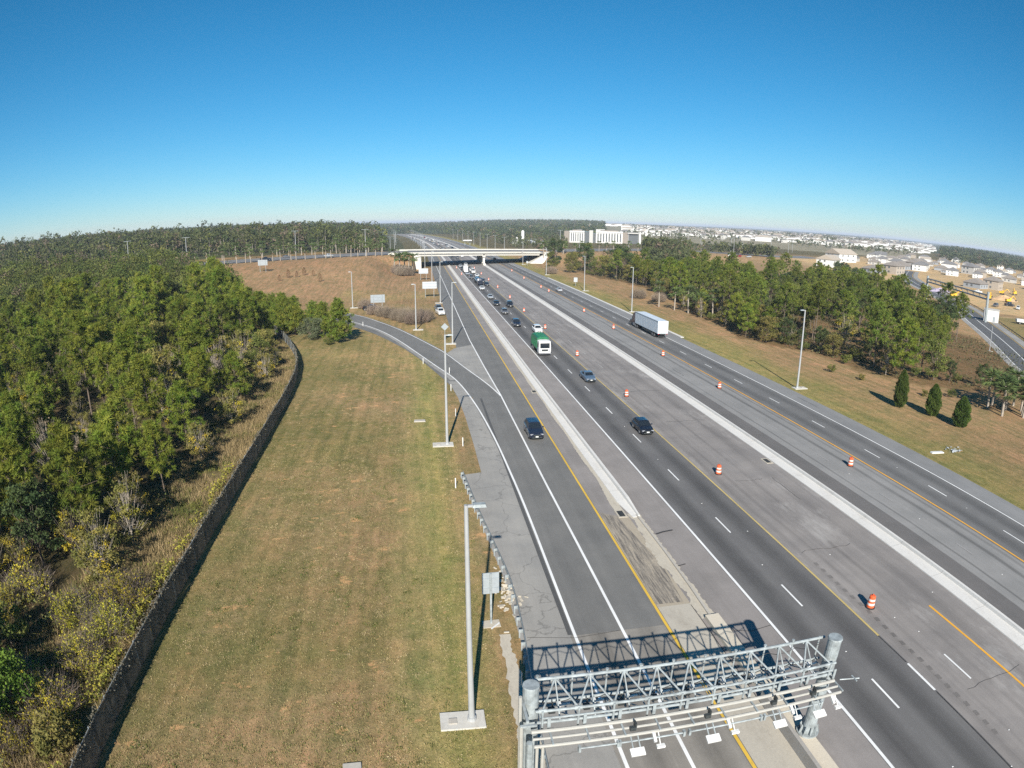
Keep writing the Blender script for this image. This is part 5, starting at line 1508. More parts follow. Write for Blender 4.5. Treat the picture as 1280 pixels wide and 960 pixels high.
greys = [broadleaf(94 + i, h=[7.5, 6.5][i], w=[5.2, 5.0][i], cols=((0.19, 0.155, 0.11), (0.27, 0.215, 0.14)), nclump=22, per=46, leaf=0.2, low=0.12, alt=[G_YEL, ((0.26, 0.12, 0.05), (0.34, 0.17, 0.07))][i], altp=0.3, shell=0.35, name='autumn_tree', wood=M_palebark, twigs=170) for i in range(2)]
bushes = [broadleaf(96 + i, h=[3.4, 2.6][i], w=[4.2, 3.4][i], cols=[G_OAK, G_OLIVE][i], nclump=16, per=110, leaf=0.22, low=0.08, name='leafy_bush') for i in range(2)]
vines = [bare_shrub(101 + i, h=[2.6, 3.2][i], w=[4.6, 4.4][i], n=800, nleaf=[1500, 2400][i], leafcols=((0.12, 0.14, 0.02), (0.44, 0.37, 0.03)), name='vine_shrub') for i in range(2)]
bare = [bare_shrub(111, h=3.4, w=4.2, n=2200, nleaf=0, cols=((0.17, 0.135, 0.10), (0.26, 0.205, 0.155)), name='bare_shrub')]

def in_view(x, y, pad=0.0):
    # left frame edge of the photograph on the ground
    ys = [14, 26.4, 27, 49, 109, 538]; xs = [-24, -27, -29.4, -42, -83, -390]
    return x > np.interp(y, ys, xs) - 6 - pad - 0.05 * y
# ---- left wood, individual trees
pts = []
rr = random.Random(5)
tries = 0
while tries < 60000 and len(pts) < 900:
    tries += 1
    y = 12 + 235 * rr.random() ** 1.0
    x = forest_edge_x(y) - rr.random() * (18 + 0.75 * y) + (max(0, 5.5 - 0.1 * abs(y - 14)) if y < 47 else 0)
    if not in_view(x, y): continue
    dmin = 5.8 if y > 54 else 3.9
    if all((x - a) ** 2 + (y - b) ** 2 > dmin * dmin for a, b in pts): pts.append((x, y))
pts.sort(key=lambda p: math.hypot(*p))
nleft = 285
LBL = {
 'pine_tree': ('green pine standing in the wood left of the fence', 'pine tree', 'pines in the left wood'),
 'broadleaf_tree': ('leafy green broadleaf tree in the wood left of the fence', 'tree', 'broadleaf trees in the left wood'),
 'thin_olive_tree': ('thin olive and yellowish tree in the wood left of the fence', 'tree', 'thin olive trees in the left wood'),
 'autumn_tree': ('half bare greyish autumn tree inside the wood left of the fence', 'tree', 'half bare autumn trees in the left wood'),
 'leafy_bush': ('low leafy green bush at the edge of the left wood', 'bush', 'bushes of the left wood'),
 'vine_shrub': ('grey tangled shrub with yellow green vines beside the fence', 'shrub', 'vine shrubs beside the fence')}
def area_left(x, y):
    a = 'close behind the near end of the boundary fence' if y < 60 else ('behind the middle of the boundary fence' if y < 100 else ('by the upper bend of the boundary fence' if y < 150 else 'beyond the fence bend'))
    return ('at the wood edge ' if forest_edge_x(y) - x < 8 else 'inside the wood ') + a
NOUN = {'pine_tree': ('lush green pine', 'pine tree'), 'broadleaf_tree': ('leafy broadleaf tree', 'tree'), 'thin_olive_tree': ('thin olive tree', 'tree'), 'autumn_tree': ('half bare autumn tree', 'tree'), 'leafy_bush': ('low leafy bush', 'bush'), 'vine_shrub': ('tangled vine shrub', 'shrub'), 'tall_pine_tree': ('tall bare trunked pine', 'pine tree')}
def area_right(x, y, front):
    a = 'near the conical trees' if y < 115 else ('midway to the semi truck' if y < 160 else ('beside the semi truck' if y < 215 else ('beyond the semi truck' if y < 300 else 'toward the bridge')))
    return ('at the front of the verge wood ' if front else 'within the verge wood ') + a
def kind_of(o): return o.name.split('.')[0]
def lab(o):
    return LBL[kind_of(o)]
for (x, y) in pts[:nleft]:
    edge = forest_edge_x(y) - x
    q = rr.random()
    if y < 45 and x > -40:
        # low tangle near the camera
        pr = rr.choice(vines + vines + bushes)
        s = rr.uniform(0.8, 1.2)
    elif y < 52 and edge < 7:
        pr = rr.choice(vines + olives[1:]); s = rr.uniform(0.7, 1.0)
    elif edge < 5:
        pr = pinesA[rr.randrange(4)] if q < 0.25 else (olives[rr.randrange(2)] if q < 0.6 else (oaks[rr.randrange(3)] if q < 0.85 else bushes[0])); s = rr.uniform(0.6, 0.85)
    else:
        pr = pinesA[rr.randrange(4)] if q < 0.42 else (oaks[rr.randrange(3)] if q < 0.56 else (olives[rr.randrange(2)] if q < 0.84 else greys[rr.randrange(2)])); s = rr.uniform(0.6, 1.24) * (1.12 if pr in pinesA and rr.random() < 0.25 else 1)
    nn_ = NOUN[kind_of(pr)]; ar_ = area_left(x, y)
    place(pr, x, y, used, nn_[0] + ' ' + ar_, nn_[1], nn_[0] + 's ' + ar_, s=s)
# closely placed landmark trees of the left wood
place(pinesA[0], -33.5, 62, used, 'lush green pine at the wood edge, above the yellow leafed tree', 'pine tree', None, s=0.78)
place(pinesA[2], -36.5, 70, used, 'wide pine casting shade on the tan grass beside the fence bend', 'pine tree', None, s=0.82)
place(pinesA[1], -34.0, 53.5, used, 'dense green pine right behind the small yellow leafed tree', 'pine tree', None, s=0.72)
place(pinesA[3], -38.5, 49.5, used, 'green pine farther behind the small yellow leafed tree', 'pine tree', None, s=0.8)
place(pinesA[0], -31.0, 78.5, used, 'pine leaning over the tan grass near the fence middle', 'pine tree', None, s=0.7)
yel = broadleaf(131, h=5.6, w=3.8, cols=G_YEL, nclump=20, per=70, leaf=0.2, low=0.15, alt=G_OLIVE, altp=0.5, shell=0.4, name='yellow_leafed_tree', twigs=60)
place(yel, -32.3, 49.5, used, 'small tree with bright yellow leaves in front of the pines', 'tree', None, s=1.0)
for (x_, y_, s_, l_) in ((-36.5, 45.5, 0.85, 'small yellow tree left of the brightest yellow one, among grey vines'), (-28.9, 57.0, 0.7, 'low yellowish tree at the wood edge above the brightest yellow one'), (-41.0, 56.0, 0.95, 'yellow topped tree deeper in the near wood')):
    place(yel, x_, y_, used, l_, 'tree', None, s=s_)
gb = broadleaf(132, h=5.5, w=5.2, cols=((0.075, 0.15, 0.018), (0.14, 0.215, 0.028)), nclump=30, per=120, leaf=0.22, low=0.1, name='glossy_green_tree')
place(gb, -28.6, 28.2, used, 'bright green leafy tree in the bottom left corner', 'tree', None, s=0.95)
for (x_, y_, s_) in ((-31.5, 18.5, 0.95), (-34.5, 23.5, 1.0)):  # oaks just outside the frame, added to cast shade on the corner ground
    place(oaks[2], x_, y_, used, 'dark leafy tree shading the ground beside the bright green corner tree', 'tree', 'dark trees at the corner', s=s_)
# ---- small trees right of the fence bend
SM = [(youngp[0], -19.5, 154.5, 1.18, 'round topped young pine nearest the ramp, at the end of the row'), (youngp[1], -36, 172, 1.0, 'young pine left of the grey green bush'),
      (youngp[2], -32.6, 166.8, 1.1, 'slim young pine next to the grey green bush'), (youngp[1], -38.5, 180, 1.0, 'young pine behind the slim one at the ramp'),
      (youngp[0], -42.5, 186, 1.0, 'young pine far along the row by the ramp'), (youngp[2], -47.5, 192, 1.2, 'young pine near the far end of the row'), (youngp[1], -53, 199, 1.0, 'last young pine of the row by the ramp'),
      (youngp[2], -39.5, 173, 0.95, 'young pine filling the row behind the fence bend'), (youngp[0], -34.8, 178, 1.0, 'young pine in the second line of the ramp row'), (youngp[1], -45.5, 181, 1.05, 'tall young pine above the fence bend'), (youngp[2], -50.5, 188, 1.1, 'leafy young pine by the upper fence end'), (youngp[0], -57.5, 205, 1.1, 'young pine hiding the far end of the ramp'), (youngp[0], -28.5, 172, 0.9, 'short young pine tucked behind the row'), (youngp[1], -24.5, 163, 0.9, 'young pine between the round bush and the end pine')]
for pr, x, y, s, lb in SM: place(pr, x, y, used, lb, 'pine tree', 'young pines in a row by the ramp', s=s * 1.28)
gg = broadleaf(133, h=5.6, w=6.4, cols=((0.085, 0.105, 0.055), (0.135, 0.15, 0.08)), nclump=34, per=120, leaf=0.24, low=0.12, name='grey_green_bush')
place(gg, -26.8, 158.5, used, 'big rounded grey green bush beside the ramp pines', 'bush', None)
low = place(bushes[0], -21.6, 150.3, used, 'low green bush at the foot of the end pine', 'bush', None, s=0.6)
# bare shrubs on the island
BS = [(-8.0, 191.5), (-5.6, 186.5), (-3.4, 182), (-1.2, 178.3), (0.8, 181.5), (-10.6, 195), (-13.5, 199.5), (-4.0, 189.5), (-17.5, 214), (2.2, 186.5), (-0.5, 188.2)]
for i, (x, y) in enumerate(BS):
    place(bare[0], x, y, used, 'leafless brown shrub in the clump between ramp and white pickup', 'shrub', 'leafless shrubs on the island', s=1.15)
place(bare[0], 73.5, 345, used, 'leafless reddish shrub on the right verge before the bridge', 'shrub', None, s=1.4)
place(bare[0], 84.0, 232, used, 'grey leafless shrub at the left end of the right wood', 'shrub', None, s=1.3)
place(bare[0], 88.5, 222, used, 'grey leafless shrub next to the tree row on the right', 'shrub', None, s=1.2)
rust = cypress(141, h=4.6, w=2.2, name='rust_cypress', cols=((0.15, 0.085, 0.045), (0.23, 0.135, 0.065)), n=520)
for i, (x, y) in enumerate([(-60.4, 281), (-58.0, 289), (-54.6, 291), (-52.0, 296), (-47.5, 294), (-42.4, 280)]):
    place(rust, x, y, used, 'small rust brown cypress in the loose row on the brown field', 'cypress', 'rust cypresses on the brown field', s=0.62 + 0.2 * (i % 2))
# median palms by the bridge wall
pal = [palm(151, 6.0), palm(152, 5.0)]
for i, (x, y) in enumerate([(-12.5, 352), (-9.2, 349), (-6.6, 354), (-4.6, 347), (-2.6, 351)]):
    place(pal[0], x, y, used, 'bare trunked palm in the cluster at the bridge retaining wall', 'palm', 'palms at the retaining wall', s=1.9, sz=1.6)
for k in range(26):
    x = -20 - 4.6 * k + rr.uniform(-1, 1); s_ = rr.choice([-6.5, -4])
    y = 397 + SK * (x - 2) + s_
    place(pal[k % 2], x, y, used, 'palm in the long row beside the raised cross road', 'palm', 'palms along the cross road', s=1.15)
for k in range(14):
    x = -24 - 7.2 * k + rr.uniform(-1, 1); y = 397 + SK * (x - 2) + DW + rr.uniform(3, 10)
    place(pal[k % 2], x, y, used, 'palm standing behind the raised cross road', 'palm', 'palms behind the cross road', s=1.4)
for i, (x, y) in enumerate([(86, 222 + 0), (88.5, 214), (90.5, 207), (91.5, 200), (94, 196)]):
    place(pal[i % 2], x - 3, y - 14, used, 'palm with pale trunk in the clump right of the semi truck', 'palm', 'palms right of the semi truck', s=1.25)
for i, (x, y) in enumerate([(101.0, 77.2), (103.5, 78.5), (104.6, 75.0), (106.8, 77), (100.2, 80.5), (98.9, 75.6), (102.6, 81.5), (105.5, 80.2), (108.5, 80.5), (103.2, 73.6)]):
    place(pal[i % 2], x, y, used, 'palm with tall pale trunk beside the far right road, behind the conical trees', 'palm', 'palms beside the far right road', s=1.3, sz=0.95)
for i, (x, y) in enumerate([(86.5, 432), (95, 440), (100, 432)]):
    place(pal[i % 2], x, y, used, 'palm on the slope right of the bridge', 'palm', 'palms right of the bridge', s=1.7, z=3.0)
for k in range(18):
    x = 104 + 7 * k; y = 397 + SK * (x - 2) + rr.uniform(-12, 0)
    place(pal[k % 2], x, y, used, 'small palm along the right approach of the bridge', 'palm', 'palms along the right approach', s=1.1)
for i, (x, y) in enumerate([(-11, 345), (-7.5, 343), (-4.5, 342), (-9, 340)]):
    place(bare[0], x, y, used, 'grey leafless shrub under the palms at the retaining wall', 'shrub', 'leafless shrubs under the palms', s=1.3, sz=1.8)
for i, (x, y) in enumerate([(78.5, 367), (86.5, 352), (97, 361), (105, 378), (100, 334), (104, 312), (107, 297), (110, 284), (89, 405), (115, 420), (93, 372), (112, 345)]):
    place(oaks[i % 3], x, y, used, 'tall leafy tree in the clump near the bridge, beyond the first right lamps', 'tree', 'leafy trees near the bridge', s=1.25 + 0.15 * (i % 3))
# conical trees
cy = cypress(161, 5.6, 2.2, n=7500, cols=((0.050, 0.088, 0.014), (0.085, 0.125, 0.022)))
for i, (x, y, s, sz, lb) in enumerate([(80.6, 84.6, 0.95, 1.16, 'leftmost and slimmest of the three conical green trees'), (83.3, 79.0, 1.05, 0.96, 'middle one of the three conical green trees'), (84.0, 72.7, 1.18, 0.88, 'rightmost and plumpest of the three conical green trees')]):
    place(cy, x, y, used, lb, 'conical tree', 'three conical trees on the right verge', s=s, sz=sz)
# ---- right wood
pts = []
r2 = random.Random(9)
tries = 0
while tries < 40000 and len(pts) < 400:
    tries += 1
    x = r2.uniform(82, 198); y = r2.uniform(84, 420)
    if not bool(in_poly(np.array([x]), np.array([y]), WOOD_R)[0]): continue
    if 290 < y < 304 and x < 125: continue
    if 345 < y < 356 and x < 118: continue
    if x / y > 1.10: continue
    # clearings show the brown ground at the back
    if x / y > 0.40 and x > 82 + 0.15 * y and r2.random() < 0.93: continue
    if fbm(np.array([x]), np.array([y]), 26, 60)[0] > 0.55: continue
    if all((x - a) ** 2 + (y - b) ** 2 > 5.2 ** 2 for a, b in pts): pts.append((x, y))
pts.sort(key=lambda p: math.hypot(*p))
for (x, y) in pts[:270]:
    q = r2.random()
    front = not bool(in_poly(np.array([x - 7.0]), np.array([y - 4.0]), WOOD_R)[0])
    if front:
        pr = oaks[r2.randrange(3)] if q < 0.40 else (olives[r2.randrange(2)] if q < 0.62 else (bushes[0] if q < 0.76 else (pinesA[r2.randrange(4)] if q < 0.9 else pinesB[r2.randrange(3)]))); s = r2.uniform(0.55, 1.0)
    else:
        pr = pinesB[r2.randrange(3)] if q < (0.62 if y < 230 else 0.35) else (oaks[r2.randrange(3)] if q < 0.86 else olives[r2.randrange(2)]); s = r2.uniform(0.66, 0.98) * (1.15 if r2.random() < 0.12 else 1) if pr in pinesB else r2.uniform(0.75, 1.15)
    nm = kind_of(pr)
    nn_ = NOUN[nm]; ar_ = area_right(x, y, front)
    place(pr, x, y, used, nn_[0] + ' ' + ar_, nn_[1], nn_[0] + 's ' + ar_, s=s)
FRONT = [(97, 235), (90, 200), (87, 170), (84.5, 150), (90, 130), (95, 112), (98, 99), (106, 93), (116, 89)]
acc = 0.0
for a, b in zip(FRONT[:-1], FRONT[1:]):
    L = math.hypot(b[0] - a[0], b[1] - a[1]); nk = int(L / 3.6)
    for k in range(nk):
        t = (k + r2.random() * 0.7) / nk
        x = a[0] + (b[0] - a[0]) * t + r2.uniform(2, 9); y = a[1] + (b[1] - a[1]) * t + r2.uniform(0, 4)
        place([oaks[2], oaks[2], oaks[0], bushes[0]][r2.randrange(4)], x, y, used, 'dark leafy shrub in the understory at the front of the verge wood', 'shrub', 'understory shrubs of the verge wood', s=r2.uniform(0.42, 0.72))
# a few separate ones at the bottom of the right wood
for i, (x, y) in enumerate([(88.4, 92.3), (92, 90), (97.6, 88.2), (86.5, 103), (84, 110)]):
    place(bushes[i % 2], x, y, used, 'small bush in front of the right wood near the conical trees', 'bush', 'small bushes by the conical trees', s=0.5)
# dense row of trees before the housing site
for k in range(34):
    t = k / 33; x = 296 + (214 - 296) * t + r2.uniform(-5, 5); y = 398 + (252 - 398) * t + r2.uniform(-5, 5)
    place(oaks[k % 3], x, y, used, 'dark green tree in the hedge row before the new houses', 'tree', 'hedge row trees before the new houses', s=r2.uniform(0.75, 1.0))

# ---- mid and far woods as masses
def lowtree_batch(P, H, W, cols, n_r, nf=60, leaf=1.0, trunk=True, base=0.2, odd=0.09):
    """P (n,3) positions. Returns V, tint of all crowns"""
    n = len(P)
    nc = max(4, nf // 11); m = nf // nc; nf = nc * m
    a = n_r.uniform(0, 2 * np.pi, (n, nc)); u = n_r.uniform(0, 1, (n, nc)) ** 0.75
    zz = base + (1 - base) * u
    prof = np.sqrt(np.clip(1 - ((zz - (base + 0.5 * (1 - base))) / (0.56 * (1 - base))) ** 2, 0.05, 1))
    rad = W[:, None] / 2 * prof * n_r.uniform(0.35, 0.9, (n, nc))
    C = np.stack([P[:, 0:1] + np.cos(a) * rad, P[:, 1:2] + np.sin(a) * rad, P[:, 2:3] + zz * H[:, None]], -1)
    D = n_r.normal(size=(n, nc, m, 3)); D /= np.linalg.norm(D, axis=-1, keepdims=True)
    cs = W[:, None, None, None] * 0.17 * n_r.uniform(0.7, 1.3, (n, nc, 1, 1))
    C = (C[:, :, None, :] + D * cs * np.array([1, 1, 0.75])).reshape(-1, 3)
    V = leaves(C, leaf, n_r)
    t = n_r.uniform(0, 1, (n, 1)); base_c = (np.array(cols[0])[None] * (1 - t) + np.array(cols[1])[None] * t) * n_r.uniform(0.7, 1.25, (n, 1))
    q_ = n_r.uniform(0, 1, (n, 1))
    base_c = np.where(q_ < odd, np.array((0.17, 0.135, 0.085)) * n_r.uniform(0.7, 1.2, (n, 1)), base_c)
    base_c = np.where(q_ > 1 - odd, base_c * np.array((1.45, 1.30, 1.0)), base_c)
    T = np.repeat(np.repeat(base_c[:, None, :], nc, 1) * n_r.uniform(0.72, 1.3, (n, nc, 1)), m, 1) * n_r.uniform(0.85, 1.15, (n, nf, 1))
    return V, np.repeat(T.reshape(-1, 3), 3, 0)
def mass(name, P, Hs, Ws, cols, nf, leaf, label, seed, trunks=False, base=0.2):
    r = np.random.default_rng(seed)
    V, T = lowtree_batch(P, Hs, Ws, cols, r, nf, leaf, base=base)
    o = link(bpy.data.objects.new(name, np_mesh(name, V, np.arange(len(V)).reshape(-1, 3), M_fol, tint=T)))
    tag(o, label, 'woodland', kind='stuff')
    if trunks:
        segs = [((p[0], p[1], p[2]), (p[0], p[1], p[2] + h * 0.8), 0.22, 0.1) for p, h in zip(P, Hs)]
        Vt, Ft = tubes_np(segs, 3)
        t = link(bpy.data.objects.new('trunks', np_mesh(name + '_trunks', Vt, Ft, M_palebark)), o)
        t['kind'] = 'stuff'
    return o
def scatter(xr, yr, n, cond, seed, dmin=None):
    r = np.random.default_rng(seed)
    x = r.uniform(*xr, n); y = r.uniform(*yr, n)
    k = cond(x, y); x = x[k]; y = y[k]
    return np.stack([x, y, terr(x, y)], 1), r
def S(x, y): return y - yc(x)
# behind the individual trees of the left wood
P, r = scatter((-560, -30), (60, 560), 14000, lambda x, y: (x < forest_edge_x(y) - 3) & (y > 150 + 0.0 * x) & (S(x, y) < -36) & ((np.hypot(x, y) > 215) | (x < forest_edge_x(y) - 60)) & (x > -0.86 * y - 60), 201)
P = P[:1350]
o = mass('mid_woodland', P, r.uniform(8, 13.5, len(P)) * (1 + 0.28 * (r.uniform(0, 1, len(P)) > 0.88)), r.uniform(6.0, 10.5, len(P)), ((0.050, 0.086, 0.015), (0.125, 0.140, 0.034)), 240, 0.68, 'continuous green wood filling the left, beyond the nearer trees', 202)
# behind the cross road on the left
P, r = scatter((-900, -20), (300, 1400), 16000, lambda x, y: (S(x, y) > 66 + 0.12 * np.abs(x + 20)) & (x < float(0) - 22 - 0.06 * (y - 450) + road_shift(y)) & (x > -0.85 * y - 40), 203)
k = np.argsort(np.hypot(P[:, 0], P[:, 1])); P = P[k][:4300]
mass('left_far_woodland', P, r.uniform(7, 17, len(P)) * (1 + 0.38 * (r.uniform(0, 1, len(P)) > 0.92)), r.uniform(7, 14, len(P)), ((0.050, 0.078, 0.022), (0.105, 0.118, 0.040)), 66, 1.7, 'long dark green pine wood behind the raised cross road', 204, trunks=True, base=0.3)
# far woods beyond the bridge both sides
def far_ok(x, y):
    xr = x - road_shift(y); q = x / np.maximum(y, 1)
    open_l = (xr > -60) & (xr < 105) & (y < 1500)
    off = (y < 1000) & (xr > 100) & (q > 0.10)
    estate = (q > 0.30) & (q < 1.05) & (np.hypot(x, y) < 3200)
    site = (q > 0.30) & (q < 1.25) & (np.hypot(x, y) < 1000)
    return ~open_l & ~off & ~estate & ~site & (y > 640) & (x > -0.9 * y) & (x < 1.7 * y)
P, r = scatter((-2400, 4200), (640, 3600), 60000, far_ok, 205)
k = np.argsort(np.hypot(P[:, 0], P[:, 1])); P = P[k][:15000]
mass('distant_woodland', P, r.uniform(9, 19, len(P)), r.uniform(8, 15, len(P)), ((0.045, 0.068, 0.026), (0.085, 0.100, 0.040)), 33, 2.7, 'distant woodland reaching to the horizon', 206, base=0.15)
# woods right of the site
P, r = scatter((500, 2600), (380, 2200), 26000, lambda x, y: (x / y > 1.02 + 0.0 * x) & (x / y < 1.75) & (np.hypot(x, y) > 1000 + 250 * (x / y - 1.0)), 207)
k = np.argsort(np.hypot(P[:, 0], P[:, 1])); P = P[k][:6000]
mass('right_far_woodland', P, r.uniform(10, 15, len(P)), r.uniform(7, 12, len(P)), ((0.042, 0.065, 0.030), (0.070, 0.090, 0.040)), 28, 2.4, 'dark wood stretching behind the new houses on the right', 208, base=0.15)
# trees between the right wood and the office, and inside the estate
def mid_ok(x, y):
    q = x / y; R_ = np.hypot(x, y)
    return ((q > 0.30) & (q < 0.45) & (R_ > 400 - 60 * (q > 0.5)) & (R_ < np.where(q < 0.37, 425, 560 - 90 * (q > 0.55))) & (fbm(x, y, 40, 41) > -0.5)) | ((q > 0.12) & (q < 0.235) & (R_ > 560) & (R_ < 1000) & (x > 104))  | ((q > 0.40) & (q < 0.62) & (R_ > 620) & (R_ < 760)) | ((q > 0.33) & (q < 0.95) & (R_ > 900) & (R_ < 3000) & (fbm(x, y, 160, 40) > 0.42))
P, r = scatter((90, 2300), (330, 2800), 34000, mid_ok, 209)
P0, _ = scatter((90, 330), (330, 560), 5200, mid_ok, 219); P = np.concatenate([P0[:900], P])
k = np.argsort(np.hypot(P[:, 0], P[:, 1])); P = P[k][:3600]
mass('estate_trees', P, r.uniform(6, 12, len(P)), r.uniform(5, 8, len(P)), ((0.062, 0.085, 0.032), (0.10, 0.115, 0.045)), 44, 1.5, 'scattered trees between the houses of the distant estate', 210, base=0.15)

# ---- undergrowth, tall tan grass, grass tufts
def grass_mass(name, P, h, n_per, cols, label, seed, spread=0.35, w=0.05, mat=None):
    r = np.random.default_rng(seed)
    n = len(P) * n_per
    C = np.repeat(P, n_per, 0) + np.concatenate([r.normal(0, spread, (n, 2)), np.zeros((n, 1))], 1)
    D = r.normal(0, 0.45, (n, 3)); D[:, 2] = 1; D /= np.linalg.norm(D, axis=1, keepdims=True)
    hh = np.repeat(h, n_per)[:, None] * r.uniform(0.6, 1.3, (n, 1))
    b = r.normal(size=(n, 3)); b[:, 2] = 0; b /= np.linalg.norm(b, axis=1, keepdims=True)
    V = np.stack([C - b * w * 0.5, C + b * w * 0.5, C + D * hh], 1).reshape(-1, 3)
    t = np.repeat(r.uniform(0, 1, (len(P), 1)), n_per, 0)
    T = (np.array(cols[0]) * (1 - t) + np.array(cols[1]) * t) * r.uniform(0.75, 1.25, (n, 1))
    o = link(bpy.data.objects.new(name, np_mesh(name, V, np.arange(len(V)).reshape(-1, 3), mat or M_dry, tint=np.repeat(T, 3, 0))))
    tag(o, label, 'grass', kind='stuff')
def strip_pts(n, seed):
    r = np.random.default_rng(seed)
    y = 14 + 178 * r.uniform(0, 1, n) ** 1.5
    fx = fence_x(y) - 1.2; ex = np.array([forest_edge_x(v) for v in y]) - 4
    x = fx + (ex - fx) * r.uniform(0, 1, n)
    return np.stack([x, y, terr(x, y)], 1), r
P, r = strip_pts(9000, 301)
P = P[fbm(P[:, 0], P[:, 1], 5, 44) > -0.55]
grass_mass('tall_dry_grass', P, r.uniform(0.35, 0.95, len(P)), 10, ((0.175, 0.140, 0.060), (0.31, 0.24, 0.12)), 'tall tan grass growing between the fence and the wood', 302)
P, r = strip_pts(5200, 303)
P = P[(fbm(P[:, 0], P[:, 1], 7, 45) > -0.15)]
grass_mass('green_weeds', P, r.uniform(0.3, 0.7, len(P)), 12, ((0.075, 0.095, 0.022), (0.17, 0.165, 0.04)), 'green weeds among the tan grass behind the fence', 304, w=0.07)
# vines climbing on the fence and leaf litter at the near end
r = np.random.default_rng(305)
n = 5200; y = 12 + 60 * r.uniform(0, 1, n) ** 1.3; off = -1.7 - np.abs(r.normal(0, 0.7, n))
x = fence_x(y) + off
k = (fbm(x, y, 2.2, 46) > -0.1); x, y = x[k], y[k]
C = np.stack([x, y, terr(x, y) + r.uniform(0.05, 1.1, len(x))], 1)
V = leaves(C, 0.2, r); t = r.uniform(0, 1, (len(C), 1))
T = np.repeat(np.array((0.13, 0.15, 0.03)) * (1 - t) + np.array((0.33, 0.28, 0.04)) * t, 3, 0)
o = link(bpy.data.objects.new('leafy_vines', np_mesh('leafy_vines', V, np.arange(len(V)).reshape(-1, 3), M_fol, tint=T))); tag(o, 'yellow green vines rambling behind the near fence', 'vines', kind='stuff')
# undergrowth filling the wood floor
r = np.random.default_rng(306)
n = 52000; y = 16 + 190 * r.uniform(0, 1, n) ** 1.3; ex = np.array([forest_edge_x(v) for v in y]); x = ex + 1 - r.uniform(0, 1, n) * (16 + 0.55 * y)
k = (fbm(x, y, 4, 47) > -0.35); x, y = x[k], y[k]
C = np.stack([x, y, terr(x, y) + r.uniform(0.05, 2.2, len(x)) * np.clip(0.55 + 0.7 * fbm(x, y, 3.5, 56), 0.12, 1)], 1)
V = leaves(C, 0.27, r); t = r.uniform(0, 1, (len(C), 1))
T = np.repeat(np.array((0.055, 0.075, 0.018)) * (1 - t) + np.array((0.16, 0.14, 0.05)) * t, 3, 0) 
o = link(bpy.data.objects.new('undergrowth', np_mesh('undergrowth', V, np.arange(len(V)).reshape(-1, 3), M_dry, tint=T))); tag(o, 'brownish green undergrowth on the floor of the left wood', 'undergrowth', kind='stuff')
# undergrowth of the right wood
n = 42000; x = r.uniform(78, 165, n); y = r.uniform(84, 400, n); k = in_poly(x - 1, y, WOOD_R) & (fbm(x, y, 9, 48) > -0.2); x, y = x[k], y[k]
C = np.stack([x, y, terr(x, y) + r.uniform(0.05, 2.6, len(x)) * np.clip(0.6 + 0.6 * fbm(x, y, 6, 49), 0.15, 1)], 1)
V = leaves(C, 0.5, r); t = r.uniform(0, 1, (len(C), 1))
T = np.repeat(np.array((0.05, 0.065, 0.025)) * (1 - t) + np.array((0.13, 0.11, 0.05)) * t, 3, 0)
o = link(bpy.data.objects.new('undergrowth', np_mesh('undergrowth_right', V, np.arange(len(V)).reshape(-1, 3), M_fol, tint=T))); tag(o, 'dark undergrowth below the trees of the right wood', 'undergrowth', kind='stuff')
# short grass blades on the near lawn
r = np.random.default_rng(307)
n = 26000; y = 22 + 60 * r.uniform(0, 1, n) ** 1.6; x = fence_x(y) + 0.8 + r.uniform(0, 1, n) * (5.0 - fence_x(y) - 1.2)
P = np.stack([x, y, terr(x, y)], 1)
grass_mass('lawn_grass', P, r.uniform(0.05, 0.13, n), 3, ((0.12, 0.125, 0.04), (0.28, 0.215, 0.11)), 'short mown grass of the lawn left of the lamp posts', 308, spread=0.12, w=0.06)

def lawn_clumps(name, n, cols, h, label, seed, npb, spread):
    r = np.random.default_rng(seed); y = 22 + 125 * r.uniform(0, 1, n) ** 1.5; x = fence_x(y) + 0.8 + r.uniform(0, 1, n) * (5.0 - fence_x(y) - 1.5)
    k = fbm(x, y, 8, seed) > 0.0; x, y = x[k], y[k]
    grass_mass(name, np.stack([x, y, terr(x, y)], 1), r.uniform(*h, len(x)), npb, cols, label, seed + 1, spread=spread, w=0.07)
lawn_clumps('lawn_weeds', 1500, ((0.07, 0.10, 0.025), (0.13, 0.14, 0.04)), (0.08, 0.16), 'small green weed tufts scattered over the lawn', 331, 16, 0.17)
lawn_clumps('lawn_straw', 1500, ((0.27, 0.21, 0.12), (0.38, 0.30, 0.18)), (0.05, 0.10), 'pale straw tufts scattered over the lawn', 341, 14, 0.15)

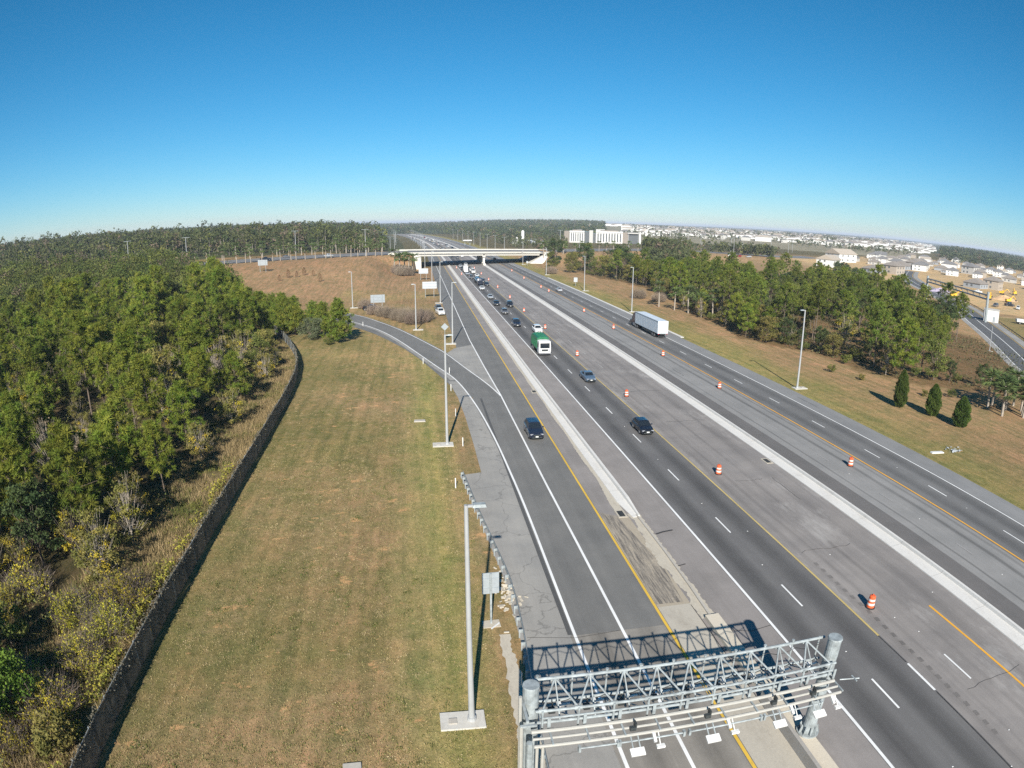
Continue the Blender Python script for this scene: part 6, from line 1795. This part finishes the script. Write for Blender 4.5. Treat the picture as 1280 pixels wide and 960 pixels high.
# ------------------------------------------------------------------ fence
def fence_mat():
    m, nt, b = new_mat('fence_fabric')
    g_ = N(nt, 'ShaderNodeNewGeometry').outputs['Position']
    f = noise(nt, g_, 1.6, 7, 0.8, (1, 0.8, 0.35)); f2 = noise(nt, g_, 14, 4, 0.8)
    c = ramp(nt, f, [(0.3, (0.06, 0.06, 0.055)), (0.6, (0.14, 0.14, 0.13)), (0.8, (0.30, 0.29, 0.26))])
    nt.links.new(mixc(nt, c, ramp(nt, f2, [(0.3, 0.6), (0.7, 1.3)]), 1.0, 'MULTIPLY'), b.inputs['Base Color'])
    b.inputs['Roughness'].default_value = 0.8
    # open weave: small holes between the wires
    w = N(nt, 'ShaderNodeTexNoise'); w.inputs['Scale'].default_value = 26.0; w.inputs['Detail'].default_value = 2
    nt.links.new(g_, w.inputs['Vector'])
    al = ramp(nt, w.outputs['Fac'], [(0.44, 0.12), (0.52, 1.0)])
    tr = N(nt, 'ShaderNodeBsdfTranslucent'); tr.inputs[0].default_value = (0.16, 0.155, 0.14, 1)
    mx = N(nt, 'ShaderNodeMixShader'); mx.inputs[0].default_value = 0.4
    nt.links.new(b.outputs[0], mx.inputs[1]); nt.links.new(tr.outputs[0], mx.inputs[2]); nt.links.new(mx.outputs[0], nt.nodes['Material Output'].inputs[0])
    nt.links.new(al, b.inputs['Alpha'])
    return m
M_fence = fence_mat()
fe = empty('boundary_fence'); tag(fe, 'dark meshed boundary fence running between the lawn and the rough grass', 'fence')
ys = list(np.arange(8, 196, 3.0)); FH = 2.15
pp = [(float(fence_x(y)), float(y), gz(float(fence_x(y)), float(y))) for y in ys]
fm = None; post = None
for i in range(len(pp) - 1):
    a, b2 = pp[i], pp[i + 1]
    d = Vector((b2[0] - a[0], b2[1] - a[1])); n_ = Vector((d.y, -d.x)).normalized() * 0.012
    m = MB(); K = 3
    V = []
    for side in (1, -1):
        for k in range(K + 1):
            t = k / K; zt = FH + (0.04 * math.sin(i * 2.1 + k * 1.7))
            x = a[0] + (b2[0] - a[0]) * t; y = a[1] + (b2[1] - a[1]) * t; z = a[2] + (b2[2] - a[2]) * t
            bul = 0.05 * math.sin(i * 1.3 + k * 2.2)
            V += [(x + n_.x * side, y + n_.y * side, z - 0.05), (x + n_.x * side + bul, y + n_.y * side, z + FH * 0.5), (x + n_.x * side, y + n_.y * side, z + zt)]
    Fs = []
    for k in range(K):
        o_ = k * 3
        for q in (0, 1):
            Fs.append((o_ + q, o_ + 3 + q, o_ + 4 + q, o_ + 1 + q))
            p_ = o_ + (K + 1) * 3
            Fs.append((p_ + q, p_ + 1 + q, p_ + 4 + q, p_ + 3 + q))
    m.add(V, Fs); m.build('mesh_panel', M_fence, fe)
    if post is None:
        mm = MB(); mm.tube((0, 0, -0.1), (0, 0, FH + 0.1), 0.045, n=6); po = mm.build('post', M_steel, fe); post = po.data
    else: po = link(bpy.data.objects.new('post', post), fe)
    po.location = (a[0] - 0.06, a[1], a[2])
m = MB()
for a, b2 in zip(pp[:-1], pp[1:]): m.tube((a[0] - 0.04, a[1], a[2] + FH), (b2[0] - 0.04, b2[1], b2[2] + FH), 0.022, n=5)
m.build('top_rail', M_steel, fe)

r = np.random.default_rng(401)
n = 26000; y = 9 + 185 * r.uniform(0, 1, n) ** 1.4; hgt = r.uniform(0.0, 1.0, n) ** 0.7
keep = fbm(y, hgt * 9, 3.0, 51) + 0.6 * fbm(y, y * 0, 11.0, 52) > -0.05 - 0.5 * (hgt > 0.75) + 0.25
y = y[keep]; hgt = hgt[keep]
x = fence_x(y) + r.normal(0, 0.10, len(y)) - 0.05
C = np.stack([x, y, terr(x, y) + hgt * (2.35 + 0.45 * fbm(y, y * 0, 4.0, 53))], 1)
V = leaves(C, 0.15, r); t = r.uniform(0, 1, (len(C), 1))
T = np.repeat(np.array((0.06, 0.06, 0.04)) * (1 - t) + np.array((0.24, 0.22, 0.16)) * t, 3, 0)
fv = link(bpy.data.objects.new('dry_vines', np_mesh('dry_vines', V, np.arange(len(V)).reshape(-1, 3), M_dry, tint=T))); tag(fv, 'dry grey vines woven over the boundary fence', 'vines', kind='stuff')

# ------------------------------------------------------------------ buildings
def office():
    # facade faces the camera; local x along the facade, local y away
    cx_, cy_ = 880 * math.sin(math.radians(16.5)), 880 * math.cos(math.radians(16.5))
    e = empty('office_building', (cx_, cy_, gz(cx_, cy_) - 1.0), -math.radians(16.5)); e.scale = (1, 1, 0.84); tag(e, 'large white and taupe office building with tall window slots beyond the right trees', 'office building')
    def b_(name, x0, x1, y0, y1, z0, z1, mat): return bx_part(name, e, ((x0 + x1) / 2, (y0 + y1) / 2, (z0 + z1) / 2), (x1 - x0, y1 - y0, z1 - z0), mat)
    wx = lambda px: (px - 753) * 1.108
    b_('wing', wx(706), wx(712), 2, 30, 0, 20, M_taupe)
    def wing(pa, pb, n, z1):
        w = b_('wing', wx(pa), wx(pb), 1.2, 34, 0, z1, M_stucco)
        xa, xb = wx(pa) + 1.2, wx(pb) - 1.2; st = (xb - xa) / n
        for k in range(n):
            bx_part('window', w, (xa + st * (k + 0.5), 1.05, z1 * 0.50), (st * 0.42, 0.3, z1 * 0.62), M_winglass)
        for k in range(n + 1):
            bx_part('pilaster', w, (xa + st * k, 0.8, z1 * 0.47), (st * 0.42, 0.7, z1 * 0.8), M_white)
        bx_part('cornice', w, ((xa + xb) / 2, 0.8, z1 - 1.2), (xb - xa + 2.4, 0.9, 1.6), M_white)
        bx_part('roof_screen', w, ((xa + xb) / 2, 18, z1 + 0.8), ((xb - xa) * 0.7, 20, 1.6), M_taupe)
    wing(712.5, 731, 6, 20.5); wing(745, 778, 9, 20.5)
    b_('atrium', wx(731), wx(737), 2.0, 30, 0, 19.5, M_winglass)
    b_('stair_tower', wx(737), wx(741.5), 0.5, 30, 0, 21.5, M_stucco)
    b_('glass_link', wx(741.5), wx(745), 4, 30, 0, 17, M_winglass)
    b_('wing', wx(778), wx(785), 2.5, 34, 0, 19.5, M_taupe)
    b_('glass_front', wx(785), wx(797.5), 3.5, 34, 0, 17.5, M_winglass)
    b_('canopy', wx(784), wx(800), 0.5, 34, 17.6, 19.2, M_stucco)
    b_('column', wx(798.2), wx(800.2), 0.5, 3, 0, 17.5, M_white)
    b_('tower_roof', wx(745), wx(756), 8, 26, 20.6, 23.5, M_stucco)
office()
# concrete batch plant
bp_ = empty('concrete_plant', (133, 800, 0)); tag(bp_, 'white silo with small tanks and grey conveyor behind the bridge', 'industrial plant')
m = MB(); m.lathe([(2.0, 0), (2.0, 15.5), (1.2, 17), (0.3, 17.4)], n=14); m.build('silo', M_white, bp_, smooth=False)
m = MB(); m.lathe([(3.2, 0), (3.2, 5), (1.0, 6.5)], (-10, 3, 0), n=14); m.build('tank', M_white, bp_)
m = MB(); m.lathe([(1.5, 0), (1.5, 8), (0.5, 9)], (-8, -3, 0), n=12); m.build('tank', M_stucco, bp_)
m = MB(); m.box((14, 4, 4.5), (26, 1.5, 1.2), rz=0.2); m.build('conveyor', M_siding if False else M_stucco3, bp_)
bx_part('shed', bp_, (20, 8, 3.0), (16, 10, 6), M_stucco3); bx_part('shed_roof', bp_, (20, 8, 6.3), (17, 11, 0.6), M_roof2)
# flat white canopy beyond the bridge
cp = empty('toll_canopy', (60, 760, 0)); tag(cp, 'flat white canopy on posts far beyond the bridge', 'canopy')
bx_part('roof', cp, (0, 0, 6), (10, 6, 1.2), M_white)
for x in (-3, 3): bx_part('post', cp, (x, 0, 2.7), (0.5, 0.5, 5.4), M_steel)

def house_proto(w, d, h, wall, roof, hip=True, storeys=1):
    e = empty('house')
    m = MB(); m.box((0, 0, h / 2), (w, d, h)); wl = m.build('wall', wall, e)
    ov_ = 0.5; rh = min(w, d) * 0.24
    m = MB()
    x, y = w / 2 + ov_, d / 2 + ov_
    ins = y * 0.9 if hip else 0.0
    m.add([(-x, -y, h), (x, -y, h), (x, y, h), (-x, y, h), (-x + ins, 0, h + rh), (x - ins, 0, h + rh), (-x, -y, h - 0.25), (x, -y, h - 0.25), (x, y, h - 0.25), (-x, y, h - 0.25)],
          [(0, 1, 5, 4), (2, 3, 4, 5), (1, 2, 5), (3, 0, 4), (6, 9, 8, 7), (0, 6, 7, 1), (1, 7, 8, 2), (2, 8, 9, 3), (3, 9, 6, 0)])
    m.build('roof', roof, e)
    for s in range(storeys):
        for k in range(3):
            bx_part('window', e, (-w / 2 + w * (0.2 + 0.3 * k), -d / 2 - 0.01, 1.6 + 2.8 * s), (1.3, 0.1, 1.2), M_winglass)
        bx_part('window', e, (-w / 2 - 0.01, 0, 1.6 + 2.8 * s), (0.1, 1.3, 1.2), M_winglass)
        bx_part('window', e, (-w / 2 - 0.01, d * 0.28, 1.6 + 2.8 * s), (0.1, 1.2, 1.2), M_winglass)
    bx_part('garage_door', e, (w * 0.5 + 0.01, -d * 0.15, 1.25), (0.08, 4.6, 2.3), M_white)
    return e
hp = [house_proto(17, 12, 3.2, M_stucco, M_roof), house_proto(14, 11, 5.8, M_stucco2, M_roof, storeys=2), house_proto(18, 12, 3.2, M_stucco, M_roof2, hip=False), house_proto(13, 11, 5.8, M_stucco, M_roof2, storeys=2), house_proto(16, 12, 3.2, M_stucco3, M_roof)]
wr = [house_proto(20, 14, 6.0, M_white, M_roof2, storeys=2), house_proto(18, 13, 5.8, M_white, M_stucco2, hip=False, storeys=2)]
HS = [
 (341, 466, wr[1], 0.6, 1.15, 'long white gabled building at the left of the new housing site'), (366, 500, wr[0], 0.6, 1.0, 'white two-storey house just behind the long gabled building'),
 (352, 418, hp[4], 0.3, 1.1, 'beige house with brown roof in front of the long gabled building'), (374, 420, hp[1], 0.4, 1.2, 'tall beige house at the right of the beige front pair'),
 (425, 560, wr[1], 0.2, 1.5, 'wide pale house behind the white two-storey house'), (455, 585, hp[2], 0.5, 1.3, 'pale house row end behind the site'),
 (448, 492, hp[4], 0.5, 1.3, 'brown roofed house in the middle of the site'), (470, 488, wr[0], 0.7, 1.0, 'white house right of the brown roofed middle house'), (520, 545, hp[0], 0.4, 1.6, 'large brown roofed house behind the middle of the site'),
 (386, 338, hp[4], 0.35, 1.15, 'grey roofed house with beige side, left of the front pair'), (404, 336, hp[1], 0.45, 1.15, 'beige two-storey house at the right of the front pair'),
 (546, 432, hp[0], 0.6, 1.2, 'white walled house with hip roof farther right'), (500, 352, wr[0], 0.3, 1.5, 'large white house at the right edge of the site'), (560, 500, hp[3], 0.3, 1.4, 'two-storey house beyond the dirt mound')]
for i, (x, y, pr, rz, s, lb) in enumerate(HS):
    place(pr, x, y, used, lb, 'house', 'houses on the new housing site', s=s, rz=rz)
r3 = random.Random(77)
cnt = 0; near_pts = [(h[0], h[1]) for h in HS]
while cnt < 78:
    x = r3.uniform(400, 900); y = r3.uniform(330, 780)
    q = x / y
    if not (0.83 < q < 1.5) or math.hypot(x, y) < 640 or math.hypot(x, y) > 1080: continue
    if min((x - a) ** 2 + (y - b) ** 2 for a, b in near_pts) < 27 ** 2: continue
    near_pts.append((x, y)); cnt += 1
    k_ = r3.randrange(9); pr = (hp + wr + [wr[0], hp[0]])[k_]
    lb_ = ['low white house with brown roof', 'two-storey beige house', 'low white gabled house', 'two-storey white house with grey roof', 'low grey house', 'broad white house with grey roof', 'broad white gabled house', 'broad white house with grey roof', 'low white house with brown roof'][k_] + (' on the near sand' if math.hypot(x, y) < 780 else ' on the far sand') + (' left of the excavators' if q < 1.03 else ' above the excavators')
    place(pr, x, y, used, lb_, 'house', lb_, s=r3.uniform(0.7, 0.95), rz=0.7 + r3.choice([0, PI / 2]))
# distant estate
cnt = 0; far_pts = []
simple = []
for i, (w_, d_, h_, wm, rm) in enumerate([(18, 12, 3.6, M_white, M_roof), (16, 12, 6, M_stucco, M_roof2), (22, 13, 6, M_white, M_stucco2)]):
    e = empty('distant_house'); m = MB(); m.box((0, 0, h_ / 2), (w_, d_, h_)); m.build('wall', wm, e)
    x, y = w_ / 2 + .5, d_ / 2 + .5; m = MB()
    m.add([(-x, -y, h_), (x, -y, h_), (x, y, h_), (-x, y, h_), (-x + y * .8, 0, h_ + 2.6), (x - y * .8, 0, h_ + 2.6)], [(0, 1, 5, 4), (2, 3, 4, 5), (1, 2, 5), (3, 0, 4), (3, 2, 1, 0)]); m.build('roof', rm, e)
    simple.append(e)
while cnt < 290:
    az = math.radians(r3.uniform(18.5, 44)); D = 1250 + 2100 * r3.random() ** 1.25
    row = 62
    D = round(D / row) * row + r3.uniform(-6, 6)
    x, y = D * math.sin(az), D * math.cos(az)
    if az > math.radians(39.5) and D < 1700: continue
    if far_pts and min((x - a) ** 2 + (y - b) ** 2 for a, b in far_pts) < 22 ** 2: continue
    far_pts.append((x, y)); cnt += 1
    k_ = r3.randrange(3); dg = math.degrees(az)
    lb_ = ('white low house with brown roof', 'off-white tall house with dark roof', 'white tall house with beige roof')[k_] + (' in the near rows' if D < 1650 else (' in the middle rows' if D < 2350 else ' in the last rows')) + (' beyond the office building' if dg < 24 else (' in mid estate' if dg < 33 else ' beyond the housing site'))
    place(simple[k_], x, y, used, lb_, 'house', lb_, s=r3.uniform(0.9, 1.35), rz=-az + r3.choice([0, PI / 2]) + r3.uniform(-0.1, 0.1))
# beyond these, roofs too many to tell apart
V, Fq, PM = [], [], []
for k in range(900):
    az = math.radians(r3.uniform(14, 45)); D = 1300 + 2700 * r3.random(); x, y = D * math.sin(az), D * math.cos(az)
    if az < math.radians(20) and D < 2200: continue
    z = gz(x, y); w_, d_, h_ = r3.uniform(12, 22), r3.uniform(9, 13), r3.choice([3.4, 6])
    c_, s_ = math.cos(az), math.sin(az); b0 = len(V)
    for (u, v, q) in ((-w_/2, -d_/2, 0), (w_/2, -d_/2, 0), (w_/2, d_/2, 0), (-w_/2, d_/2, 0), (-w_/2, -d_/2, h_), (w_/2, -d_/2, h_), (w_/2, d_/2, h_), (-w_/2, d_/2, h_), (-w_/4, 0, h_ + 2.5), (w_/4, 0, h_ + 2.5)):
        V.append((x + u * c_ + v * s_, y - u * s_ + v * c_, z + q))
    for f in ((0, 1, 5, 4), (1, 2, 6, 5), (2, 3, 7, 6), (3, 0, 4, 7)): Fq.append(tuple(b0 + i for i in f)); PM.append(0)
    for f in ((4, 5, 9, 8), (6, 7, 8, 9), (5, 6, 9, 9), (7, 4, 8, 8)):
        g_ = tuple(b0 + i for i in f); Fq.append(g_ if g_[2] != g_[3] else g_[:3]); PM.append(1)
mb = MB(); mb.v = V; mb.f = Fq; mb.m = PM
tag(mb.build('estate_houses', [M_white, M_roof]), 'mass of pale roofs and walls toward the horizon', 'houses', kind='stuff')

# ------------------------------------------------------------------ construction site
def excavator(x, y, rz, label, s=1.0):
    e = empty('excavator', (x, y, gz(x, y)), rz); e.scale = (s, s, s); tag(e, label, 'excavator', 'yellow excavators on the dirt')
    for sx in (-1, 1): bx_part('track', e, (sx * 1.2, 0, 0.5), (0.6, 4.0, 1.0), M_black, top=(0.6, 3.2))
    bx_part('body', e, (0, 0.7, 1.7), (2.6, 3.0, 1.3), M_yellowm); bx_part('cabin', e, (-0.7, -0.7, 2.3), (1.1, 1.4, 1.7), M_yellowm)
    bx_part('window', e, (-0.7, -1.42, 2.5), (0.9, 0.06, 1.0), M_glass)
    m = MB(); m.tube((0.3, -0.8, 1.9), (0.3, -3.8, 4.6), 0.30, 0.24, 6); m.build('boom', M_yellowm, e)
    m = MB(); m.tube((0.3, -3.8, 4.6), (0.3, -6.2, 2.4), 0.24, 0.16, 6); m.build('stick', M_yellowm, e)
    m = MB(); m.box((0.3, -6.2, 1.9), (1.1, 0.9, 0.9), top=(1.1, 0.4)); m.build('bucket', M_dark, e)
excavator(312, 262, 1.9, 'yellow excavator at the front of the dirt site with its boom to the right', 0.95)
excavator(322, 254, 1.2, 'yellow excavator just right of the front one', 0.9)
excavator(392, 304, 2.4, 'yellow excavator at the far right on the dirt', 0.95)
excavator(372, 300, 0.6, 'yellow excavator between the houses and the dirt mounds', 0.9)
excavator(281, 262, 1.0, 'small yellow excavator by the sign gantry over the far road', 1.0)
excavator(243, 270, 2.0, 'small yellow machine beside the hedge row', 0.9)
def mound(x, y, w, h, mat, label, seed=0):
    r = random.Random(seed); m = MB(); n = 14; V = [(0, 0, h)]
    for k in range(1, 5):
        for i in range(n):
            a = 2 * PI * i / n; q = k / 4
            V.append((math.cos(a) * w * q * (1 + r.uniform(-.15, .15)), math.sin(a) * w * .55 * q * (1 + r.uniform(-.15, .15)), h * (1 - q) ** 1.1 * r.uniform(.85, 1.1) - (0.3 if k == 4 else 0)))
    Fs = [(0, 1 + i, 1 + (i + 1) % n) for i in range(n)]
    for k in range(3):
        for i in range(n):
            j = (i + 1) % n; Fs.append((1 + k * n + i, 1 + (k + 1) * n + i, 1 + (k + 1) * n + j, 1 + k * n + j))
    m.add(V, Fs); o = m.build('dirt_mound', mat); o.location = (x, y, gz(x, y)); tag(o, label, 'dirt mound')
M_sand = concrete('orange_sand', (0.56, 0.36, 0.19), 0.3, 0.3)
mound(335, 268, 14, 3.0, M_sand, 'long orange sand mound beside the excavators', 1)
mound(300, 292, 10, 2.4, plain('purple_gravel', (0.36, 0.31, 0.40), 0.9), 'bluish gravel mound next to the excavators', 2)
mound(470, 400, 26, 4.0, M_sand, 'large orange sand mound between the houses', 3)
mound(360, 225, 12, 2.2, M_sand, 'low sand mound at the right edge of the site', 4)
t1 = box_truck(238, 178, M_white, PAINT['red'], 'work_truck', 'red truck parked on the grass by the far right road', L=7, bh=1.2, rz=1.0, z=gz(238, 178))
# white equipment cabin with blue side and its sign gantry
cb = empty('equipment_cabin', (221, 183, gz(221, 183)), -0.8); cb.scale = (0.8, 0.8, 0.8); tag(cb, 'white equipment cabin with a blue side beside the far right road', 'cabin')
bx_part('wall', cb, (0, 0, 3.0), (8, 5, 6.0), M_white); bx_part('side_panel', cb, (-4.06, 0, 2.6), (0.1, 4.4, 4.6), plain('blue_panel', (0.12, 0.28, 0.42), 0.5)); bx_part('roof', cb, (0, 0, 6.15), (8.5, 5.5, 0.3), M_stucco)
bx_part('door', cb, (1.5, -2.56, 1.5), (1.2, 0.1, 2.4), M_signback)
gn = empty('sign_gantry', (222, 196, 0), 0.0); tag(gn, 'grey overhead gantry crossing the far right road', 'gantry')
def far_member(p, q, r_): m = MB(); m.tube(p, q, r_, n=6); return m.build('chord', M_steel, gn)
gn.location = (0, 0, 0)
pa, pb = (214.5, 180.5), (243, 246)
for z in (9.0, 10.6): far_member((*pa, z), (*pb, z), 0.35)
for k in range(12):
    t = k / 11; t2 = min(1, (k + 0.5) / 11)
    m = MB(); m.tube((pa[0] + (pb[0] - pa[0]) * t, pa[1] + (pb[1] - pa[1]) * t, 9.0), (pa[0] + (pb[0] - pa[0]) * t2, pa[1] + (pb[1] - pa[1]) * t2, 10.6), 0.14, n=5); m.build('diagonal', M_steel, gn)
for p in (pa, pb):
    m = MB(); m.tube((*p, 0), (*p, 12.0), 0.6, n=10); m.build('post', M_steel, gn)
for i, (x, y, p, k) in enumerate([(303, 238, 'black', 'pickup'), (296, 226, 'white', 'pickup'), (283, 232, 'grey', 'suv'), (330, 420, 'white', 'suv'), (345, 300, 'white', 'pickup'), (300, 322, 'black', 'suv'), (318, 326, 'navy', 'suv'), (262, 500, 'white', 'suv'), (275, 506, 'red', 'suv'), (288, 512, 'silver', 'sedan')]):
    car(k, p, x, y, rnd.uniform(0, 6), ['black pickup parked on the dirt right of the excavators', 'white pickup near the red truck on the dirt', 'grey SUV behind the equipment cabin', 'white SUV in front of the new houses', 'white pickup between mound and houses', 'black SUV below the front pair of houses', 'navy SUV below the front pair of houses', 'white SUV on the lot left of the housing site', 'red SUV on the lot left of the housing site', 'silver sedan on the lot left of the housing site'][i], k if k != 'pickup' else 'pickup truck', 'pickup_truck' if k == 'pickup' else ('suv' if k == 'suv' else 'car'), z=gz(x, y) + 0.03)

# ------------------------------------------------------------------ air
hz = MB(); hz.box((0, 0, 25.0 - 6), (60000, 60000, 60.0 + 2))
ho = hz.build('haze', new_mat('haze_air')[0])
mh = ho.data.materials[0]; nt = mh.node_tree; nt.nodes.remove(nt.nodes['Principled BSDF'])
pv = nt.nodes.new('ShaderNodeVolumePrincipled'); pv.inputs['Color'].default_value = (0.80, 0.88, 1.0, 1); pv.inputs['Density'].default_value = 0.000125
nt.links.new(pv.outputs[0], nt.nodes['Material Output'].inputs['Volume'])
tag(ho, 'pale blue air between the camera and the horizon', 'haze', kind='stuff')
